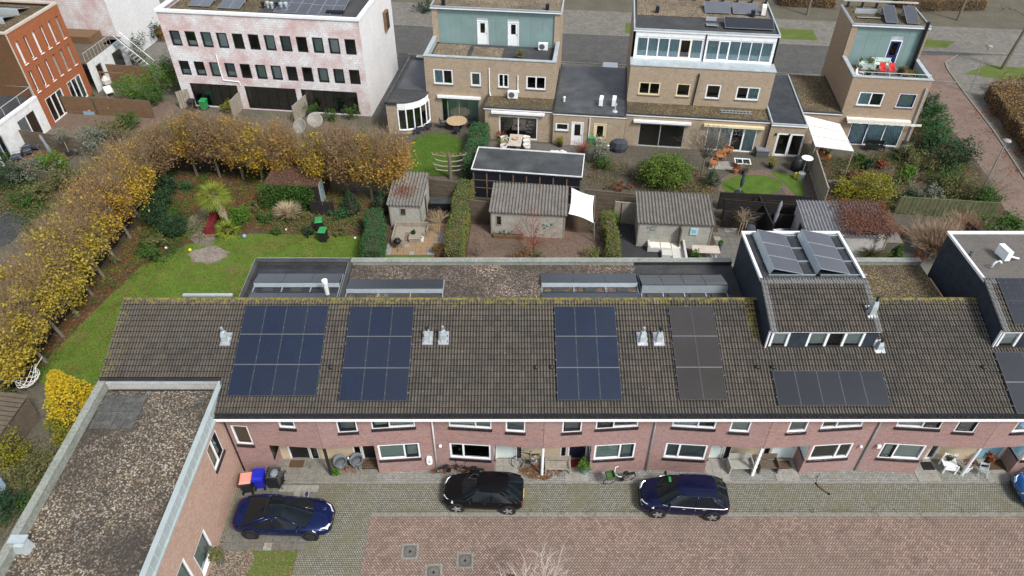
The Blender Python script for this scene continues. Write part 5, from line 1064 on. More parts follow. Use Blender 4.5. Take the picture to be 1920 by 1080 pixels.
def hedge(label, a, b, wid, h, m, n, size=.09, group='clipped garden hedges', core='leaf_dark'):
    L = math.dist(a, b); t = thing('hedge', label, 'hedge', ((a[0]+b[0])/2, (a[1]+b[1])/2, 0), math.atan2(b[1]-a[1], b[0]-a[0]), group)
    p = boxpts(-L/2, L/2, -wid/2, wid/2, .05, h, n, .07); p[:, 2] += .07*np.sin(p[:, 0]*2.3)*(p[:, 2] > h*.8); p[:, 1] += .09*np.sin(p[:, 0]*1.7+p[:, 2]*1.1)
    mesh_np('foliage', leaf_quads(p, size, .25), 4, m, t); k = MB(); k.box(-L/2+.1, L/2-.1, -wid/2+.12, wid/2-.12, 0, h-.12); k.build('inner_branches', 'bark_dark', t); return t
def bare_bush(label, loc, r, h, m, n=26, depth=3, cat='shrub', spread=.45, name='bare_shrub', leaf=None, nl=0, rad=.02, seed=1, lean=1.0, trunk=0.):
    t = thing(name, label, cat, loc); k = MB(); rr = random.Random(seed)
    for i in range(n):
        a = i*2.39996; f = math.sqrt((i+.5)/n); twigs(k, (rr.gauss(0, .08), rr.gauss(0, .08), trunk), (f*math.cos(a)*r*lean, f*math.sin(a)*r*lean, h*(1.05-.45*f)), math.hypot(r*f, h)*.52, rad, depth, spread, 3, 4, .6, 0, rr)
    k.build('branches', m, t)
    if trunk: k = MB(); k.tube([(0, 0, 0), (.04, .02, trunk*.6), (0, 0, trunk+.1)], [rad*3.2, rad*2.8, rad*2.4], 7); k.build('trunk', m if m != 'twig_red' else 'bark_dark', t)
    if nl: mesh_np('foliage', leaf_quads(clumps((0, 0, trunk+h*.55, r, r, h*.55), nl, 30, r*.25, .2), .09), 4, leaf, t)
    return t
def tuft(label, loc, r, h, m, n, cat='grass', w=.02, plumes=0, name='grass_tuft'):
    t = thing(name, label, cat, loc); a = RNG.uniform(0, 2*math.pi, n); f = np.sqrt(RNG.uniform(0, 1, n)); hh = h*RNG.uniform(.6, 1.1, n); bx, by = .15*r*np.cos(a), .15*r*np.sin(a)
    V = []
    for q in range(n):
        d = np.array([math.cos(a[q]), math.sin(a[q])]); s = np.array([-d[1], d[0]])*w; b0 = np.array([bx[q], by[q]]); m1 = b0+d*r*f[q]*.45; e = b0+d*r*f[q]*1.1; zt = hh[q]*(1-.35*f[q])
        V += [(*(b0-s), 0), (*(b0+s), 0), (*(m1+s), zt*.75), (*(m1-s), zt*.75), (*(m1-s), zt*.75), (*(m1+s), zt*.75), (*(e+s*.3), zt), (*(e-s*.3), zt)]
    mesh_np('blades', np.array(V), 4, m, t)
    for i in range(plumes):
        g = i*2.2; c = np.array([.25*math.cos(g), .2*math.sin(g), h*1.15]); k = MB(); k.tube([(0, 0, .3), tuple(c)], .012, 4); k.build('stalk', 'wood_new', t); pts = c+np.column_stack([RNG.normal(.1, .06, 200), RNG.normal(0, .06, 200), RNG.uniform(0, .6, 200)]); mesh_np('plume', leaf_quads(pts, .12, 0), 4, 'plume', t)
    return t
# ------------------------------------------------------------------ sheds
def corr_roof(name, parent, x0, x1, y0, y1, z0, z1, m, pitch=.235, amp=.062):
    """corrugated sheets, ridges run down the slope (along y)"""
    k = MB(); n = int((x1-x0)/pitch*6); vs = []
    for (y, z) in ((y0, z0), (y0+(y1-y0)*.49, z0+(z1-z0)*.49), (y0+(y1-y0)*.49+.001, z0+(z1-z0)*.49+.03), (y1, z1+.03)): vs += [(x0+(x1-x0)*i/n, y, z+amp*math.cos(i/6*2*math.pi)) for i in range(n+1)]
    q = n+1; k.add(vs, [(r*q+i, r*q+i+1, (r+1)*q+i+1, (r+1)*q+i) for r in range(3) for i in range(n)]); o = k.build(name, m, parent); md = o.modifiers.new('s', 'SOLIDIFY'); md.thickness = .02; return o
def boards(mb, T, u0, u1, z0, z1, st=.145, opens=()):
    z = z0
    while z < z1-.01:
        e = min(z+st-.012, z1); segs = [(u0, u1)]
        for a, b, c, d in opens:
            if c < (z+e)/2 < d: segs = [s for g in segs for s in ((g[0], min(g[1], a)), (max(g[0], b), g[1])) if s[1]-s[0] > .02]
        for s in segs: yield (s, z, e)
        z += st
def clad(parent, T, u0, u1, z0, z1, m, st=.145, opens=(), name='board'):
    k = MB(); k.add([T(u0, -.03, z0), T(u1, -.03, z0), T(u1, -.03, z1), T(u0, -.03, z1)], [(0, 1, 2, 3)]); w = k.build('wall', 'wood_dark', parent)
    for s, z, e in boards(None, T, u0, u1, z0, z1, st, opens):
        b = MB(); b.add([T(s[0], 0, z), T(s[1], 0, z), T(s[1], -.018, e), T(s[0], -.018, e), T(s[0], -.029, z), T(s[1], -.029, z)], [(0, 1, 2, 3), (4, 5, 1, 0)]); b.build(name, m, w)
    return w
def shed(label, c, rz, w, d, hf, hb, wall_m, roof_m, ov=.15, win=None, doorside=None, group='garden sheds'):
    """c = front-left ground corner, front faces -y local"""
    t = thing('garden_shed', label, 'shed', c, rz, group); TF = frame((0, 0)); TR = frame((w, 0), math.pi/2)
    clad(t, TF, 0, w, 0, hf-.05, wall_m, .16, [win] if win else ()); 
    k = MB(); k.add([(0, 0, 0), (0, d, 0), (0, d, hb-.05), (0, 0, hf-.05)], [(3, 2, 1, 0)]); k.add([(w, 0, 0), (w, d, 0), (w, d, hb-.05), (w, 0, hf-.05)], [(0, 1, 2, 3)]); k.add([(0, d, 0), (w, d, 0), (w, d, hb-.05), (0, d, hb-.05)], [(3, 2, 1, 0)]); k.build('side_wall', wall_m, t)
    [MB().box(x-.05, x+.05, -.03, .05, 0, hf-.04).build('corner_post', 'wood_grey', t) for x in (0, w)]
    corr_roof('roof', t, -ov, w+ov, -ov*1.2, d+ov*.6, hf-.02, hb+.02, roof_m)
    if win: window(t, TF, win, fm='wood_grey', fw=.05, d0=-.03, d1=.03)
    if doorside == 'right': door(t, TR, (d*.35, d*.35+.85, 0, 1.95), 'door_navy', 'wood_grey2', slot=False, d=.02)
    if doorside == 'left': TL = frame((0, d), -math.pi/2); door(t, TL, (d*.45, d*.45+.8, 0, 1.95), 'dark_frame', 'wood_grey2', slot=False, d=.02)
    return t
def fr_from(tl, tr, z):
    a, b = P(*tl, z), P(*tr, z); return a, math.atan2(b[1]-a[1], b[0]-a[0]), math.dist(a[:2], b[:2])
# small shed with leaves on its roof
a, an, w = fr_from((729, 381), (790, 383), 2.15)
s1 = shed('small grey board shed with rust leaves on its corrugated roof', (a[0], a[1], 0), R(-4), 2.3, 3.5, 2.15, 2.55, 'wood_grey2', 'corrugated', win=(.75, 1.2, 1.1, 1.75), doorside='right')
mesh_np('roof_leaves', leaf_quads(np.array([.9, 1.6, 2.42])+RNG.normal(size=(700, 3))*np.array([.5, .6, .02]), .09, 1.2), 4, 'leaf_rust', s1)
a, an, w = fr_from((921, 394), (1063, 403), 2.2)
s2 = shed('wide grey shed with a corrugated roof next to the white shade sail', (a[0], a[1], 0), R(-5), 5.3, 3.1, 2.2, 2.45, 'wood_grey2', 'corrugated', win=(.35, .75, .9, 1.75))
for u, z in ((3.9, 1.25), (4.15, 1.15), (4.45, 1.3), (4.0, 1.0)):
    k = MB(); k.lathe([(.02, 0), (.13, .03), (.02, .05)], (u, -.05, z), 7); k.build('wall_ornament', 'teal_panel' if u < 4.3 else 'green_plastic', s2)
a, an, w = fr_from((1200, 414), (1353, 421), 2.25)
s3 = shed('pale green grey shed with wall butterflies and a turquoise poster', (a[0], a[1], 0), R(-4), 5.1, 3.2, 2.25, 2.5, 'wood_grey2', 'corrugated', win=None)
for u, z in ((.75, 1.75), (1.1, 1.85), (1.0, 1.55)):
    k = MB(); [k.add([(u, -.04, z), (u+s*.16, -.05, z+.1), (u+s*.13, -.05, z-.08)], [(0, 1, 2) if s > 0 else (2, 1, 0)]) for s in (1, -1)]; k.build('butterfly', 'teal_panel', s3)
k = MB(); k.box(3.6, 4.15, -.06, -.03, 1.25, 1.85); k.build('poster', 'curtain_blue', s3); k = MB(); k.box(3.7, 4.0, -.064, -.061, 1.4, 1.7); k.build('poster_motif', 'door_blue', s3)
k = MB(); k.box(2.85, 2.95, -.5, .0, 0, 2.0); k.build('divider', 'wood_fence', s3); k = MB(); k.tube([(2.9, -.03, 2.0), (2.9, -.03, 0)], .03, 6); k.build('downpipe', 'white_dirty', s3)
a, an, w = fr_from((1517, 437), (1600, 440), 2.25)
s4 = shed('shed whose corrugated roof is half buried in bare climbing vines', (a[0], a[1], 0), R(-3), 5.4, 3.4, 2.25, 2.55, 'concrete', 'corrugated_blue', doorside='left')
rr = random.Random(3); k = MB()
for i in range(150):
    p = Vector((rr.uniform(2.3, 5.5), rr.uniform(-.1, 3.5), 2.45)); g = rr.uniform(0, 6.28); pts = [p]
    for q in range(5): g += rr.gauss(0, .6); p = p+Vector((math.cos(g)*.3, math.sin(g)*.3, 0)); p.z = 2.4+rr.uniform(0, .28); p.x = max(2.0, p.x); pts.append(p.copy())
    k.tube(pts, .014, 3, cap=False)
k.build('vine_stems', 'twig_purple', s4); q = np.column_stack([RNG.uniform(2.5, 5.8, 9500), RNG.uniform(-.2, 3.7, 9500), RNG.uniform(2.38, 2.72, 9500)]); q[:, 0] -= np.abs(RNG.normal(0, .2, 9500)); mesh_np('vine_leaves', leaf_quads(q[:6500], .10, .8), 4, 'leaf_purple', s4); mesh_np('rust_leaves', leaf_quads(q[6500:]+np.array([.5, 0, 0]), .10, .8), 4, 'leaf_rust', s4)
# long black pavilion with a flat roof
c4 = [P(*q, 2.6) for q in ((883, 317), (1092, 332), (1097, 291), (894, 279))]; an = math.atan2(c4[1][1]-c4[0][1], c4[1][0]-c4[0][0])
pv = thing('garden_pavilion', 'long black garden pavilion with a flat slate grey roof', 'pavilion', (c4[0][0], c4[0][1], 0), an); L = math.dist(c4[0][:2], c4[1][:2]); D = 3.4
k = MB(); k.box(.1, L-.1, .1, D-.1, 2.42, 2.55); k.build('roof', 'bitumen_wet', pv); k = MB(); [k.box(*q, 2.3, 2.54) for q in ((.02, L-.02, .02, .08), (.02, L-.02, D-.08, D-.02), (.02, .08, .08, D-.08), (L-.08, L-.02, .08, D-.08))]; k.build('fascia', 'dark_frame', pv); k = MB(); [k.box(*q, 2.54, 2.62) for q in ((0, L, 0, .07), (0, L, D-.07, D), (0, .07, .07, D-.07), (L-.07, L, .07, D-.07))]; k.build('roof_edge', 'white_dirty', pv)
k = MB(); k.box(.12, L-.12, .09, .14, .1, 2.3); k.box(.12, .17, .14, D-.14, .1, 2.3); k.box(L-.17, L-.12, .14, D-.14, .1, 2.3); k.build('wall', 'dark_frame', pv)
for i in range(9): k = MB(); x = .12+i*(L-.3)/8; k.box(x, x+.1, .03, .1, 0, 2.3); k.build('post', 'wood_brown' if i % 2 else 'wood_fence', pv)
for z in (.9, 1.6): k = MB(); k.box(.2, L-.2, .05, .08, z, z+.06); k.build('rail', 'wood_fence', pv)
for x in (-1.6, 0): pass
# shade sail
S = [P(1071, 351, 2.4), P(1114, 367, 2.1), P(1113, 418, 1.75), P(1066, 401, 2.15)]; t = thing('shade_sail', 'white shade sail stretched from the wide shed', 'shade sail', S[0]); k = MB(); n = 8; vs = []
for i in range(n+1):
    for j in range(n+1):
        u, v = i/n, j/n; a = Vector(S[0]).lerp(Vector(S[1]), u); b = Vector(S[3]).lerp(Vector(S[2]), u); p = a.lerp(b, v); c = (Vector(S[0])+Vector(S[2]))/2; e = (1-(2*u-1)**2)*(abs(2*v-1)**3)+(1-(2*v-1)**2)*(abs(2*u-1)**3)
        p = p.lerp(c, .10*e); p.z -= .18*math.sin(math.pi*u)*math.sin(math.pi*v); vs.append(p-Vector(S[0]))
k.add(vs, [(i*(n+1)+j, i*(n+1)+j+1, (i+1)*(n+1)+j+1, (i+1)*(n+1)+j) for i in range(n) for j in range(n)]); o = k.build('cloth', 'cloth_white', t, smooth=True); md = o.modifiers.new('s', 'SOLIDIFY'); md.thickness = .01
for i in (1, 2): p = Vector(S[i])-Vector(S[0]); k = MB(); k.tube([(p.x+.15, p.y+.1, -S[0][2]), (p.x+.05, p.y, p.z+.05)], .04, 6); k.build('pole', 'wood_grey', t)
# leaf-covered little shed with ivy and a blue door
bx = thing('garden_shed', 'low shed with red leaves on its roof and a blue door', 'shed', (*P(500, 402)[:2], 0), R(-3), 'garden sheds'); k = MB(); k.box(0, 3.9, 1.0, 4.2, 0, 2.0); k.build('wall', 'wood_dark', bx); k = MB(); k.box(-.1, 4.0, .9, 4.3, 2.0, 2.1); k.build('roof', 'leaf_soil', bx)
mesh_np('roof_leaves', leaf_quads(np.column_stack([RNG.uniform(-.1, 4.0, 3500), RNG.uniform(.9, 4.3, 3500), RNG.uniform(2.1, 2.17, 3500)]), .11, 1.2), 4, 'leaf_purple', bx)
mesh_np('ivy', leaf_quads(np.column_stack([RNG.uniform(-.5, 3.7, 5200), RNG.normal(.75, .22, 5200), RNG.uniform(0, 2.2, 5200)]), .13, .3), 4, 'leaf_green', bx)
TR = frame((3.9, 1.0), math.pi/2); door(bx, TR, (.5, 1.4, 0, 1.9), 'pot_blue', 'wood_grey2', slot=False, d=.02); k = MB(); k.add([(3.97, 1.75, 1.2), (3.97, 1.95, 1.25), (3.97, 2.1, 1.1), (3.97, 1.95, .95), (3.97, 1.9, 1.1)], [(0, 1, 2, 3, 4)]); k.build('door_motif', 'lamp_white', bx)
# ------------------------------------------------------------------ fences
def fence(label, a, b, h, m, kind='plank', post='wood_fence', cat='fence', group='garden fences', st=.14, psp=1.8, name='fence'):
    post = m if m in ('wood_dark', 'wood_grey') else post; L = math.dist(a[:2], b[:2]); t = thing(name, label, cat, (a[0], a[1], 0), math.atan2(b[1]-a[1], b[0]-a[0]), group); T = frame((0, 0))
    n = max(1, round(L/psp))
    for i in range(n+1): k = MB(); x = L*i/n; k.box(x-.045, x+.045, -.02, .07, 0, h+.06); k.build('post', post, t)
    if kind == 'plank':      # upright boards, one mesh each
        q = int(L/st); me = None
        for i in range(q):
            x = (i+.5)*L/q
            if me is None: o = MB().box(-st*.47, st*.47, -.012, .012, .04, h).build('board', m, t); me = o.data
            else: o = link('board', me, t)
            o.location = (x, -.04 if i % 2 else -.028, random.uniform(-.02, .02))
    elif kind == 'slat':     # level boards
        q = int(h/st)
        for i in range(q):
            for j in range(n):
                k = MB(); z = .05+i*h/q; k.box(L*j/n+.01, L*(j+1)/n-.01, -.045 if i % 2 else -.035, -.015, z, z+h/q-.018); k.build('slat', m, t)
    k = MB(); k.box(0, L, -.05, .05, h+.01, h+.045); k.build('cap_rail', post, t); return t
fence('dark plank fence along the feet of the yellow trees', (-29.0, 27), (-28.75, 39.5), 1.0, 'wood_dark', st=.28, group='garden fences'); fence('dark plank fence behind the yellow tree trunks towards the bend', (-28.75, 39.6), (-28.6, 50.5), 1.0, 'wood_dark', st=.28)
fence('black plank fence behind the palm under the brown trees', (-28.4, 51.3), (-18.6, 50.6), 1.4, 'wood_dark', st=.3); fence('short black fence beside the low shed with blue door', P(585, 402), P(628, 405), 1.2, 'wood_dark', st=.25)
fence('weathered slat fence behind the small leaf strewn shed', P(808, 368), P(868, 375), 1.6, 'wood_fence', 'slat', st=.2); fence('weathered slat fence under the long black pavilion', P(880, 410), P(928, 415), 1.7, 'wood_fence', 'slat', st=.2)
fence('weathered slat fence right of the shade sail', P(1095, 392), P(1203, 402), 1.75, 'wood_fence', 'slat', st=.18); fence('black slat fence behind the closed parasol', P(1352, 412), P(1510, 424), 1.8, 'wood_dark', 'slat', st=.2)
fence('black panel fence in front of the closed parasol', P(1352, 425), P(1500, 435), 1.4, 'wood_dark', st=.3, psp=1.0); fence('black board screen beside the pale green grey shed', P(1415, 400), P(1440, 455), 1.6, 'wood_dark', st=.2)
fence('mossy plank fence with angled post caps at the right garden end', P(1676, 400), P(1860, 412), 1.5, 'wood_moss', st=.3, psp=1.45, post='wood_moss'); fence('dark diagonal plank fence by the ivy mound', P(1800, 447), P(1832, 470), 1.4, 'wood_dark', st=.2)
t = fence('grey plank fence beside the navy gate', P(1150, 418), P(1200, 422), 1.9, 'wood_grey', st=.16); T = frame((0, 0))
o = MB().box(-.45, .45, -.04, .02, .02, 1.85).build('garden_gate', 'door_navy'); o.location = (P(1171, 417)[0], P(1171, 417)[1]-.16, 0); o.rotation_euler = (0, 0, R(-4)); tag(o, 'navy blue garden gate between sail and shed', 'gate'); k = MB(); k.box(.32, .38, -.07, -.04, .95, 1.1); k.build('handle', 'steel', o)
# ------------------------------------------------------------------ paved terraces of the near gardens
def slabs(name, poly_px, m, st, kind='structure', z=.012, m2=None, rz=0., bound=None):
    c = [P(*q) for q in poly_px]; base = sheet(name, [p[:2] for p in c], .004, 'soil'); o = MB().box(-st/2+.008, st/2-.008, -st/2+.008, st/2-.008, -.03, 0).build('paving_slab', m, base); me = o.data; bpy.data.objects.remove(o)
    me2 = me
    if m2: o = MB().box(-st/2+.008, st/2-.008, -st/2+.008, st/2-.008, -.03, 0).build('paving_slab', m2, base); me2 = o.data; bpy.data.objects.remove(o)
    def inside(x, y):
        r = False; n = len(c)
        for i in range(n):
            (x1, y1), (x2, y2) = c[i][:2], c[(i+1) % n][:2]
            if (y1 > y) != (y2 > y) and x < (x2-x1)*(y-y1)/(y2-y1)+x1: r = not r
        return r
    xs = [p[0] for p in c]; ys = [p[1] for p in c]; cnt = 0
    for i in range(int((max(xs)-min(xs))/st)+1):
        for j in range(int((max(ys)-min(ys))/st)+1):
            x, y = min(xs)+(i+.5)*st, min(ys)+(j+.5)*st
            if inside(x, y) and cnt < 300: q = link('paving_slab', me if random.random() < .72 else me2, base, (x, y, z+random.uniform(-.004, .006))); q.rotation_euler = (random.uniform(-.01, .01), random.uniform(-.01, .01), 0); cnt += 1
slabs('tile_terrace', ((742, 416), (838, 420), (832, 478), (722, 478)), 'terra_slab', .42, m2='slab')
slabs('black_terrace', ((1150, 410), (1225, 440), (1290, 470), (1285, 500), (1150, 500)), 'black_slab', .8)
slabs('grey_terrace', ((1345, 425), (1440, 440), (1430, 500), (1290, 500), (1335, 460)), 'slab_dark', .5, m2='slab')
sheet('leafy_yard', px((884, 420), (1140, 440), (1135, 500), (872, 500)), .006, 'brick_terrace'); sheet('small_lawn', px((722, 478), (815, 478), (812, 500), (716, 500)), .008, 'verge_grass'); sheet('right_yard', px((1500, 440), (1760, 450), (1760, 520), (1480, 520)), .004, 'slab_dark')
# hedges between the plots
hedge('dense green hedge right of the big lawn', P(708, 428)[:2], P(702, 505)[:2], 1.2, 1.75, 'leaf_hedge', 9000); hedge('variegated yellow green hedge behind the small shed', P(873, 372)[:2], P(851, 505)[:2], 1.15, 1.7, 'leaf_variegated', 9500, .1); hedge('narrow variegated hedge left of the black terrace', P(1138, 425)[:2], P(1150, 505)[:2], .8, 1.4, 'leaf_variegated', 4500, .1)
shrub('round green bush at the end of the narrow variegated hedge', P(1146, 420), (.6, .55, .6), 'leaf_bright', 1100)
# furniture of the near gardens
t = thing('corner_sofa', 'L shaped grey wooden corner sofa on terracotta tiles', 'sofa', P(768, 450), R(-2))
for i, (x0, x1, y0, y1) in enumerate(((-1.05, 1.2, .45, 1.15), (-1.05, -.35, -.75, .44))):
    for j in range(5): k = MB(); q = (x0, x1, y0+(y1-y0)*j/5+.01, y0+(y1-y0)*(j+1)/5-.01) if i == 0 else (x0+(x1-x0)*j/5+.01, x0+(x1-x0)*(j+1)/5-.01, y0, y1); k.box(*q, .32, .37); k.build('seat_slat', 'wood_grey', t)
for q in ((-1.15, 1.3, 1.16, 1.24, 0, .75), (-1.15, -1.06, -.8, 1.15, 0, .75), (1.21, 1.3, .4, 1.15, 0, .6), (-1.05, 1.2, .44, .47, 0, .3), (-.37, -.34, -.75, .44, 0, .3), (-1.05, -.34, -.8, -.76, 0, .6)): k = MB(); k.box(*q); k.build('panel', 'wood_grey', t)
t = thing('coffee_table', 'low grey wooden table with a green pot in front of the sofa', 'table', P(779, 450)); [MB().box(-.45, .45, -.4+i*.2+.01, -.2+i*.2-.01, .34, .38).build('board', 'wood_grey', t) for i in range(4)]; k = MB(); k.box(-.4, .4, -.35, .35, 0, .34); k.build('base', 'wood_grey', t)
pot('dark green bowl plant on the low sofa table', (*P(776, 446)[:2], .38), 'leaf_dark' if 0 else 'pot_dark', 'leaf_dark', .16, .14, .2, 150, lz=.05)
pot('white bucket beside the low sofa table', P(791, 452), 'lamp_white', 'leaf_grey', .16, .3, .08, 20, cat='bucket', lz=0)
def grill(label, loc):
    t = thing('kettle_grill', label, 'barbecue', loc, 0, 'kettle barbecues'); k = MB(); k.lathe([(.02, .5), (.2, .55), (.28, .7), (.28, .74), (.2, .9), (.03, .96)], (0, 0, 0), 14); k.build('kettle', 'metal_black', t, smooth=True)
    for a in (.5, 2.6, 4.7): k = MB(); k.tube([(.15*math.cos(a), .15*math.sin(a), .56), (.3*math.cos(a), .3*math.sin(a), 0)], .014, 5); k.build('leg', 'metal_black', t)
    k = MB(); k.tube([(-.07, 0, .95), (-.05, 0, 1.0), (.05, 0, 1.0), (.07, 0, .95)], .014, 5); k.build('handle', 'steel', t)
grill('black kettle barbecue at the edge of the terracotta tiles', P(747, 467)); grill('black kettle barbecue near the green hedge on the leafy bed', P(686, 437))
wheelie('black wheelie bin with green lid standing further back on the lawn edge', P(601, 432), R(10), 'bin_black', 'green_plastic'); wheelie('black wheelie bin with green lid nearest on the lawn', P(608, 451), R(-6), 'bin_black', 'green_plastic')
t = slat_bench('dark red wooden bench under the palm tree', P(399, 425), R(-84), 'wood_red', 1.9, .6, .85, True)
for l, q, r, m in (('small yellow ball on the lawn beside the worn patch', (357, 471), .12, 'yellow_plastic'), ('blue ball near the small palm', (459, 446), .16, 'pot_blue'), ('white ball lying at the left shrub border', (312, 467), .1, 'lamp_white'), ('white ball on the leaf litter behind the bins', (537, 432), .08, 'lamp_white'), ('white ball at the foot of the green hedge', (666, 448), .09, 'lamp_white')):
    k = MB(); k.lathe([(r*math.sin(a), r-r*math.cos(a)) for a in np.linspace(.1, 3.04, 9)], (0, 0, 0), 12); o = k.build('ball', m, smooth=True); o.location = P(*q); tag(o, l, 'ball', 'balls on the lawn')
# pale lounge sofa on the black terrace
t = thing('lounge_sofa', 'pale grey wicker lounge sofa with footstool on black slabs', 'sofa', P(1250, 480), R(-4))
for n_, q in (('seat', (-1.2, -.45, .35, 1.05, .05, .4)), ('seat', (-.44, .31, .35, 1.05, .05, .4)), ('seat', (.32, 1.1, .35, 1.05, .05, .4)), ('seat', (.32, 1.1, -.4, .34, .05, .4)), ('seat', (.32, 1.1, -1.15, -.41, .05, .4)), ('footstool', (-.4, .3, -.42, .26, .05, .4)), ('backrest', (-1.35, 1.25, 1.06, 1.22, .05, .75)), ('backrest', (1.11, 1.25, -1.15, 1.05, .05, .75)), ('armrest', (-1.35, -1.21, .35, 1.05, .05, .6))): MB().box(*q).build(n_, 'wicker_pale', t)
for i in range(3): MB().box(-1.18+i*.76, -.5+i*.76, .38, 1.0, .401, .46).build('cushion', 'cloth_cream', t)
t = thing('picnic_table', 'pale wooden table on white legs by the pale green grey shed', 'table', P(1320, 483), R(-3)); [MB().box(-.95, .95, -.42+i*.17+.006, -.25+i*.17-.006, .72, .76).build('board', 'wood_light', t) for i in range(5)]; [MB().tube([(x, s*.4, 0), (x, -s*.1, .72)], .03, 5).build('leg', 'white_paint', t) for x in (-.75, .75) for s in (-1, 1)]
pot('dark green conifer tub by the pale wooden table', P(1302, 492), 'pot_dark', 'leaf_green', .25, .4, .38, 420, lz=.3); pot('grey tall planter beside the pale wooden table', P(1348, 470), 'bin_grey', 'leaf_green', .18, .75, .18, 120, lz=.05)
def parasol(label, loc, m, h=2.4, lean=(0, 0), base='pot_dark'):
    t = thing('closed_parasol', label, 'parasol', loc, 0, 'closed parasols'); k = MB(); k.tube([(0, 0, 0), (lean[0], lean[1], h)], .03, 8); k.build('pole', 'alu', t); k = MB(); L = lambda f: (lean[0]*f, lean[1]*f)
    k.tube([(*L(.28), h*.28), (*L(.4), h*.4), (*L(.62), h*.62), (*L(.7), h*.7), (*L(.9), h*.9), (*L(1), h*1.02)], [.05, .13, .16, .11, .14, .03], 9); k.build('canopy', m, t, smooth=True); k = MB(); k.lathe([(.38, 0), (.4, .06), (.3, .12), (.05, .14)], (0, 0, 0), 16); k.build('base', base, t); return t
parasol('tall grey closed parasol leaning by the black fences', P(1443, 437), 'cloth_grey', 2.6, (.35, .3))
k = MB(); k.lathe([(.42, 0), (.45, .5), (.38, .8), (.15, .95)], (0, 0, 0), 12); o = k.build('covered_barbecue', 'cloth_dark', smooth=True); o.location = P(1403, 441); tag(o, 'barbecue under a dark cover beside the three pale stakes', 'barbecue')
t = thing('clothes_rack', 'small light clothes rack behind the navy dormer', 'rack', P(1465, 452), R(5)); [MB().tube([(-.8, y, .95), (.8, y, .95)], .012, 5).build('line', 'steel', t) for y in (-.25, -.1, .05, .2)]; [MB().tube([(x, -.3, 0), (x, .3, .95)], .014, 5).build('leg', 'steel', t) for x in (-.8, .8)]; [MB().tube([(x, .3, 0), (x, -.3, .95)], .014, 5).build('leg', 'steel', t) for x in (-.8, .8)]; MB().box(-.6, -.1, -.26, -.24, .5, .95).build('laundry', 'cloth_dark', t); MB().box(.0, .4, .04, .06, .55, .95).build('laundry', 'leaf_dark' if 0 else 'mint_paint', t)
t = thing('garden_table', 'black table with a glass top behind the small shed', 'table', P(832, 390), R(-3)); MB().box(-.95, .95, -.45, .45, .68, .72).build('top', 'bitumen_wet', t); MB().box(-.9, .9, -.42, -.38, .05, .68).build('apron', 'metal_black', t); [MB().box(x-.03, x+.03, y-.03, y+.03, 0, .68).build('leg', 'metal_black', t) for x in (-.9, .9) for y in (-.4, .4)]
k = MB(); k.box(-.22, .22, -.18, .18, 0, .32); o = k.build('storage_crate', 'blue_plastic'); o.location = P(846, 388); tag(o, 'small blue crate by the black garden table', 'crate'); MB().box(-.25, .25, -.21, .21, .32, .36).build('rim', 'blue_plastic', o)
# raised bed and the brown leafless trees of the middle gardens
t = thing('raised_bed', 'low brick edged bed in front of the wide grey shed', 'planter', P(925, 447), R(-4)); [MB().box(*q, 0, .3).build('edge', 'wood_brown', t) for q in ((0, 2.2, 0, .1), (0, .1, .1, 1.3), (2.1, 2.2, .1, 1.3))]; MB().box(.1, 2.1, .1, 1.3, 0, .2).build('earth', 'soil', t); mesh_np('foliage', leaf_quads(clumps((1.0, .8, .4, .8, .5, .35), 700, 20, .2, .1), .16), 4, 'leaf_green', t)
bare_bush('reddish bare maple in front of the wide grey shed', P(1000, 478), 1.9, 2.2, 'twig_red', 16, 4, 'tree', .5, 'bare_tree', 'leaf_rust', 160, .02, 5, 1.0, .9); bare_bush('pale bare sapling left of the reddish maple', P(893, 480), .9, 1.6, 'twig_grey', 9, 3, seed=6)
shrub('brown undergrowth under the reddish maple', P(975, 488), (1.3, .7, .55), 'leaf_brown', 900, size=.1); shrub('pale green shrub behind the gravel roof edge', P(1010, 492), (.7, .5, .55), 'leaf_olive', 500); shrub('bronze and green shrub bed left of the narrow hedge', P(1112, 488), (.9, 1.0, .5), 'leaf_variegated', 900); shrub('brown heather bush beside the variegated hedge', P(822, 478), (.5, 1.1, .45), 'leaf_brown', 900)
bare_bush('globe shaped bare twiggy tree on the tile terrace', P(824, 442), .8, 1.1, 'wood_new', 26, 2, 'tree', .4, 'pollard_tree', None, 0, .012, 8, 1.1, 1.1); bare_bush('pale bare bush at the front corner of the shade sail', P(1125, 445), .75, 1.3, 'twig_grey', 16, 3, seed=9)
bare_bush('bare shrub with bronze leaves before the black slat fence', P(1388, 440), .8, .9, 'bark_light', 14, 3, 'tree', .4, 'small_tree', 'leaf_brown', 260, .018, 11, 1.0, 1.2)
t = thing('tree_stakes', 'three pale tree stakes before the black fence', 'stakes', P(1388, 442)); [MB().tube([(x, 0, 0), (x+.05, 0, 1.35)], .03, 6).build('stake', 'wood_new', t) for x in (-.2, 0, .2)]
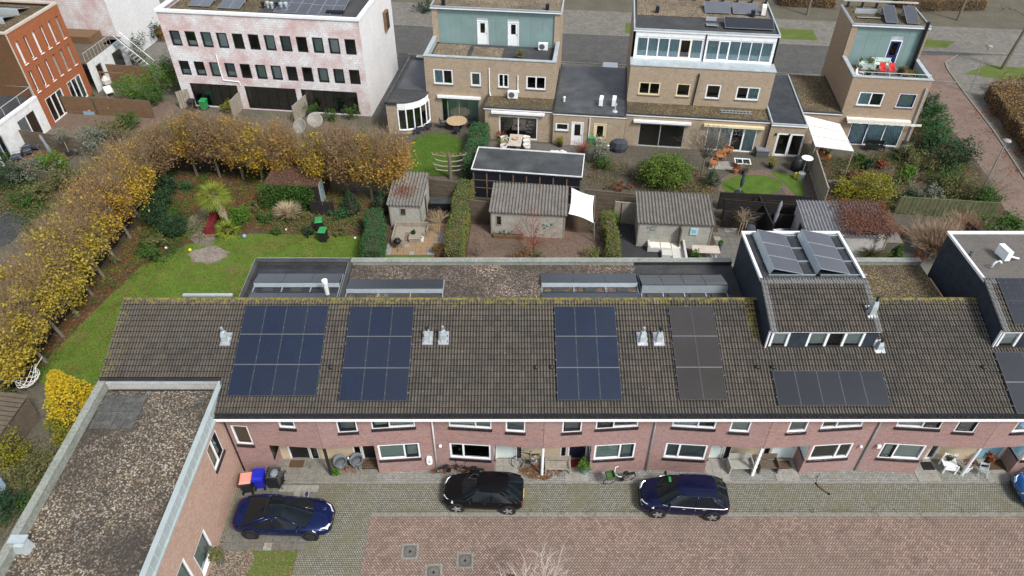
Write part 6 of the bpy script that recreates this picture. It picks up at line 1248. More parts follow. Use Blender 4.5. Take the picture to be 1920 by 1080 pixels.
def burst(label, loc, r, h, m, n, w=.012, m2=None):
    t = bare_bush(label, loc, r, h, m, 22, 3, spread=.3, seed=int(r*50), rad=.025); a = RNG.uniform(0, 6.28, n); f = np.sqrt(RNG.uniform(0, 1, n)); d = np.column_stack([np.cos(a)*f*r, np.sin(a)*f*r, h*(1.05-.55*f)]); b = d*RNG.uniform(.15, .75, n)[:, None]; d = d+RNG.normal(0, .35, (n, 3)); L = np.linalg.norm(d, axis=1); d /= L[:, None]; s = np.cross(d, RNG.normal(size=(n, 3))); s /= np.linalg.norm(s, axis=1)[:, None]; s *= w; e = b+d*(L*RNG.uniform(.2, .45, n))[:, None]; V = np.stack([b-s, b+s, e+s*.4, e-s*.4], 1); V[:, :, 2] = np.maximum(V[:, :, 2], .02); k = n if not m2 else int(n*.6); mesh_np('twigs', V[:k].reshape(-1, 3), 4, m, t)
    if m2: mesh_np('young_twigs', V[k:].reshape(-1, 3), 4, m2, t)
burst('big bare twiggy shrub before the mossy fence', P(1752, 474), 2.5, 2.4, 'twig_tan', 4200); burst('rust twigged bush behind the big bare shrub', P(1808, 445), 1.7, 1.9, 'twig_tan', 1500, .012, 'twig_red')
tuft('pampas grass with cream plumes beside the flat roof', P(1628, 487), 1.1, 1.6, 'leaf_olive', 700, plumes=6, w=.018, name='pampas_grass'); conifer('small dark green conifer right of the pampas grass', P(1675, 490), .55, 1.3, 'leaf_green', 1100); shrub('tiny yellow flowering plant beside the small conifer', P(1685, 462), (.3, .3, .35), 'leaf_yellow', 200); shrub('dark red low shrub by the right dormer', P(1718, 492), (.5, .5, .45), 'leaf_rust', 400)
k = MB(); k.box(-1.0, 1.0, -.6, .6, 0, 1.0); o = k.build('storage_box', 'slab_dark'); o.location = P(1650, 466); o.rotation_euler = (0, 0, R(-4)); tag(o, 'grey flat topped garden box behind the pampas grass', 'box'); MB().box(-1.05, 1.05, -.65, .65, 1.0, 1.06).build('lid', 'corrugated', o)
shrub('glossy ivy mound at the path corner', P(1868, 445), (2.2, 1.5, .95), 'leaf_green', 3600, cat='ivy', size=.16, nc=70); 
# ------------------------------------------------------------------ the back street
def bp(a, b, y):
    """(x,z) in the back grid where the photo's (a,b) meets the facade plane y"""
    v = (b-540)/FPX; d = ((a-960)/FPX, CP-v*SP, -SP-v*CP); s, c = math.sin(A7), math.cos(A7)
    t = (y+BO[0]*s+BO[1]*c)/(d[0]*s+d[1]*c); X, Y = d[0]*t-BO[0], d[1]*t-BO[1]; return X*c-Y*s, CAMH+d[2]*t
def rect(y, tl, br, ox): a, b = bp(*tl, y), bp(*br, y); return (a[0]-ox, b[0]-ox, b[1], a[1])
def thingB(name, label, cat, group=None): return thing(name, label, cat, (*BO, 0), -A7, group)
def rebase(t, cx, cy):
    t.location = bw(cx, cy)
    for ch in t.children: ch.location = (ch.location[0]-cx, ch.location[1]-cy, ch.location[2])
def put(o, x, y, z=0., rz=0.): o.location = bw(x, y, z); o.rotation_euler = (0, 0, rz-A7)
def awning(parent, y, a, b, m='white_paint', dep=.28):
    p, q = bp(*a, y-.2), bp(*b, y-.2); k = MB(); k.box(p[0], q[0], y-dep, y-.005, (p[1]+q[1])/2-.1, (p[1]+q[1])/2+.08); k.build('awning_case', m, parent)
def ledge(parent, x0, x1, y0, y1, z, gm, cm='white_dirty', wm='tan_brick'):
    k = MB(); k.box(x0+.1, x1-.1, y0+.12, y1, z-.1, z-.02); k.build('flat_roof', gm, parent); k = MB(); k.box(x0, x1, y0, y0+.14, z-.04, z+.1); k.box(x0, x0+.1, y0+.14, y1, z-.04, z+.1); k.box(x1-.1, x1, y0+.14, y1, z-.04, z+.1); k.build('roof_edge', cm if cm in ('alu', 'zinc') else 'bitumen', parent); k = MB(); k.box(x0-.01, x1+.01, y0-.012, y0+.1, z-.12, z-.042); k.box(x0-.012, x0-.002, y0+.1, y1, z-.05, z+.06); k.box(x1+.002, x1+.012, y0+.1, y1, z-.05, z+.06); k.build('edge_trim', 'white_paint', parent)
def ladder(label, loc, rz, L, m='alu', w=.4):
    t = thing('ladder', label, 'ladder', loc, rz, 'ladders'); [MB().box(0, L, s*w/2-.02, s*w/2+.02, .02, .08).build('rail', m, t) for s in (-1, 1)]; [MB().box(.15+i*.28, .19+i*.28, -w/2, w/2, .03, .07).build('rung', m, t) for i in range(int(L/.28))]; return t
dkg = 'dark_frame'
# ---- house A
A = thingB('brick_house', 'tan brick house with a curved bay window and teal upper storey', 'house', 'brick houses of the back street')
T = frame((-13.6, 2.3)); ox = -13.6
w1 = [rect(2.3, *q, ox) for q in (((812, 129), (850, 159)), ((882, 135), (902, 162)), ((934, 138), (954, 165)), ((987, 142), (1023, 169)))]; g1 = rect(2.3, (827, 183), (899, 231), ox)
k = MB(); wall(k, T, 0, 11.4, 0, 6.3, w1+[g1]); wall(k, frame((-13.6, 11.5), -math.pi/2), 0, 9.2, 0, 6.3); wall(k, frame((-2.2, 2.3), math.pi/2), 0, 9.2, 0, 6.3)
k.quad((-13.6, 11.5, 0), (-2.2, 11.5, 0), (-2.2, 11.5, 9), (-13.6, 11.5, 9)); wall(k, frame((-13.6, 11.5), -math.pi/2), 0, 4.9, 6.3, 9.0); wall(k, frame((-2.2, 6.6), math.pi/2), 0, 4.9, 6.3, 9.0); k.box(-13.6, -13.1, 6.55, 6.8, 5.8, 9.0); k.box(-2.7, -2.2, 6.55, 6.8, 5.8, 9.0); k.build('wall', 'tan_brick', A)
window(A, T, w1[0], (1, 1), curtain=['curtain_blue', None], sill='slab_dark', fw=.11); window(A, T, w1[1], curtain=['blind_grey'], sill='slab_dark', fw=.12); window(A, T, w1[2], (1, 1), fw=.1, sill='slab_dark'); window(A, T, w1[3], (1, 1), sill='slab_dark', fw=.11)
window(A, T, g1, (.5, 1, 1.7), fm='teal_panel', curtain=[None, 'curtain_sage', 'curtain_sage'], name='glass_wall', fw=.06); awning(A, 2.3, (820, 180), (901, 186))
k = MB(); k.box(-13.5, -2.3, 2.4, 6.75, 5.6, 5.7); k.build('terrace_floor', 'bitumen', A); [MB().box(*q, 5.7, 5.715).build('gravel_patch', 'roof_gravel_tan', A) for q in ((-13.2, -10.2, 3.1, 6.5), (-9.8, -7.1, 3.1, 6.2))]
k = MB(); k.box(-13.65, -13.3, 2.25, 6.6, 6.3, 6.36); k.box(-2.5, -2.15, 2.25, 6.6, 6.3, 6.36); k.box(-13.3, -2.5, 2.25, 2.6, 6.3, 6.36); k.build('coping', 'zinc', A); k = MB(); k.box(-13.45, -13.35, 2.6, 6.6, 5.7, 6.3); k.box(-2.45, -2.35, 2.6, 6.6, 5.7, 6.3); k.box(-13.3, -2.5, 2.5, 2.6, 5.7, 6.3); k.build('parapet', 'zinc_green', A)
TP = frame((-13.1, 6.7)); d1_, d2_ = rect(6.7, (894, 29), (916, 75), -13.1), rect(6.7, (952, 32), (973, 78), -13.1); d1_ = (*d1_[:2], 5.75, 7.9); d2_ = (*d2_[:2], 5.75, 7.9)
k = MB(); wall(k, TP, 0, 10.4, 5.7, 8.85, [d1_, d2_]); k.build('upper_wall', 'zinc', A); us = np.linspace(0, 10.4, 11)
for i in range(10):
    segs = [(us[i]+.008, us[i+1]-.008)]
    for z0, z1 in ((5.75, 8.15), (8.17, 8.84)):
        for s in segs:
            q = [s] if z0 > 8 else [r for r in ((s[0], min(s[1], d1_[0])), (max(s[0], d1_[1]), min(s[1], d2_[0])), (max(s[0], d2_[1]), s[1])) if r[1]-r[0] > .05]
            for r in q: kk = MB(); kk.box(r[0], r[1], .004, .022, z0, z1, T=TP); kk.build('facade_panel', 'teal_panel', A)
for d_ in (d1_, d2_): door(A, TP, d_, 'white_paint', glass=(.25, .75, .5, .93), d=.0)
ledge(A, -13.7, -2.1, 6.4, 11.6, 9.0, 'roof_gravel_tan', 'alu')
for x in (-12.6, -3.4): MB().box(x-.15, x+.15, 6.9, 7.15, 9.0, 9.5).build('roof_stack', 'dark_frame', A)
# extension with sliding doors, and bay
E1 = frame((-8.0, 0)); g2 = rect(0, (936, 217), (1007, 263), -8.0); k = MB(); wall(k, E1, 0, 5.95, 0, 2.95, [g2]); k.quad((-8, 0, 0), (-8, 2.3, 0), (-8, 2.3, 2.95), (-8, 0, 2.95)); k.build('extension_wall', 'tan_brick', A)
window(A, E1, g2, (1, 1), fm='white_paint', name='glass_wall', fw=.08); awning(A, 0, (921, 210), (1021, 216)); ledge(A, -8.1, -2.05, -.08, 2.3, 3.0, 'roof_gravel_moss')
for q in ((917, 128, 3.05), (971, 142, 3.5)): x, z = bp(q[0], q[1], 2.24); k = MB(); k.tube([(x, 2.24, z), (x, 2.22, q[2]+.3), (x+.12, 2.1, q[2])], .05, 6); k.build('downpipe', 'white_paint', A)
k = MB(); wall(k, frame((-16.7, -.2)), 0, 1.0, 0, 2.95); k.quad((-16.7, 9.4, 0), (-16.7, -.2, 0), (-16.7, -.2, 2.95), (-16.7, 9.4, 2.95)); k.build('bay_wall', 'tan_brick', A)
arcp = [(-15.7+2.3*math.sin(a), 2.1-2.3*math.cos(a)) for a in np.linspace(0, math.pi/2*.97, 6)]
k = MB(); [k.tube([(p[0], p[1], .4), (p[0], p[1], 2.5)], .07, 4) for p in arcp]; k.tube([(p[0], p[1], .42) for p in arcp], .09, 5); k.build('bay_frame', 'white_paint', A); k = MB(); loft(k, [[(p[0]*1.0, p[1], 2.35) for p in arcp], [(p[0]+.02, p[1]-.06, 2.38) for p in arcp], [(p[0]+.02, p[1]-.06, 2.98) for p in arcp]], capa=False, capb=False); k.build('bay_fascia', 'white_paint', A)
for a, b in zip(arcp, arcp[1:]): k = MB(); k.quad((*a, .45), (*b, .45), (*b, 2.4), (*a, 2.4)); k.build('pane', 'glass', A)
k = MB(); loft(k, [[(p[0], p[1]+.02, 0) for p in arcp], [(p[0], p[1]+.02, .42) for p in arcp]], capa=False, capb=False); k.build('bay_plinth', 'tan_brick', A)
k = MB(); k.prism([(-16.7, -.2), (-15.7, -.2)]+arcp+[(-13.4, 2.3), (-13.6, 9.4), (-16.7, 9.4)], 2.95, 3.03); k.build('bay_roof', 'bitumen', A); k = MB(); k.box(-16.8, -16.6, -.3, 9.5, 2.9, 3.14); k.box(-16.6, -15.7, -.32, -.2, 2.9, 3.12); k.build('bay_roof_edge', 'bitumen_wet', A); k = MB(); k.box(-16.3, -13.65, 2.4, 8.6, 3.03, 3.06); k.build('bay_roof_sheet', 'bitumen_wet', A)
rebase(A, -8, 5)
# ---- linking garage
Gg = thingB('linking_garage', 'low flat roofed brick link with a white and a yellow door', 'garage'); T = frame((-2.05, -.3)); ox = -2.05; q0, q1_, q2_ = rect(-.3, (1042, 230), (1066, 246), ox), rect(-.3, (1072, 228), (1092, 270), ox), rect(-.3, (1114, 231), (1134, 273), ox); q1_ = (*q1_[:2], .05, q1_[3]); q2_ = (*q2_[:2], .05, q2_[3])
k = MB(); wall(k, T, 0, 6.1, 0, 2.9, [q0, q1_, q2_]); k.build('wall', 'tan_brick', Gg); k = MB(); k.quad((-2.05, 9.4, 0), (4.05, 9.4, 0), (4.05, 9.4, 2.9), (-2.05, 9.4, 2.9)); k.build('rear_wall', 'tan_brick', Gg); window(Gg, T, q0, sill='slab_dark', fw=.12); door(Gg, T, q1_, 'white_paint', glass=(.22, .8, .42, .93), d=-.03); door(Gg, T, q2_, 'cream_paint', 'cream_paint', glass=(.22, .8, .42, .93), d=-.03); ledge(Gg, -2.1, 4.1, -.35, 9.45, 3.0, 'bitumen_wet'); x = bp(1104, 250, -.37)[0]; k = MB(); k.tube([(x, -.38, 2.8), (x, -.36, .05)], .05, 6); k.build('downpipe', 'white_dirty', Gg); rebase(Gg, 1, 4)
# ---- house B
Bh = thingB('brick_house', 'tan brick house with a white glazed top floor and teal curtains', 'house', 'brick houses of the back street'); ox = 4.1; T = frame((ox, 2.6))
w1 = [rect(2.6, *q, ox) for q in (((1199, 153), (1236, 179)), ((1270, 156), (1292, 182)), ((1326, 158), (1348, 186)), ((1383, 162), (1421, 189)))]
k = MB(); wall(k, T, 0, 11.9, 2.9, 6.3, w1); wall(k, frame((ox, 11.5), -math.pi/2), 0, 8.9, 0, 6.3); wall(k, frame((16.0, 2.6), math.pi/2), 0, 8.9, 0, 6.3); k.quad((ox, 11.5, 0), (16, 11.5, 0), (16, 11.5, 8.9), (ox, 11.5, 8.9)); wall(k, frame((ox, 11.5), -math.pi/2), 0, 7.3, 6.3, 8.7); wall(k, frame((16.0, 4.2), math.pi/2), 0, 7.3, 6.3, 8.7); k.build('wall', 'tan_brick', Bh)
for i, (w, f, c) in enumerate(zip(w1, ('cream_paint', 'cream_paint', 'white_paint', 'white_paint'), ((None, None), (None,), (None,), (None, 'curtain_teal')))): window(Bh, T, w, (1,)*len(c), fm=f, curtain=list(c), sill='slab_dark', fw=.11)
E2 = frame((ox, .35)); g = [rect(.35, (1200, 231), (1278, 278), ox), rect(.35, (1328, 236), (1410, 286), ox)]; k = MB(); wall(k, E2, 0, 11.95, 0, 2.95, g); k.build('extension_wall', 'tan_brick', Bh)
window(Bh, E2, g[0], (1, 1.15), fm='zinc', name='glass_wall', fw=.06); window(Bh, E2, g[1], (1, .95, 1, .95), fm='white_paint', curtain=['curtain_blue', 'curtain_blue', None, 'curtain_blue'], name='glass_wall', sash=[None, None, 'white_paint', None]); awning(Bh, .35, (1188, 227), (1296, 233)); awning(Bh, .35, (1320, 234), (1433, 242), 'cream_paint'); ledge(Bh, ox-.05, 16.05, .27, 2.6, 3.0, 'roof_gravel_moss')
k = MB(); k.box(ox-.05, 16.05, 2.55, 4.15, 6.3, 6.36); k.box(ox-.05, ox+.25, 2.55, 4.1, 6.36, 6.4); k.build('coping', 'zinc', Bh); TP = frame((ox+.2, 4.05)); Lp = 11.5
k = MB(); wall(k, TP, 0, Lp, 6.3, 8.75, [(.15, 5.65, 6.45, 8.2), (5.95, 11.35, 6.45, 8.2)]); k.build('upper_wall', 'white_paint', Bh)
window(Bh, TP, (.15, 5.65, 6.45, 8.2), (1, 1, 1, 1, 1.05, 1.05), curtain=['curtain_blue']*4+[None, 'curtain_blue'], fw=.1, name='glass_wall', sash=[None]*4+['cream_paint', None]); window(Bh, TP, (5.95, 11.35, 6.45, 8.2), (1.1, 1, 1, 1, 1, 1), curtain=['curtain_blue']*6, name='glass_wall', sash=[None, 'white_paint']+[None]*4)
for i in range(12): k = MB(); u = i*Lp/12; k.box(u+.01, u+Lp/12-.01, .004, .025, 8.25, 8.73, T=TP); k.build('fascia_panel', 'white_paint', Bh)
k = MB(); k.tube([TP(5.8, .05, 8.7), TP(5.8, .05, 6.4)], .06, 6); k.tube([(ox+5.75, 2.5, 5.9), (ox+5.6, 2.48, 3.05)], .06, 6); k.build('downpipe', 'dark_frame', Bh)
ledge(Bh, ox, 16.0, 3.95, 11.6, 8.8, 'bitumen', 'zinc'); MB().box(ox+.3, 15.7, 7.3, 11.3, 8.8, 8.83).build('roof_gravel', 'roof_gravel_tan', Bh); [MB().box(x-.16, x+.16, 7.8, 8.1, 8.8, 9.4).build('roof_stack', 'dark_frame', Bh) for x in (6.1, 14.2)]; [MB().box(x, x+.12, 11.2, 11.5, 8.85, 9.3).build('roof_bracket', 'dark_frame', Bh) for x in np.arange(ox+.4, 15.8, 1.25)]; MB().box(ox, 16, 11.3, 11.5, 9.3, 9.4).build('roof_beam', 'concrete', Bh)
rebase(Bh, 10, 6)
def roof_panel(label, x, y, z, w, d, tilt, m='solar_far', rz=0., axis='x'):
    t = thing('panel_rack', label, 'solar rack', bw(x, y, z), rz-A7, 'solar racks on the flat roofs'); o = panel_mesh(w, d, m).build('panel', [m, 'alu'], t); o.location = (0, 0, .1); o.rotation_euler = (tilt, 0, 0) if axis == 'x' else (0, tilt, 0); k = MB(); h = .1+d*math.sin(abs(tilt)); k.box(.05, w-.05, d*.9, d*.95, 0, h*.9) if axis == 'x' else k.box(.03, .08, .05, d-.05, 0, .1); k.build('stand', 'alu', t); return t
roof_panel('left of two pale tilted panels on the white topped roof', 10.2, 8.2, 8.83, 2.2, 1.7, R(12), 'solar_light'); roof_panel('right of two pale tilted panels on the white topped roof', 12.6, 8.2, 8.83, 2.2, 1.7, R(12), 'solar_light'); roof_panel('dark wide panel pair above the white glazed floor', 11.6, 4.9, 8.83, 4.0, 1.5, R(14), 'solar_black'); roof_panel('single small tilted panel left of the dark wide pair', 10.1, 5.2, 8.83, 1.0, 1.5, R(-10), 'solar_light')
ac_unit('white air conditioner on the white topped roof corner', bw(15.2, 8.6, 8.83), R(80)-A7, 1.1); ac_unit('white air conditioner on the teal house terrace', bw(-3.6, 6.1, 5.72), -A7, 1.0); ac_unit('white air conditioner on the mossy ledge of the bay window house', bw(-5.8, 1.9, 3.02), -A7, 1.05); ac_unit('left of two upright air conditioners on the linking roof', bw(1.9, 1.7, 3.0), R(86)-A7, 1.0); ac_unit('right of two upright air conditioners on the linking roof', bw(3.0, 1.8, 3.0), R(86)-A7, 1.0)
k = MB(); k.tube([(0, 0, 0), (0, 0, .5), (.1, .1, .7)], .07, 8); k.lathe([(.25, 0), (.2, .08), (.1, .1)], (0, 0, 0), 10); o = k.build('roof_outlet', 'zinc'); put(o, 3.1, .6, 3.0); tag(o, 'grey vent pipe near the edge of the linking roof', 'vent'); k = MB(); k.lathe([(.09, 0), (.09, .35), (.14, .4), (.05, .5)], (0, 0, 0), 8); o = k.build('roof_outlet', 'white_dirty'); put(o, -1.3, 1.9, 3.0); tag(o, 'white vent stub at the left of the linking roof', 'vent')
o = pot('shrub in a tub on the teal house terrace', bw(-5.4, 4.0, 5.72), 'wood_fence', 'leaf_olive', .4, .35, .45, 260, lz=.25); ladder('short aluminium ladder lying on the gravel ledge', bw(12.0, 1.55, 3.05), -A7, 2.6)
# ---- right link and its gravel roof
G2 = thingB('linking_garage', 'low brick link with french doors left of the white canopy', 'garage'); T = frame((16.05, 0)); fd = rect(0, (1459, 249), (1499, 292), 16.05); fd = (*fd[:2], .05, fd[3]); k = MB(); wall(k, T, 0, 2.9, 0, 2.9, [fd]); k.build('wall', 'tan_brick', G2); k = MB(); k.quad((18.95, 0, 0), (18.95, 9.7, 0), (18.95, 9.7, 2.9), (18.95, 0, 2.9)); k.quad((18.95, 2.6, 0), (22.2, 2.6, 0), (22.2, 2.6, 2.9), (18.95, 2.6, 2.9)); k.build('side_wall', 'tan_brick', G2)
window(G2, T, fd, (1, 1), fw=.1, sash=['white_paint']*2, name='french_door'); ledge(G2, 16.05, 18.95, -.1, 9.7, 3.0, 'bitumen_slick', 'zinc'); ledge(G2, 18.95, 22.25, 2.5, 9.9, 3.0, 'roof_gravel_moss', 'white_dirty')
for x in (16.6, 17.7): k = MB(); k.box(x-.06, x+.06, -.1, 0, 2.0, 2.2); k.build('wall_lamp', 'black_plastic', G2)
rebase(G2, 18, 4); ladder('long dark ladder lying on the gravel roof', bw(21.2, 4.2, 3.05), R(88)-A7, 4.2, 'wood_fence', .45)
# ---- house C
Ch = thingB('brick_house', 'cream brick corner house with a planted roof terrace and navy doors', 'house', 'brick houses of the back street'); ox = 22.25; T = frame((ox, 2.8)); W_ = 6.25
w1 = [rect(2.8, (1613, 172), (1651, 200), ox), rect(2.8, (1688, 175), (1711, 203), ox)]; g = rect(2.8, (1598, 230), (1682, 273), ox); g = (g[0], g[1], .05, g[3]); k = MB(); wall(k, T, 0, W_, 0, 6.2, w1+[g]); TL = frame((ox, 11.2), -math.pi/2); wall(k, TL, 0, 8.4, 0, 6.2); wall(k, TL, 0, 4.3, 6.2, 9.0); TR = frame((ox+W_, 2.8), math.pi/2); wall(k, TR, 0, 8.4, 0, 6.2); wall(k, frame((ox+W_, 6.9), math.pi/2), 0, 4.3, 6.2, 9.0); k.quad((ox, 11.2, 0), (ox+W_, 11.2, 0), (ox+W_, 11.2, 9), (ox, 11.2, 9)); k.box(ox, ox+.5, 6.85, 7.1, 5.6, 9); k.box(ox+W_-.35, ox+W_, 6.85, 7.1, 5.6, 9); k.build('wall', 'cream_brick', Ch)
window(Ch, T, w1[0], (1, 1), curtain=['curtain_blue', 'blind_dark'], sill='slab_dark', fw=.1); window(Ch, T, w1[1], sash=['navy_paint'], curtain=['blind_green'], sill='slab_dark'); window(Ch, T, g, (.95, 1, 1), sash=['navy_paint', None, None], curtain=['curtain_blue']*3, name='glass_wall'); awning(Ch, 2.8, (1588, 220), (1706, 231), 'cloth_cream', .4)
k = MB()
for i in range(14): p = bp(1590, 226, 2.4)[0]+i*.43; k.box(p+.01, p+.42, 2.4, 2.41, 2.25+.04*(i % 2), 2.5)
k.build('awning_valance', 'cloth_cream', Ch); k = MB(); k.box(ox+.1, ox+W_-.1, 2.9, 7.0, 5.4, 5.5); k.build('terrace_floor', 'wood_fence', Ch)
k = MB(); k.box(ox-.05, ox+.28, 2.75, 6.9, 6.2, 6.26); k.box(ox+W_-.28, ox+W_+.05, 2.75, 6.9, 6.2, 6.26); k.box(ox+.28, ox+W_-.28, 2.75, 3.08, 6.2, 6.26); k.build('coping', 'zinc', Ch); k = MB(); k.box(ox+.2, ox+.26, 3.0, 6.9, 5.5, 6.2); k.box(ox+W_-.26, ox+W_-.2, 3.0, 6.9, 5.5, 6.2); k.box(ox+.26, ox+W_-.26, 3.0, 3.06, 5.5, 6.2); k.build('parapet', 'zinc_green', Ch)
TP = frame((ox+.5, 7.0)); dd = rect(7.0, (1675, 61), (1689, 107), ox+.5); dd = (dd[0], dd[0]+1.0, 5.52, 7.75); k = MB(); wall(k, TP, 0, W_-.85, 5.5, 8.85, [dd]); k.build('upper_wall', 'zinc', Ch); us = np.linspace(0, W_-.85, 6)
for i in range(5):
    for z0, z1 in ((5.55, 8.1), (8.12, 8.84)):
        for r in ([(us[i]+.008, us[i+1]-.008)] if z0 > 8 else [r for r in ((us[i]+.008, min(us[i+1]-.008, dd[0])), (max(us[i]+.008, dd[1]), us[i+1]-.008)) if r[1]-r[0] > .05]): kk = MB(); kk.box(*r, .004, .022, z0, z1, T=TP); kk.build('facade_panel', 'teal_panel', Ch)
dr_ = door(Ch, TP, dd, 'navy_paint', 'white_paint', glass=(.2, .8, .42, .92), d=-.02); k = MB(); k.tube([(ox+W_-.35, 6.7, 5.5), (ox+W_-.35, 6.75, 9.5)], .14, 10); k.build('chimney_pipe', 'dark_frame', Ch); k = MB(); k.tube([(ox+W_-.3, 2.7, 5.6), (ox+W_-.2, 2.7, .05)], .06, 6); k.build('downpipe', 'zinc', Ch); k = MB(); k.tube([(ox+.2, 2.95, 6.6), (ox+W_-.2, 2.95, 6.6), (ox+W_-.1, 6.7, 6.6)], .02, 5); [k.tube([(x, 2.95, 6.2), (x, 2.95, 6.6)], .015, 4) for x in np.linspace(ox+.3, ox+W_-.3, 6)]; k.build('railing', 'alu', Ch)
ledge(Ch, ox-.02, ox+W_+.02, 6.75, 11.3, 9.0, 'roof_gravel_moss', 'alu'); [MB().box(x, x+.12, 10.8, 11.1, 9.05, 9.5).build('roof_bracket', 'dark_frame', Ch) for x in np.arange(ox+.4, ox+6, 1.2)]; MB().box(ox, ox+W_, 10.85, 11.05, 9.5, 9.6).build('roof_beam', 'concrete', Ch); rebase(Ch, 25, 6)
roof_panel('white backed tilted panel on the corner house roof', 22.9, 8.2, 9.0, 1.9, 1.3, R(-16), 'solar_light'); roof_panel('middle tilted panel on the corner house roof', 25.0, 7.3, 9.0, 1.0, 2.2, R(18), 'solar_far'); roof_panel('right tilted panel on the corner house roof', 26.7, 7.3, 9.0, 1.0, 2.2, R(18), 'solar_far')
def armchair(label, loc, rz, m, fm='steel', grp=None, name='armchair', w=.5):
    t = thing(name, label, 'chair', loc, rz, grp); MB().box(-w/2, w/2, -.25, .22, .40, .45).build('seat', m, t); k = MB(); k.add([(-w/2, .2, .45), (w/2, .2, .45), (w/2, .34, .92), (-w/2, .34, .92), (-w/2, .25, .45), (w/2, .25, .45), (w/2, .38, .92), (-w/2, .38, .92)], [(0, 1, 2, 3), (7, 6, 5, 4), (3, 2, 6, 7), (0, 3, 7, 4), (2, 1, 5, 6)]); k.build('backrest', m, t)
    for x in (-w/2, w/2):
        for y in (-.23, .23): MB().tube([(x, y, 0), (x, y, .63)], .015, 5).build('leg', fm, t)
        MB().box(x-.025, x+.025, -.25, .27, .62, .65).build('armrest', fm, t)
    return t
armchair('left of two red chairs on the planted roof terrace', bw(25.2, 5.1, 5.5), -A7, 'red_plastic', 'alu', 'red terrace chairs'); armchair('right of two red chairs on the planted roof terrace', bw(25.95, 5.1, 5.5), -A7, 'red_plastic', 'alu', 'red terrace chairs'); armchair('white chair in the near left corner of the roof terrace', bw(23.0, 3.7, 5.5), R(60)-A7, 'white_paint', 'white_paint'); slat_bench('mint green bench before the teal wall of the roof terrace', bw(25.4, 6.4, 5.5), -A7, 'mint_paint', 1.6)
t = thing('planter', 'pale double planter box with greenery on the roof terrace', 'planter', bw(23.5, 6.0, 5.5), -A7); MB().box(0, .72, 0, .5, 0, .55).build('box', 'mint_paint', t); MB().box(.74, 1.46, 0, .5, 0, .55).build('box', 'mint_paint', t); mesh_np('foliage', leaf_quads(clumps((.73, .25, .7, .8, .3, .25), 420, 14, .14, .2), .11), 4, 'leaf_olive', t)
for i, (x, y, m, r, l) in enumerate(((23.3, 5.2, 'leaf_dark', .3, 'dark bushy pot left of the red chairs'), (24.0, 4.6, 'leaf_dark', .34, 'purple dark pot in front of the red chairs'), (27.2, 5.6, 'leaf_olive', .35, 'olive pot right of the terrace door'), (26.7, 5.2, 'leaf_dark', .22, 'green tub right of the red chairs'), (27.3, 4.4, 'leaf_yellowgreen', .28, 'yellow green pot along the right terrace wall'), (26.6, 3.6, 'leaf_dark', .25, 'dark pot along the near terrace wall'), (27.6, 3.4, 'leaf_bright', .34, 'bright green bowl in the near right terrace corner'), (24.1, 3.4, 'leaf_yellow', .2, 'small yellow pot near the white terrace chair'))): pot(l, bw(x, y, 5.5), 'pot_dark' if i % 2 else 'terracotta', m, .2, .3, r, 150, grp='pots on the roof terrace')
t = thing('toy_scooter', 'white toy scooter lying on the roof terrace', 'toy', bw(26.0, 3.9, 5.5), R(-10)-A7); MB().box(-.5, .4, -.06, .06, .1, .16).build('deck', 'white_paint', t); MB().tube([(-.45, 0, .15), (-.55, 0, .6)], .03, 5).build('bar', 'white_paint', t); [MB().tube([(x, -.03, .1), (x, .03, .1)], .1, 10).build('wheel', 'rubber', t) for x in (-.45, .4)]
# ---- canopy between the link and the corner house
p = [P(1509, 216, 2.9), P(1574, 232, 2.75), P(1600, 283, 2.3), P(1529, 274, 2.35)]; t = thing('patio_canopy', 'cream fabric patio canopy left of the corner house', 'canopy', (p[0][0], p[0][1], 0)); k = MB(); n = 6; q = lambda u, v: tuple(Vector(p[0]).lerp(Vector(p[1]), u).lerp(Vector(p[3]).lerp(Vector(p[2]), u), v)-Vector((p[0][0], p[0][1], 0)))
for j in range(n): k2 = MB(); a, b, c, d = q(0, j/n+.004), q(1, j/n+.004), q(1, (j+1)/n-.004), q(0, (j+1)/n-.004); lift = (0, 0, .03 if j % 2 else 0); k2.quad(*[tuple(Vector(x)+Vector(lift)) for x in (d, c, b, a)]); o = k2.build('cloth_panel', 'cloth_cream', t); md = o.modifiers.new('s', 'SOLIDIFY'); md.thickness = .02
k = MB(); [k.tube([q(u, 0), q(u, 1)], .04, 6) for u in (0, 1)]; k.tube([q(0, 1), q(1, 1)], .05, 6); k.build('frame', 'white_dirty', t); [MB().tube([(q(u, 1)[0], q(u, 1)[1], 0), q(u, 1)], .05, 6).build('post', 'wood_grey', t) for u in (0, 1)]
# ---- white apartment block
brick('shingle_white', (.90, .90, .90), (.80, .795, .79), (.55, .53, .53), .42, .21, .012, patch=(.64, .43, .41), pamt=.85); brick('shingle_clean', (.90, .90, .895), (.84, .84, .835), (.6, .6, .6), .42, .21, .01, patch=(.74, .73, .72), pamt=.4)
Wb = thingB('apartment_block', 'three storey white shingled apartment block with pink stains', 'building'); ox = -37.2; T = frame((ox, 2.7)); L = 18.1; ops = []
f1, l1, f2, l2 = rect(2.7, (318, 55), (340, 84), ox), rect(2.7, (649, 75), (666, 105), ox), rect(2.7, (336, 111), (357, 139), ox), rect(2.7, (657, 133), (674, 160), ox); zz1 = ((f1[2]+l1[2])/2, (f1[3]+l1[3])/2); zz2 = ((f2[2]+l2[2])/2, (f2[3]+l2[3])/2)
for i in range(12):
    for f, l, z in ((f1, l1, zz1), (f2, l2, zz2)): c = (f[0]+f[1])/2+((l[0]+l[1])/2-(f[0]+f[1])/2)*i/11; ops.append((c-.48, c+.48, *z))
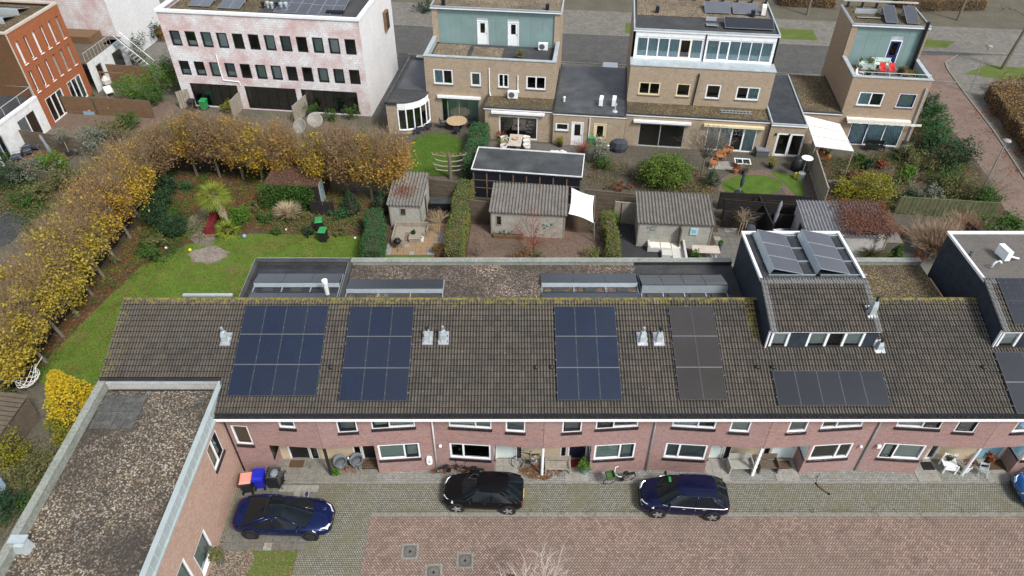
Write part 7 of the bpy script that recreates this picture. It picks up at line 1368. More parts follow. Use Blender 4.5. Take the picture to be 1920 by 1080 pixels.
gz = bp(520, 180, 2.7)[1]; go = [(1.0+0*i, 5.6, .1, 2.35) if i == 0 else ((6.3, 11.2, .1, 2.35) if i == 1 else (11.7, 17.0, .1, 2.35)) for i in range(3)]
k = MB(); wall(k, T, 0, L, 0, 9.0, ops+go, .2); k.quad((ox, 13, 0), (ox, 2.7, 0), (ox, 2.7, 9), (ox, 13, 9)); k.quad((ox, 13, 0), (ox+L, 13, 0), (ox+L, 13, 9), (ox, 13, 9)); k.build('wall', 'shingle_white', Wb); k = MB(); wall(k, frame((ox+L, 2.7), math.pi/2), 0, 10.3, 0, 9.0); k.build('side_wall', 'shingle_clean', Wb)
for i, o_ in enumerate(ops): window(Wb, T, o_, fm='dark_frame', fw=.11, curtain=[('blind_grey', None, 'blind_white', None, 'blind_pale', 'blind_dark', 'blind_green')[(i*5) % 7]], glass='glass', d0=-.18, d1=-.02); 
for i in (0, 1, 2, 3, 4, 5, 6, 7): o_ = ops[i]; k = MB(); k.quad(T(o_[0]+.12, -.15, o_[2]+.12), T(o_[1]-.12, -.15, o_[2]+.12), T(o_[1]-.12, -.15, o_[2]+.5), T(o_[0]+.12, -.15, o_[2]+.5)); k.build('half_blind', 'blind_white', Wb)
for g in go: window(Wb, T, g, (1, 1, 1, 1, 1), fm='dark_frame', fw=.09, name='glass_wall', d0=-.19, d1=-.06)
k = MB(); [k.box(*q, 8.9, 9.12) for q in ((ox-.1, ox+.22, 2.6, 13), (ox+L-.22, ox+L+.1, 2.6, 13), (ox+.22, ox+L-.22, 2.6, 2.92))]; k.build('coping', 'white_paint', Wb); k = MB(); k.box(ox+.2, ox+L-.2, 2.9, 13, 8.45, 8.55); k.build('roof', 'roof_gravel_moss', Wb); k = MB(); k.box(ox+8.6, ox+17.6, 3.2, 12, 8.57, 8.62); k.build('roof_membrane', 'bitumen', Wb)
k = MB(); k.tube([T(4.45, .05, 5.3), T(4.45, .05, 2.85), T(6.0, .05, 2.75), T(6.0, .05, 2.4)], .05, 6); k.build('downpipe', 'white_paint', Wb); k = MB(); TS = frame((ox+L, 2.7), math.pi/2); k.box(7.1, 8.1, 0, .3, 5.3, 7.0, T=TS); bxw = k.build('box_window', 'wood_brown', Wb); k = MB(); k.box(7.2, 8.0, .3, .31, 5.4, 6.9, T=TS); k.build('pane', 'car_glass', bxw); rebase(Wb, -28, 7)
for i, (x, y) in enumerate(((-35.5, 5.0), (-32.6, 4.8), (-27.3, 4.4), (-24.2, 4.2))):
    t = thing('solar_array', ['leftmost pale panel group on the white block roof', 'second pale panel group from the left on the white block roof', 'third panel group on the white block roof', 'rightmost panel group on the white block roof'][i], 'solar array', bw(x, y, 8.65), -A7, 'solar arrays on the white block'); o = panel_mesh(1.0, 1.7, 'solar_light').build('panel', ['solar_far' if i > 1 else 'solar_light', 'alu'], t); o.rotation_euler = (R(8), 0, 0)
    for a in range(3):
        for b in range(2):
            if a+b and not (i < 2 and a > 1): q = link('panel', o.data, t, (a*1.03, b*1.75, b*.24)); q.rotation_euler = (R(8), 0, 0)
    MB().box(0, 2.0, 1.4, 1.5, 0, .2).build('stand', 'alu', t)
t = thing('roof_ducts', 'cluster of dark pipes and vents on the white block roof', 'vents', bw(-28.6, 5.4, 8.6), -A7); [MB().lathe([(.12, 0), (.12, .35), (.18, .4), (.18, .55), (.05, .6)], (i*.42, .1*(i % 2), 0), 9).build('pipe', 'zinc' if i % 3 else 'dark_frame', t) for i in range(6)]
t = thing('roof_ducts', 'dark duct bundle between the right panels on the white block roof', 'vents', bw(-22.6, 4.6, 8.65), -A7); [MB().tube([(0, i*.2, .15), (1.6, i*.2-.1, .2)], .07, 6).build('duct', 'dark_frame', t) for i in range(3)]
# ---- orange brick block and neighbours at the far left
Ob = thingB('brick_block', 'orange brick block with tall narrow windows at the far left', 'building'); ox = -47.5; T = frame((ox, -2.95), math.pi/2); L = 7.1; ops = []
for i in range(6):
    for z0, z1 in ((5.75, 7.75), (3.2, 5.15)): c = .72+i*1.13; ops.append((c-.2, c+.2, z0, z1))
gl = [(.9, 3.3, .05, 2.35), (4.2, 6.3, .05, 2.35)]; k = MB(); wall(k, T, 0, L, 0, 8.7, ops+gl, .25); k.build('wall', 'orange_brick', Ob); k = MB(); wall(k, frame((-75, -2.95)), 0, 27.5, 0, 8.7); k.build('side_wall', 'brown_brick', Ob); k = MB(); k.quad((ox, 4.15, 0), (-75, 4.15, 0), (-75, 4.15, 8.7), (ox, 4.15, 8.7)); k.build('rear_wall', 'brown_brick', Ob)
for i, o_ in enumerate(ops): window(Ob, T, o_, fm='white_paint' if i < 7 else 'wood_grey2', fw=.06, d0=-.24, d1=-.16, curtain=['blind_white' if i % 4 == 0 else ('blind_grey' if i > 6 else None)], sill='white_paint')
for g in gl: window(Ob, T, g, (1, 1, 1), fm='white_paint', fw=.08, name='glass_wall', curtain=[None, None, 'curtain_sage'])
k = MB(); k.box(-75, ox-.15, -2.8, 4.0, 8.3, 8.4); k.build('roof', 'roof_gravel_moss', Ob); k = MB(); k.box(ox-.2, ox+.05, -3.0, 4.2, 8.6, 8.78); k.box(-75, ox-.2, -3.0, -2.8, 8.6, 8.78); k.box(-75, ox-.2, 4.0, 4.2, 8.6, 8.78); k.build('coping', 'wood_light', Ob); k = MB(); k.box(ox-.05, ox+.02, -3.0, -2.92, 0, 8.6); k.build('corner_trim', 'wood_light', Ob); rebase(Ob, -52, 0)
for i in range(3): t = thing('panel_rack', ['rear blue grey rack on the orange block roof', 'middle blue grey rack on the orange block roof', 'front solar rack on the orange block roof'][i], 'solar rack', bw(-56, 3.0-i*2.0, 8.4), -A7, 'solar racks on the orange block'); o = panel_mesh(6.5, 1.5, 'solar_far').build('panel', ['solar_far', 'alu'], t); o.rotation_euler = (R(-14), 0, 0); o.location = (0, -1.3, .5); MB().box(0, 6.5, -1.35, -1.3, .0, .5).build('wind_plate', 'zinc', t)
# white extensions either side of the orange block
t = thingB('white_extension', 'low white extension with a roof terrace left of the orange block', 'building'); T = frame((-47.3, -12.5), math.pi/2); g = [(.6, 2.3, .05, 2.3), (3.0, 4.2, .05, 2.3), (6.2, 8.6, .05, 2.4)]; k = MB(); wall(k, T, 0, 9.5, 0, 3.0, g); k.build('wall', 'white_dirty', t); [window(t, T, q, (1, 1), fm=f, name='glass_wall', curtain=['curtain_white', None]) for q, f in zip(g, ('zinc', 'zinc', 'white_paint'))]; k = MB(); k.box(-56, -47.4, -12.5, -3, 2.9, 3.0); k.build('terrace_floor', 'bitumen', t); k = MB(); k.box(-47.55, -47.25, -12.5, -3.05, 3.0, 3.2); k.build('coping', 'white_paint', t)
k = MB(); k.tube([(-47.35, -12.5, 4.1), (-47.35, -3.2, 4.1), (-50, -3.2, 4.1)], .03, 5); [k.tube([(-47.35, y, 3.1), (-47.35, y, 4.1)], .025, 5) for y in (-12, -9.5, -7, -5, -3.3)]; k.build('railing', 'zinc', t); rebase(t, -50, -8)
t = thingB('white_extension', 'low white extension with a steel stair right of the orange block', 'building'); T = frame((-47.0, 4.2), math.pi/2); g = [(1.0, 2.0, .05, 2.3), (3.9, 5.6, .05, 2.3)]; k = MB(); wall(k, T, 0, 6.4, 0, 3.0, g); k.build('wall', 'white_dirty', t); [window(t, T, q, (1,), fm='zinc', name='glass_door') for q in g]; k = MB(); k.box(-53, -47.05, 4.2, 10.6, 2.9, 3.0); k.build('terrace_floor', 'wood_fence', t)
k = MB(); k.tube([(-47.1, 4.3, 3.9), (-47.1, 8.7, 3.9)], .025, 5); [k.tube([(-47.1, y, 3.0), (-47.1, y, 3.9)], .02, 4) for y in np.linspace(4.3, 8.7, 9)]; k.build('railing', 'zinc', t); k = MB(); k.box(-52.5, -49, 8.5, 10.4, 3.0, 3.7); k.build('terrace_box', 'wood_brown', t); rebase(t, -50, 7)
t = thingB('outside_stair', 'blue grey steel stair down from the white extension', 'stair'); k = MB()
for i in range(11): o = MB().box(-46.9+i*.27, -46.6+i*.27, 8.8, 9.8, 2.85-i*.27, 2.89-i*.27).build('tread', 'corrugated_blue', t)
for y in (8.78, 9.82): MB().add([(-46.9, y, 2.95), (-43.9, y, .0), (-43.7, y, .0), (-46.9, y, 3.2)], [(0, 1, 2, 3)]).build('stringer', 'corrugated_blue', t); MB().tube([(-47, y, 4.0), (-46.6, y, 3.9), (-43.8, y, 1.0)], .025, 5).build('handrail', 'zinc', t)
MB().box(-48, -46.9, 8.7, 9.9, 2.93, 3.0).build('landing', 'pot_blue', t); rebase(t, -45.5, 9.3)
t = thingB('apartment_block', 'white shingled block behind the orange one', 'building'); k = MB(); wall(k, frame((-80, 10.8)), 0, 32.4, 0, 9.4); k.build('wall', 'shingle_white', t); k = MB(); wall(k, frame((-47.6, 10.8), math.pi/2), 0, 9, 0, 9.4); k.build('side_wall', 'shingle_clean', t); k = MB(); k.box(-80, -47.7, 10.9, 20, 9.2, 9.3); k.build('roof', 'roof_gravel_moss', t); rebase(t, -60, 14)
# ------------------------------------------------------------------ trees
def strands(name, base, dirs, L, w, m, parent):
    n = len(base); s = np.cross(dirs, RNG.normal(size=(n, 3))); s /= np.linalg.norm(s, axis=1)[:, None]+1e-9; s *= w; e = base+dirs*L[:, None]
    return mesh_np(name, np.stack([base-s, base+s, e+s*.4, e-s*.4], 1).reshape(-1, 3), 4, m, parent)
def row_tree(label, x, y, m, n=3600, top=5.7, rx=1.75, ry=1.5, tw=1500, ox=-.8, oy=0., low=1.75, m2='leaf_brown', n2=900, group='pleached autumn trees', twm='twig_brown'):
    t = thing('hedge_tree', label, 'tree', (x, y, 0), 0, group); k = MB(); cz = (top+low)/2; rz = (top-low)/2
    k.tube([(0, 0, 0), (ox*.25, oy*.2+random.uniform(-.06, .06), 1.1), (ox*.6, oy*.5, 2.2), (ox, oy, 3.2)], [.12, .10, .085, .05], 7); k.build('trunk', 'bark', t)
    k = MB(); rr = random.Random(int(x*97+y*13))
    for i in range(9): a = i*2.4; twigs(k, (ox*.7, oy*.6, 2.0+.12*i), (math.cos(a)*.8, math.sin(a)*.8, .8), 1.1, .03, 2, .4, 3, 4, .7, .03, rr)
    k.build('branches', 'bark', t)
    p = clumps((ox, oy, cz, rx, ry, rz), n, 60, .36, .35, .3); p = p[RNG.uniform(size=len(p)) > .4*np.clip((p[:, 2]-cz)/rz, 0, 1)]
    hi = (p[:, 2] > cz+.15*rz+.35*rz*np.sin(p[:, 1]*1.9+x)) & (RNG.uniform(size=len(p)) < .5) & (np.hypot(p[:, 0]-ox, 0) < rx*.8)
    mesh_np('crown', leaf_quads(p[~hi], .175, .2), 4, m, t); mesh_np('brown_leaves', leaf_quads(np.concatenate([p[hi], clumps((ox, oy, cz, rx, ry, rz), n2, 30, .3, .3)]), .11, .2), 4, m2, t)
    a = RNG.uniform(0, 2*math.pi, tw); f = np.sqrt(RNG.uniform(0, 1, tw)); b = np.column_stack([ox+rx*.8*f*np.cos(a), oy+ry*.85*f*np.sin(a), RNG.uniform(low+.8, top-.7, tw)]); d = np.column_stack([RNG.normal(0, .35, tw)+.35*f*np.cos(a), RNG.normal(0, .35, tw)+.3*f*np.sin(a), np.full(tw, 1.0)]); d /= np.linalg.norm(d, axis=1)[:, None]
    strands('twigs', b, d, RNG.uniform(.4, 1.0, tw), .008, twm, t); return t
OR = ['first', 'second', 'third', 'fourth', 'fifth', 'sixth', 'seventh', 'eighth', 'ninth', 'tenth', 'eleventh']
ys = [27.6, 29.7, 31.9, 33.8, 35.8, 37.7, 39.7, 42.1, 44.3, 46.5]
for i, y in enumerate(ys): row_tree('yellow row tree on the left, %s counted upward from the hammock corner' % OR[i], -28.1+random.uniform(-.15, .15), y, 'leaf_lemon' if i < 6 else ('leaf_yellow' if i != 7 else 'leaf_orange'), 8000 if i < 6 else 6400, top=5.4+random.uniform(0, .5), rx=2.1, ry=1.45, ox=-.75, low=.95, tw=2300, m2='leaf_dry' if i % 2 else 'leaf_brown', n2=500)
bk = [(-27.6, 49.0), (-25.9, 50.6), (-23.9, 50.3), (-21.9, 50.0), (-20.2, 49.6), (-18.0, 49.3)]
for i, (x, y) in enumerate(bk): row_tree('brown orange row tree behind the palm, %s from the bend' % OR[i], x, y, ['leaf_brown', 'leaf_orange', 'leaf_brown', 'leaf_orange', 'leaf_yellow', 'leaf_orange'][i], 6200, top=5.2+random.uniform(0, 1.0), rx=1.55, ry=2.0, ox=0, oy=.1, low=1.4, tw=1500, m2=['leaf_dry', 'leaf_olive', 'leaf_dry'][i % 3], n2=1400)
for i, (x, y) in enumerate(((-14.9, 48.2), (-12.9, 47.6), (-11.0, 47.2), (-9.3, 47.4))): row_tree('orange brown row tree above the small shed, %s from the left' % OR[i], x, y, ['leaf_yellow', 'leaf_brown', 'leaf_orange', 'leaf_orange'][i], 6600, top=5.4+random.uniform(0, .9), rx=1.6, ry=2.1, ox=0, oy=.1, low=1.4, tw=2300, m2=['leaf_olive', 'leaf_dry'][i % 2], n2=1400)
# palm: fan leaves on a shaggy leaning trunk
def palm(label, loc, h, nf, L, lean, m='leaf_palm', name='palm_tree'):
    t = thing(name, label, 'palm', loc); top = Vector((lean[0], lean[1], h))
    if h > .4:
        k = MB(); k.tube([(0, 0, 0), (lean[0]*.4, lean[1]*.4, h*.45), tuple(top)], [.15, .15, .13], 9); k.build('trunk', 'bark_light', t); a = RNG.uniform(0, 6.28, 500); z = RNG.uniform(h*.35, h, 500); b = np.column_stack([lean[0]*z/h+.14*np.cos(a), lean[1]*z/h+.14*np.sin(a), z]); d = np.column_stack([np.cos(a)*.6, np.sin(a)*.6, -np.ones(500)*.7]); strands('trunk_fibre', b, d, RNG.uniform(.15, .35, 500), .02, 'straw', t)
    V = []
    for i in range(nf):
        a = i*2.39996; el = 1.25-1.75*(i/nf); d = Vector((math.cos(a)*math.cos(el), math.sin(a)*math.cos(el), math.sin(el))); c = top+d*L*.45; s = d.cross(Vector((0, 0, 1))); s.normalize(); 
        for j in range(11):
            g = (j-5)/5*1.2; e = (d*math.cos(g)+s*math.sin(g)); tip = c+e*L*.85+Vector((0, 0, -.2*L*(1+abs(g)))); w = e.cross(Vector((0, 0, 1))); w.normalize(); m_ = c.lerp(tip, .5); V += [c, m_+w*.024, tip, m_-w*.024]
    mesh_np('fronds', np.array([tuple(v) for v in V]), 4, m, t); k = MB(); [k.tube([tuple(top), tuple(top+Vector((math.cos(i*2.4), math.sin(i*2.4), .6-1.0*i/nf))*L*.42)], .015, 4) for i in range(nf)]; k.build('stalks', 'leaf_olive', t); return t
palm('tall palm with yellow green fans beside the red bench', P(430, 420), 2.5, 26, 1.15, (-.55, .1)); palm('low young palm in front of the round bush', P(428, 440), .35, 14, .95, (0, 0))
shrub('round bright green clipped bush behind the low palm', P(453, 418), (.95, .9, .78), 'leaf_bright', 2600, nc=60)
for i, (a, b, r, z, l) in enumerate(((318, 362, .85, .75, 'topmost dark rhododendron along the left trees'), (305, 388, .95, .8, 'second dark rhododendron along the left trees'), (295, 418, 1.15, .95, 'largest dark rhododendron along the left trees'), (332, 440, 1.15, .85, 'lowest grey green rhododendron beside the sandy path'))): shrub(l, P(a, b), (r, r, z), 'leaf_dark', 2300, size=.13, group='rhododendrons', nc=55)
for a, b, r, m, l in ((297, 462, .9, 'leaf_olive', 'loose olive green shrub below the rhododendrons'), (283, 470, .6, 'leaf_green', 'small green shrub left of the loose olive one'), (290, 488, .8, 'leaf_green', 'low spreading green plants at the lawn edge'), (220, 492, .45, 'leaf_olive', 'little olive shrub at the foot of a yellow tree'), (350, 358, .7, 'leaf_hedge', 'glossy green shrub between two row tree trunks'), (500, 415, .75, 'leaf_green', 'dark leafy perennials left of the dry grass'), (520, 440, .5, 'leaf_green', 'low green border plants at the top of the lawn'), (578, 440, .6, 'leaf_dark', 'dark low bush left of the wheelie bins'), (637, 408, .85, 'leaf_hedge', 'bright leathery shrub right of the short black fence'), (640, 440, .5, 'leaf_olive', 'olive plants behind the lawn bins'), (560, 412, .5, 'leaf_olive', 'faded perennials under the dry grass'), (500, 340, .6, 'leaf_green', 'green shrub left of the ivy shed'), (478, 395, .6, 'leaf_olive', 'faded perennials right of the round bush')): shrub(l, P(a, b), (r, r*.9, r*.6), m, 700, size=.13)
tuft('dry beige ornamental grass before the ivy shed', P(543, 410), 1.0, 1.5, 'straw', 420, name='dry_grass', w=.016)
for a, b, l in ((660, 400, 'dark columnar conifer under the orange trees'), (717, 398, 'dark columnar conifer left of the small shed')): conifer(l, P(a, b), .75, 1.9, 'leaf_dark', 1500)
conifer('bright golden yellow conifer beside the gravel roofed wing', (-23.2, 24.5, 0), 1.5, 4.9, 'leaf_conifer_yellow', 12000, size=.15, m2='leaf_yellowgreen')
for a, b, r, z, m, l in ((25, 870, 1.4, 1.2, 'leaf_yellowgreen', 'sparse yellow green bush left of the golden conifer'), (85, 905, 1.3, .9, 'leaf_olive', 'olive undergrowth below the golden conifer'), (20, 960, 1.2, .7, 'leaf_dark', 'dark low plants at the left edge beside the wing'), (75, 965, .9, .6, 'leaf_green', 'green weeds along the wing wall'), (5, 770, 1.3, .8, 'leaf_olive', 'olive shrub at the left edge above the slatted roof')): shrub(l, P(a, b), (r, r, z), m, 1300, size=.12, lump=.5)
t = thing('slatted_shed', 'grey slatted lean to roof at the left edge', 'shed', P(-50, 850), R(-8)); [MB().box(-1.6, 2.2, i*.28, i*.28+.25, 1.6+.03*i, 1.63+.03*i).build('roof_board', 'wood_fence', t) for i in range(10)]; MB().box(-1.5, 2.1, .1, 2.7, 0, 1.58).build('wall', 'wood_fence', t)
t = thing('garden_armchair', 'blue grey garden armchair cut by the left edge', 'chair', P(-4, 935), R(20)); MB().box(-.5, .5, -.4, .4, .38, .46).build('seat', 'cloth_grey', t); MB().box(-.5, .5, .34, .44, .46, .95).build('backrest', 'pot_blue', t); [MB().tube([(x, y, 0), (x, y, .4)], .025, 5).build('leg', 'metal_black', t) for x in (-.4, .4) for y in (-.3, .3)]
# hammock
p0, p1 = Vector(P(66, 690, 1.5)), Vector(P(30, 715, 1.3)); t = thing('hammock', 'white net hammock slung under the lowest yellow trees', 'hammock', (p0.x, p0.y, 0)); o0 = Vector((p0.x, p0.y, 0)); rows = []
for i in range(11):
    u = i/10; c = p0.lerp(p1, u)-o0; c.z -= 1.0*math.sin(math.pi*u)*.85; w = .55*math.sin(math.pi*min(max(u, .04), .96)); rows.append([tuple(c+Vector((.45*s*w, .9*s*w, .28*s*s))) for s in (-1, -.5, 0, .5, 1)])
k = MB(); loft(k, rows, capa=False, capb=False); o = k.build('net', 'cloth_white', t); md = o.modifiers.new('w', 'WIREFRAME'); md.thickness = .03
k = MB(); k.tube([tuple(p0-o0), tuple(p0-o0+Vector((.5, .3, .6)))], .02, 4); k.tube([tuple(p1-o0), tuple(p1-o0+Vector((-.4, -.4, .6)))], .02, 4); k.build('rope', 'cloth_white', t)
# ---- far left gardens
sheet('timber_deck', px((0, 300), (45, 262), (150, 285), (115, 312), (0, 322)), .05, 'wood_deck'); sheet('side_border', px((-30, 330), (120, 325), (190, 300), (215, 260), (330, 240), (320, 330), (200, 400), (60, 480), (40, 420), (-30, 385)), .002, 'soil')
fence('weathered slat fence behind the timber deck', P(36, 275), P(155, 292), 1.7, 'wood_fence', 'slat', st=.22); fence('brown board fence left panel of the far brick yard', P(122, 212), P(182, 215), 1.7, 'wood_brown', 'slat', st=.34); fence('brown board fence right panel of the far brick yard', P(186, 215), P(290, 222), 1.7, 'wood_brown', 'slat', st=.34); fence('brown fence behind the green ball bushes', P(190, 152), P(290, 158), 1.8, 'wood_brown', 'slat', st=.4)
fence('low dark slat fence in the border below the deck', P(-10, 330), P(125, 345), 1.0, 'wood_fence', 'slat', st=.22)
def lounge(label, loc, rz, w=.8): 
    t = thing('lounge_chair', label, 'chair', loc, rz, 'dark lounge chairs'); MB().box(-w/2, w/2, -.4, .35, .28, .42).build('cushion', 'cloth_dark', t); k = MB(); k.add([(-w/2, .3, .4), (w/2, .3, .4), (w/2, .5, .85), (-w/2, .5, .85), (-w/2, .4, .4), (w/2, .4, .4), (w/2, .58, .85), (-w/2, .58, .85)], [(0, 1, 2, 3), (7, 6, 5, 4), (3, 2, 6, 7), (0, 3, 7, 4), (2, 1, 5, 6)]); k.build('backrest', 'cloth_dark', t)
    for x in (-w/2-.05, w/2+.05): MB().tube([(x, -.4, 0), (x, -.38, .58), (x, .4, .62), (x, .45, 0)], .025, 5).build('arm_frame', 'cloth_grey', t)
lounge('dark cushioned lounge chair nearest the white extension doors', P(35, 300), R(-70)); lounge('middle dark cushioned lounge chair on the timber deck', P(52, 290), R(-60)); lounge('dark cushioned two seat sofa against the slat fence', P(62, 280), R(0), 1.5)
parasol('blue grey closed parasol on a white base on the timber deck', P(108, 306), 'cloth_grey', 2.6, (-.45, .1), 'lamp_white')
def std_tree(label, loc, h, r, m, pm='pot_dark', n=700, size=.1): 
    t = thing('potted_tree', label, 'tree', loc); MB().lathe([(.3, 0), (.36, .45), (.3, .46), (.05, .42)], (0, 0, 0), 4).build('pot', pm, t); MB().tube([(0, 0, .4), (.03, 0, h*.6), (0, 0, h*.85)], .04, 6).build('trunk', 'bark_light', t); mesh_np('crown', leaf_quads(clumps((0, 0, h, r, r, r*.9), n, 30, r*.25, .2), size), 4, m, t)
std_tree('small olive tree in a black tub beside the parasol', P(132, 292), 2.1, .75, 'leaf_grey'); pot('spiky plant in a dark pot by the deck doors', P(12, 305), 'pot_dark', 'leaf_green', .25, .5, .4, 160, size=.22, lz=.2)
armchair('white mesh garden chair in the far left yard', P(208, 180), R(40), 'white_dirty', 'white_dirty', w=.7); t = thing('garden_arch', 'rust coloured frame with a hanging basket in the far yard', 'frame', P(222, 172), R(-7)); [MB().tube([(x, 0, 0), (x, 0, 1.9)], .05, 5).build('post', 'wood_brown', t) for x in (-1.2, 1.2)]; MB().box(-1.3, 1.3, -.06, .06, 1.9, 2.0).build('beam', 'wood_brown', t); MB().lathe([(.05, .5), (.4, .8), (.42, 1.2), (.1, 1.6)], (-.9, .1, 0), 9).build('basket', 'wicker_pale', t)
for a, b, r, z, m, l in ((250, 188, 2.0, 1.25, 'leaf_bright', 'left bright green ball bush below the white block'), (288, 196, 1.5, 1.0, 'leaf_green', 'lower green ball bush below the white block'), (305, 172, 2.2, 1.5, 'leaf_bright', 'largest bright green ball bush below the white block'), (328, 156, 1.6, 1.6, 'leaf_green', 'rear green bush at the corner of the white block'), (255, 100, 2.0, 1.4, 'leaf_dark', 'dark shrubs between the two white blocks'), (285, 75, 2.2, 1.2, 'leaf_dark', 'low dark shrubs beyond the white block corner'), (262, 118, 1.2, .8, 'leaf_olive', 'olive shrub at the foot of the steel stair'), (180, 285, 2.0, 1.1, 'leaf_grey', 'grey green shrub mass behind the row trees'), (215, 262, 2.0, 1.2, 'leaf_olive', 'olive shrub mass behind the row trees'), (245, 240, 1.2, .8, 'leaf_green', 'dark hedge piece left of the bend'), (15, 350, 1.8, 1.3, 'leaf_dark', 'large dark shrub at the left edge'), (105, 322, 1.8, .9, 'leaf_bright', 'bright green bush in the left border'), (60, 338, 1.8, .9, 'leaf_grey', 'grey green bush in the left border'), (45, 385, 1.0, .6, 'leaf_green', 'small green bush beside the side drive'), (80, 372, 1.5, .7, 'leaf_olive', 'brown olive border plants by the side drive'), (130, 350, 1.5, 1.0, 'leaf_olive', 'tall weeds below the parasol deck'), (185, 205, .5, .9, 'leaf_green', 'ivy column on the brown board fence'), (225, 215, .5, .9, 'leaf_green', 'second ivy column on the brown board fence')): shrub(l, P(a, b), (r, r*.85, z), m, int(900*r), size=.15, lump=.35)
k = MB(); k.box(-.5, .5, -.25, .25, 0, .3); o = k.build('garden_toy_box', 'pot_blue'); o.location = P(170, 213); tag(o, 'pale blue toy tub against the brown board fence', 'tub'); MB().lathe([(.2, .3), (.25, .45), (.05, .5)], (.1, 0, 0), 8).build('ball', 'pink_plastic', o)
wheelie('green wheelie bin at the white block doors', P(385, 205), R(-7), 'green_plastic', 'green_plastic'); wheelie('black wheelie bin left of the green one at the white block', P(362, 206), R(-7), 'bin_black', 'bin_black')
for a, b, l in (((340, 205), (372, 195), 'light plank screen at the left of the white block'), ((440, 222), (465, 195), 'light plank screen between ground floor flats'), ((555, 232), (590, 200), 'pale plank screen right of the middle flat')): fence(l, P(*a), P(*b), 1.7, 'wood_grey', st=.22)
for a, b, l in ((430, 210, 'yellow green shrub by the middle plank screen'), (585, 215, 'round green shrub right of the pale plank screen'), (660, 222, 'green shrub at the right end of the white block'), (625, 228, 'brown shrub before the right flat')): shrub(l, P(a, b), (.8, .7, .7), 'leaf_yellowgreen' if a == 430 else 'leaf_green', 500, size=.14)
def dish(label, loc, rz, r=.66):
    t = thing('satellite_dish', label, 'satellite dish', loc, rz, 'satellite dishes'); k = MB(); k.lathe([(.02, 0), (r*.5, .05), (r*.8, .14), (r, .24), (r*.98, .26), (r*.75, .16), (.02, .03)], (0, 0, 0), 18); o = k.build('reflector', 'slab', t, smooth=True); o.location = (0, -.15, 2.6); o.rotation_euler = (R(52), 0, 0); MB().tube([(0, 0, 0), (0, 0, 2.6)], .05, 6).build('mast', 'steel', t); MB().tube([(0, -.2, 2.4), (0, -.9, 2.9)], .02, 4).build('arm', 'steel', t)
dish('left grey satellite dish above the autumn trees', P(577, 287), R(-25)); dish('right grey satellite dish above the autumn trees', P(601, 275), R(10))
# ---- gardens of the back street houses
sheet('bay_lawn', px((775, 262), (800, 252), (835, 250), (868, 262), (864, 290), (850, 330), (765, 330)), .02, 'lawn_bright'); sheet('oval_lawn', px(*[(1410+57*math.cos(a), 348+20*math.sin(a)) for a in np.linspace(0, 6.28, 22)]), .02, 'lawn_bright'); sheet('wedge_lawn', px((1443, 322), (1475, 326), (1505, 335), (1507, 368), (1492, 366), (1470, 345)), .02, 'lawn_bright'); sheet('garden_path', px((1345, 358), (1352, 335), (1380, 320), (1440, 318), (1470, 335), (1492, 368), (1475, 368), (1462, 345), (1430, 330), (1390, 328), (1365, 340), (1360, 362)), .012, 'brick_terrace'); sheet('patio_pad', px((1331, 304), (1388, 302), (1386, 320), (1328, 317)), .03, 'slab'); sheet('corner_garden', px((1545, 300), (1690, 280), (1740, 200), (1800, 265), (1860, 350), (1880, 400), (1540, 395)), .014, 'soil'); sheet('wet_patio', px((920, 265), (1075, 272), (1085, 292), (905, 280)), .016, 'bitumen_brown')
hedge('leafy hedge between the two back gardens', P(902, 262)[:2], P(884, 340)[:2], 1.3, 1.8, 'leaf_hedge', 6500, .13)
t = thing('pleached_tree', 'bare trained tree with level knobbly limbs on the bay lawn', 'tree', P(845, 335)); k = MB(); k.tube([(0, 0, 0), (0, 0, 2.3)], [.16, .13], 8); k.build('trunk', 'bark', t)
for i, z in enumerate((.75, 1.15, 1.6, 2.1)):
    for s in (-1, 1): k = MB(); L_ = 1.1+.2*(i % 2); k.tube([(0, 0, z), (s*L_*.5, 0, z+.03), (s*L_, random.uniform(-.1, .1), z+.18), (s*L_*1.05, 0, z+.35)], [.06, .05, .05, .035], 6); k.build('limb', 'bark_light', t)
mesh_np('buds', leaf_quads(np.column_stack([RNG.uniform(-1.1, 1.1, 160), RNG.normal(0, .1, 160), 2.2+RNG.uniform(0, .25, 160)]), .12), 4, 'leaf_dry', t)
t = thing('round_table', 'round yellow stone garden table by the bay window house', 'table', P(857, 240)); MB().lathe([(.9, .7), (.95, .74), (.9, .78), (.05, .78)], (0, 0, 0), 18).build('top', 'wood_new', t); MB().lathe([(.4, 0), (.15, .1), (.12, .65), (.35, .7)], (0, 0, 0), 10).build('pedestal', 'metal_black', t)
for i, (a, b, r) in enumerate(((832, 240, 90), (857, 228, 0), (884, 238, -90), (857, 252, 180))): armchair(['dark chair left of the round garden table', 'dark chair behind the round garden table', 'dark chair right of the round garden table', 'dark chair in front of the round garden table'][i], P(a, b), R(r), 'cloth_dark', 'metal_black', 'dark dining chairs')
for i, (a, b) in enumerate(((785, 252), (803, 245))): armchair(['nearer black slatted recliner under the bay window', 'rear black slatted recliner under the bay window'][i], P(a, b), R(200), 'cloth_dark', 'cloth_grey', 'recliners', 'recliner', .65)
t = thing('dining_table', 'light wooden dining table with a basket on the wet patio', 'table', P(966, 277), R(-7)); [MB().box(-.55+i*.19, -.55+i*.19+.18, -1.0, 1.0, .72, .76).build('board', 'wood_light', t) for i in range(6)]; [MB().box(x-.05, x+.05, y-.05, y+.05, 0, .72).build('leg', 'wood_brown', t) for x in (-.45, .45) for y in (-.85, .85)]; MB().lathe([(.15, .76), (.28, .9), (.2, .9), (.1, .82)], (0, .1, 0), 12).build('basket', 'wood_new', t)
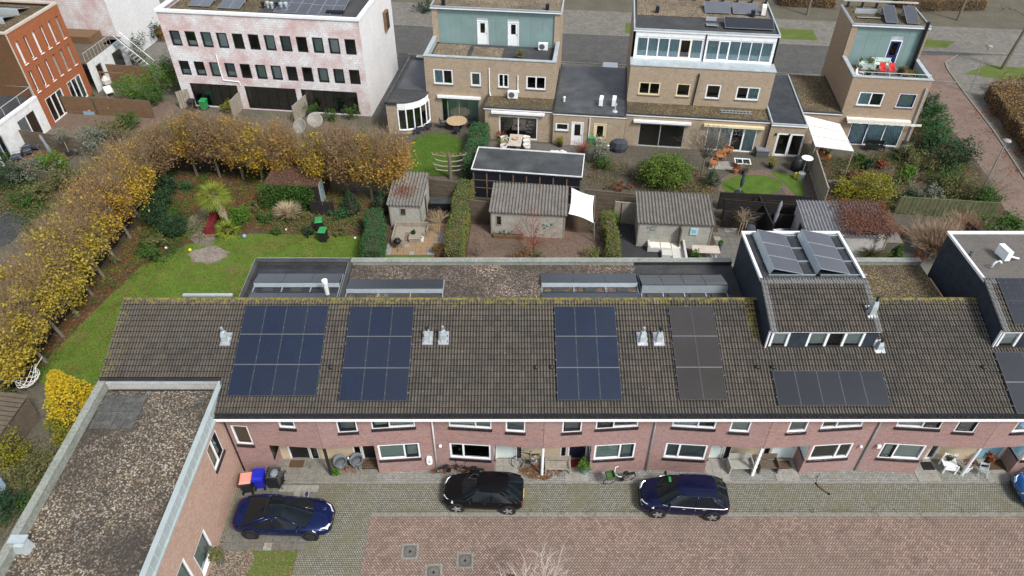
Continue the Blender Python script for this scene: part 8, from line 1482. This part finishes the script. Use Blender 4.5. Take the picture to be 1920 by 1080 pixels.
for i in range(3):
    for s in (-1, 1): q = P(966, 277); tub_chair('pale shell chair at the wooden dining table, %s %s' % (('left side', 'right side')[s > 0], ('nearest', 'middle', 'rear')[i]), (q[0]+s*1.0, q[1]-.75+i*.7, .01), R(90 if s < 0 else -90)+R(180), 'wicker_pale', 'pale shell chairs')
for a, b, pm, m, r, l in ((940, 262, 'terracotta', 'leaf_rust', .45, 'terracotta pot with rust plant beside the sliding doors'), (945, 278, 'pot_dark', 'leaf_yellowgreen', .5, 'yellow green pot left of the pale shell chairs'), (1050, 275, 'pot_dark', 'leaf_yellowgreen', .45, 'yellow green shrub in a dark pot on the wet patio'), (935, 250, 'pot_dark', 'leaf_olive', .5, 'olive standard in a pot by the extension'), (1445, 315, 'pot_dark', 'leaf_yellowgreen', .45, 'yellow leaved pot between lawn and french doors'), (1395, 327, 'pot_dark', 'leaf_olive', .5, 'low olive pot plants at the oval lawn'), (1378, 325, 'terracotta', 'leaf_rust', .35, 'terracotta pot at the patio pad')): pot(l, P(a, b), pm, m, .25, .4, r, 260, lz=.3)
t = thing('rock_group', 'group of white boulders on the wet patio', 'rocks', P(1045, 288)); 
for i in range(6): k = MB(); r = random.uniform(.16, .28); k.lathe([(r*.7, 0), (r, r*.5), (r*.7, r*1.0), (.02, r*1.2)], (random.uniform(-.7, .7), random.uniform(-.2, .25), 0), 7, sx=1.2); k.build('rock', 'stone_pale', t)
bare_bush('red stemmed dogwood in front of the white door', P(1092, 285), 1.1, 1.2, 'twig_red', 22, 2, seed=21); shrub('grey green olive bush right of the pavilion', P(1120, 305), (1.0, .9, 1.2), 'leaf_grey', 1700, size=.13); shrub('dark green bush at the pavilion corner', P(1132, 318), (.7, .7, .7), 'leaf_green', 800); bare_bush('twiggy brown hydrangea behind the pale green grey shed', P(1180, 330), 1.5, 1.3, 'twig_grey', 26, 3, leaf='leaf_brown', nl=250, seed=22)
shrub('big rounded yellow green bush behind the pale green grey shed', P(1245, 350), (2.4, 1.7, 1.5), 'leaf_spring', 9000, size=.15, nc=110, lump=.3); shrub('dark left flank bush beside the big rounded one', P(1205, 335), (.9, .8, .8), 'leaf_dark', 900); bare_bush('bare pollarded tree before the brick wall of the white topped house', P(1313, 335), 2.0, 2.5, 'twig_grey', 60, 3, 'tree', .3, 'pollard_tree', None, 0, .022, 23, .9, 2.0); shrub('dark ferny shrub right of the pollarded tree', P(1335, 350), (.8, .7, .7), 'leaf_dark', 800); shrub('rust ground cover behind the sheds', P(1160, 355), (1.4, .6, .35), 'leaf_rust', 500)
k = MB(); k.lathe([(.5, 0), (.6, .4), (.5, .9), (.2, 1.05)], (0, 0, 0), 9, sx=1.3); o = k.build('covered_barbecue', 'cloth_dark'); o.location = P(1160, 282); tag(o, 'black tarpaulin covered barbecue by the yellow door', 'barbecue'); k = MB(); k.lathe([(.16, 0), (.17, .5), (.08, .6), (.08, .68)], (0, 0, 0), 10); o = k.build('gas_bottle', 'steel'); o.location = P(1139, 282); tag(o, 'grey gas bottle right of the yellow door', 'gas bottle'); wheelie('green bin between the white and yellow doors', P(1109, 274), -A7, 'green_plastic', 'green_plastic')
for i, (a, b, r) in enumerate(((1350, 300, 0), (1337, 313, 60), (1362, 290, -40))): slat_bench(['orange wooden seat in the middle of the patio pad', 'orange wooden seat at the left of the patio pad', 'orange wooden seat behind the patio pad'][i], P(a, b), R(r), 'wood_orange', .8, .5, .75)
t = thing('cold_frame', 'white framed glass box right of the patio pad', 'cold frame', P(1390, 312), R(-7)); MB().box(-.6, .6, -.4, .4, 0, .45).build('box', 'red_brick', t); k = MB(); [k.box(*q, .45, .52) for q in ((-.65, .65, -.45, -.38), (-.65, .65, .38, .45), (-.65, -.58, -.38, .38), (.58, .65, -.38, .38), (-.03, .03, -.38, .38))]; k.build('lid_frame', 'white_paint', t); MB().box(-.58, .58, -.38, .38, .47, .48).build('pane', 'glass', t)
t = thing('cushion_box', 'grey cushion box below the french door wall', 'box', P(1427, 292), -A7); MB().box(-.5, .5, -.35, .35, 0, .6).build('box', 'bin_grey', t); MB().box(-.54, .54, -.39, .39, .6, .7).build('lid', 'cloth_grey', t)
k = MB(); k.lathe([(.45, 0), (.5, .5), (.42, 1.05), (.2, 1.2)], (0, 0, 0), 10); o = k.build('compost_bin', 'bin_black', smooth=True); o.location = P(1492, 318); tag(o, 'black dome compost bin by the plank fence', 'compost bin'); MB().lathe([(.3, 1.1), (.3, 1.2), (.05, 1.24)], (0, 0, 0), 10).build('lid', 'black_plastic', o)
t = thing('patio_heater', 'steel patio heater with a round white reflector', 'heater', P(1500, 338)); MB().lathe([(.3, 0), (.3, .7), (.1, .75)], (0, 0, 0), 14).build('base', 'steel', t); MB().tube([(0, 0, .7), (.05, 0, 2.1)], .03, 6).build('pole', 'steel', t); MB().lathe([(.05, 2.2), (.45, 2.1), (.45, 2.08), (.05, 2.12)], (.05, 0, 0), 18).build('reflector', 'lamp_white', t)
k = MB(); k.lathe([(.12, 0), (.16, .35), (.13, .5), (.04, .55)], (0, 0, 0), 9); o = k.build('watering_can', 'yellow_plastic'); o.location = P(1491, 334); tag(o, 'yellow watering can beside the steel heater', 'watering can'); MB().tube([(.1, 0, .1), (.35, 0, .5)], .025, 5).build('spout', 'yellow_plastic', o)
fence('tall weathered plank fence running from the french doors to the sheds', P(1513, 300), P(1540, 392), 1.9, 'wood_grey', st=.2, group='garden fences'); parasol('slim dark closed parasol on the oval lawn', P(1386, 362), 'cloth_dark', 1.9, (.1, .1))
fence('dark slat fence along the rear of the middle sheds', P(1345, 392), P(1512, 400), 1.5, 'wood_dark', 'slat', st=.25)
t = slat_bench('black iron bench before the corner house windows', P(1638, 282), -A7, 'metal_black', 1.5)
t = thing('garden_table', 'orange wooden table with pots under the cream canopy', 'table', P(1537, 305), R(-30)); MB().box(-.7, .7, -.4, .4, .7, .75).build('top', 'wood_orange', t); [MB().box(x-.04, x+.04, y-.04, y+.04, 0, .7).build('leg', 'wood_orange', t) for x in (-.6, .6) for y in (-.3, .3)]; pot('copper leaved pot on the orange table', (*P(1533, 302)[:2], .75), 'terracotta', 'leaf_rust', .2, .3, .35, 160, lz=.15); pot('green pot on the orange table', (*P(1545, 306)[:2], .75), 'terracotta', 'leaf_green', .18, .25, .3, 140, lz=.15)
t = thing('retaining_wall', 'low grey stone retaining wall in the corner garden', 'wall', P(1548, 356), R(-3)); me = None
for j in range(5):
    for i in range(10): k = MB() if me is None else None; o = MB().box(.005, .395, 0, .25, .005, .155).build('stone', 'slab_dark', t) if me is None else link('stone', me, t); me = o.data; o.location = (i*.4+(.2 if j % 2 else 0), random.uniform(-.015, .015), j*.16)
for a, b, r, z, m, l, n in ((1580, 372, 1.4, .8, 'leaf_yellowgreen', 'yellow green shrub left behind the vine shed', 1800), (1635, 375, 2.0, 1.2, 'leaf_yellowgreen', 'golden yellow shrub behind the vine shed', 2400), (1600, 335, 1.6, .35, 'leaf_brown', 'brown ground cover on the retaining wall', 900), (1625, 318, .7, .5, 'leaf_dark', 'dark rounded shrub below the iron bench', 600), (1610, 300, .7, .4, 'leaf_green', 'green herbs below the iron bench', 500), (1650, 315, .7, .5, 'leaf_rust', 'rust brown shrub in the corner garden', 500), (1695, 300, .9, .8, 'leaf_olive', 'olive shrub at the corner house downpipe', 900), (1690, 345, .8, 1.1, 'leaf_bright', 'feathery bright green shrub in the corner garden', 1100), (1733, 222, 1.1, 1.4, 'leaf_dark', 'topmost dark ivy clump beside the corner house', 1500), (1740, 248, 1.3, 1.5, 'leaf_hedge', 'second ivy clump along the red path', 1700), (1750, 275, 1.4, 1.5, 'leaf_hedge', 'third ivy clump along the red path', 1700), (1735, 285, 1.2, .9, 'leaf_dark', 'dark shrub inside the corner garden fence', 1200), (1730, 320, 1.6, 1.0, 'leaf_olive', 'olive undergrowth in the corner garden', 1200), (1780, 320, 1.9, 1.7, 'leaf_dark', 'large dark evergreen beside the red path', 3000), (1760, 350, 1.5, 1.1, 'leaf_green', 'green shrub before the large evergreen', 1100), (1740, 375, 1.4, .7, 'leaf_grey', 'grey green perennials by the mossy fence', 1100), (1790, 372, 1.6, 1.1, 'leaf_olive', 'olive brown shrub by the lower red path', 1500), (1845, 385, 1.3, .8, 'leaf_green', 'ivy hump at the fence corner by the red path', 1400), (1700, 380, 1.0, .6, 'leaf_dark', 'dark low shrub behind the mossy fence', 800)): shrub(l, P(a, b), (r, r*.8, z), m, n, size=.15, lump=.35)
bare_bush('grey bare shrub overhanging the lower red path', P(1845, 375), 2.0, 2.3, 'twig_grey', 26, 3, seed=31, leaf='leaf_olive', nl=300); bare_bush('pale bare tree with spreading limbs in the corner garden', P(1680, 350), 2.0, 1.5, 'bark_light', 9, 3, 'tree', seed=32, name='bare_tree'); bare_bush('grey bare shrub before the golden shrub', P(1720, 372), 1.2, 1.2, 'twig_grey', 18, 3, seed=33); k = MB(); k.lathe([(.3, 0), (.33, .9), (.28, 1.0)], (0, 0, 0), 8); o = k.build('rain_barrel', 'teal_panel'); o.location = P(1690, 287); tag(o, 'dark green rain barrel at the corner house wall', 'barrel'); MB().lathe([(.34, 1.0), (.34, 1.05), (.05, 1.08)], (0, 0, 0), 8).build('lid', 'bin_black', o)
# ---- street furniture, far trees and hedges
def lamp_post(label, loc, h, dx):
    t = thing('street_lamp', label, 'street lamp', loc, 0, 'street lamps'); MB().tube([(0, 0, 0), (0, 0, h)], [.07, .05], 8).build('pole', 'steel', t); k = MB(); k.lathe([(.12, 0), (.32, .06), (.3, .14), (.06, .22)], (0, 0, h), 12); k.build('lamp_head', 'slab', t, smooth=True)
lamp_post('street lamp on the slab walk right of the corner house', P(1816, 174), 4.6, 0); lamp_post('street lamp beside the lower red path', P(1838, 362), 4.6, 0)
def street_tree(label, loc, h, r, seed, lean=(0, 0)):
    t = thing('street_tree', label, 'tree', loc, 0, 'bare street trees'); MB().tube([(0, 0, 0), (lean[0]*.4, lean[1]*.4, h*.45), (lean[0], lean[1], h)], [r, r*.85, r*.6], 9).build('trunk', 'bark', t); k = MB(); rr = random.Random(seed)
    for i in range(9): a = i*2.4; twigs(k, (lean[0]*(.75+.03*i), lean[1]*.8, h*(.72+.035*i)), (math.cos(a), math.sin(a), .9), 2.2, r*.32, 3, .4, 3, 5, .66, .02, rr)
    k.build('crown', 'twig_grey', t)
street_tree('bare street tree on the corner verge at the right edge', P(1878, 130), 6.5, .2, 1, (.8, 0)); street_tree('bare street tree on the verge behind the corner house', P(1795, 38), 6, .16, 2); street_tree('bare street tree on the verge left of the corner house', P(1513, 28), 6, .16, 3)
def brown_hedge(label, a, b, w, h, m='leaf_brown', n=5000): return hedge(label, P(*a)[:2], P(*b)[:2], w, h, m, n, .16, 'brown beech hedges')
brown_hedge('long brown beech hedge at the top right', (1680, 14), (1835, 12), 3, 1.2); brown_hedge('brown beech hedge at the top centre right', (1460, 4), (1560, 8), 3, 1.0); brown_hedge('brown leafy hedge along the right slab walk', (1868, 185), (1990, 345), 2.6, 1.5, 'leaf_brown', 9000); shrub('olive bushes above the hedge at the right edge', P(1900, 175), (2.6, 1.8, 1.0), 'leaf_dry', 2600, size=.16); brown_hedge('rusty hedge between the two white blocks', (262, 62), (315, 70), 2, 1.1); shrub('dark purple shrub at the street behind the bay window house', P(797, 22), (1.8, 1.2, .8), 'leaf_dark', 900, size=.16)
litter('fallen leaves under the brown hedge on the slab walk', [(1868, 215, 2.5), (1893, 250, 2), (1918, 290, 2), (1935, 320, 2)], 260, .5, 'leaf_fallen', .12, .03)
# leaf litter and grass of the big garden
def in_poly(pts, x, y):
    r = np.zeros(len(x), bool); n = len(pts)
    for i in range(n):
        (x1, y1), (x2, y2) = pts[i], pts[(i+1) % n]; c = ((y1 > y) != (y2 > y)) & (x < (x2-x1)*(y-y1)/(y2-y1+1e-12)+x1); r ^= c
    return r
def scatter(poly, n):
    xs = [p[0] for p in poly]; ys = [p[1] for p in poly]; x = RNG.uniform(min(xs), max(xs), n*3); y = RNG.uniform(min(ys), max(ys), n*3); k = in_poly(poly, x, y); return np.column_stack([x[k], y[k]])[:n]
LAWN = px((60, 705), (140, 620), (215, 545), (265, 500), (330, 470), (352, 458), (470, 438), (560, 440), (690, 443), (690, 500), (640, 640), (150, 760)); LIT = px((20, 720), (60, 650), (150, 560), (225, 470), (290, 380), (330, 310), (560, 330), (700, 380), (690, 440), (560, 436), (480, 430), (440, 440), (340, 456), (300, 480), (235, 530), (160, 600), (90, 690))
def blades(poly, n, h, label, m='grass_blade', nz=1.0):
    p = scatter(poly, n); c = np.array(P(391, 478)[:2]); k = (((p[:, 0]-c[0])/1.3)**2+((p[:, 1]-c[1])/.85)**2 > 1); p = p[k]; n = len(p); a = RNG.uniform(0, 6.28, n); d = np.column_stack([np.cos(a), np.sin(a)])*.018; hh = h*RNG.uniform(.5, 1.3, n); tip = p+RNG.normal(0, .035, (n, 2))
    mesh_np('grass', np.stack([np.column_stack([p-d, np.full(n, .003)]), np.column_stack([p+d, np.full(n, .003)]), np.column_stack([tip, hh])], 1).reshape(-1, 3), 3, m, None, kind='stuff', label=label)
blades(LAWN, 60000, .075, 'short grass of the big garden lawn'); p = scatter(px((470, 1012), (562, 1020), (545, 1090), (430, 1095), (455, 1040)), 700); mesh_np('fallen_leaves', leaf_quads(np.column_stack([p, RNG.uniform(.02, .05, len(p))]), .07, 1.0, .7), 4, 'leaf_dry', None, kind='stuff', label='dry leaves on the front lawn patch')
blades(px((775, 262), (800, 252), (835, 250), (868, 262), (864, 290), (850, 330), (765, 330)), 12000, .08, 'short grass of the bay lawn', 'leaf_bright')
p = scatter(LIT, 9000); mesh_np('fallen_leaves', leaf_quads(np.column_stack([p, RNG.uniform(.01, .05, len(p))]), .12, 1.0, .7), 4, 'leaf_fallen', None, kind='stuff', label='brown leaves under the row trees')
p = scatter(LAWN, 1600); p = p[RNG.uniform(size=len(p)) < np.clip(.25+(-(p[:, 0])-20)/9, .08, 1)]; mesh_np('lawn_leaves', leaf_quads(np.column_stack([p, RNG.uniform(.06, .09, len(p))]), .10, 1.0, .7), 4, 'leaf_dry', None, kind='stuff', label='scattered leaves on the big lawn')
# weeds, ground cover and litter of the beds
def cover(label, poly, n, nc, r, m, size=.11, h=.3, name='ground_cover'):
    c = scatter(poly, nc); idx = RNG.integers(0, len(c), n); p = c[idx]+RNG.normal(0, r, (n, 2))*RNG.uniform(.4, 1.3, len(c))[idx][:, None]; mesh_np(name, leaf_quads(np.column_stack([p, np.abs(RNG.normal(0, h*.5, n))*RNG.uniform(.2, 1.4, len(c))[idx]+.02]), size), 4, m, None, kind='stuff', label=label)
CG = px((1560, 300), (1690, 285), (1735, 200), (1790, 265), (1850, 350), (1870, 395), (1545, 392)); BG = px((1105, 300), (1330, 320), (1340, 365), (1100, 352)); SB = px((0, 332), (120, 325), (190, 300), (215, 260), (330, 240), (320, 330), (200, 400), (60, 470), (50, 420), (0, 385))
cover('green ground cover of the corner garden', CG, 9000, 150, .45, 'leaf_green', .13, .35); cover('brown dead plants of the corner garden', CG, 4000, 90, .4, 'leaf_brown', .12, .25); cover('weeds behind the middle sheds', BG, 3500, 70, .4, 'leaf_olive', .12, .25); cover('fallen leaves behind the middle sheds', BG, 2500, 60, .5, 'leaf_fallen', .1, .05)
cover('mixed green plants of the far left border', SB, 11000, 170, .6, 'leaf_green', .14, .5); cover('faded plants of the far left border', SB, 8000, 120, .6, 'leaf_olive', .14, .5); cover('brown plants of the far left border', SB, 6000, 90, .6, 'leaf_brown', .13, .4)
NB = px((500, 400), (690, 395), (690, 438), (480, 430)); cover('border plants at the top of the big lawn', NB, 4500, 90, .35, 'leaf_olive', .12, .3); cover('green border plants beside the big lawn', px((250, 470), (330, 380), (360, 440), (300, 500)), 4000, 70, .35, 'leaf_green', .12, .35)
cover('undergrowth beneath the row trees', LIT, 7000, 150, .4, 'leaf_green', .12, .25); cover('rough grass beneath the row trees', LIT, 6000, 120, .5, 'grass_blade', .12, .12); cover('leaves drifted onto the lawn edge', px((90, 700), (250, 520), (340, 462), (600, 440), (680, 445), (600, 470), (380, 470), (280, 540), (140, 740)), 1500, 200, .35, 'leaf_fallen', .09, .02)
cover('leaves strewn over the leafy yard', px((884, 430), (1140, 445), (1135, 487), (872, 487)), 1500, 60, .5, 'leaf_fallen', .08, .02); cover('moss and weeds at the foot of the wing', px((0, 840), (120, 840), (60, 960), (0, 1040)), 5000, 80, .5, 'leaf_olive', .12, .3)
cover('weeds in the joints of the parking strip', [(-7, 19.5), (30, 19.5), (30, 19.75), (-7, 19.75)], 1800, 160, .12, 'leaf_olive', .05, .03)
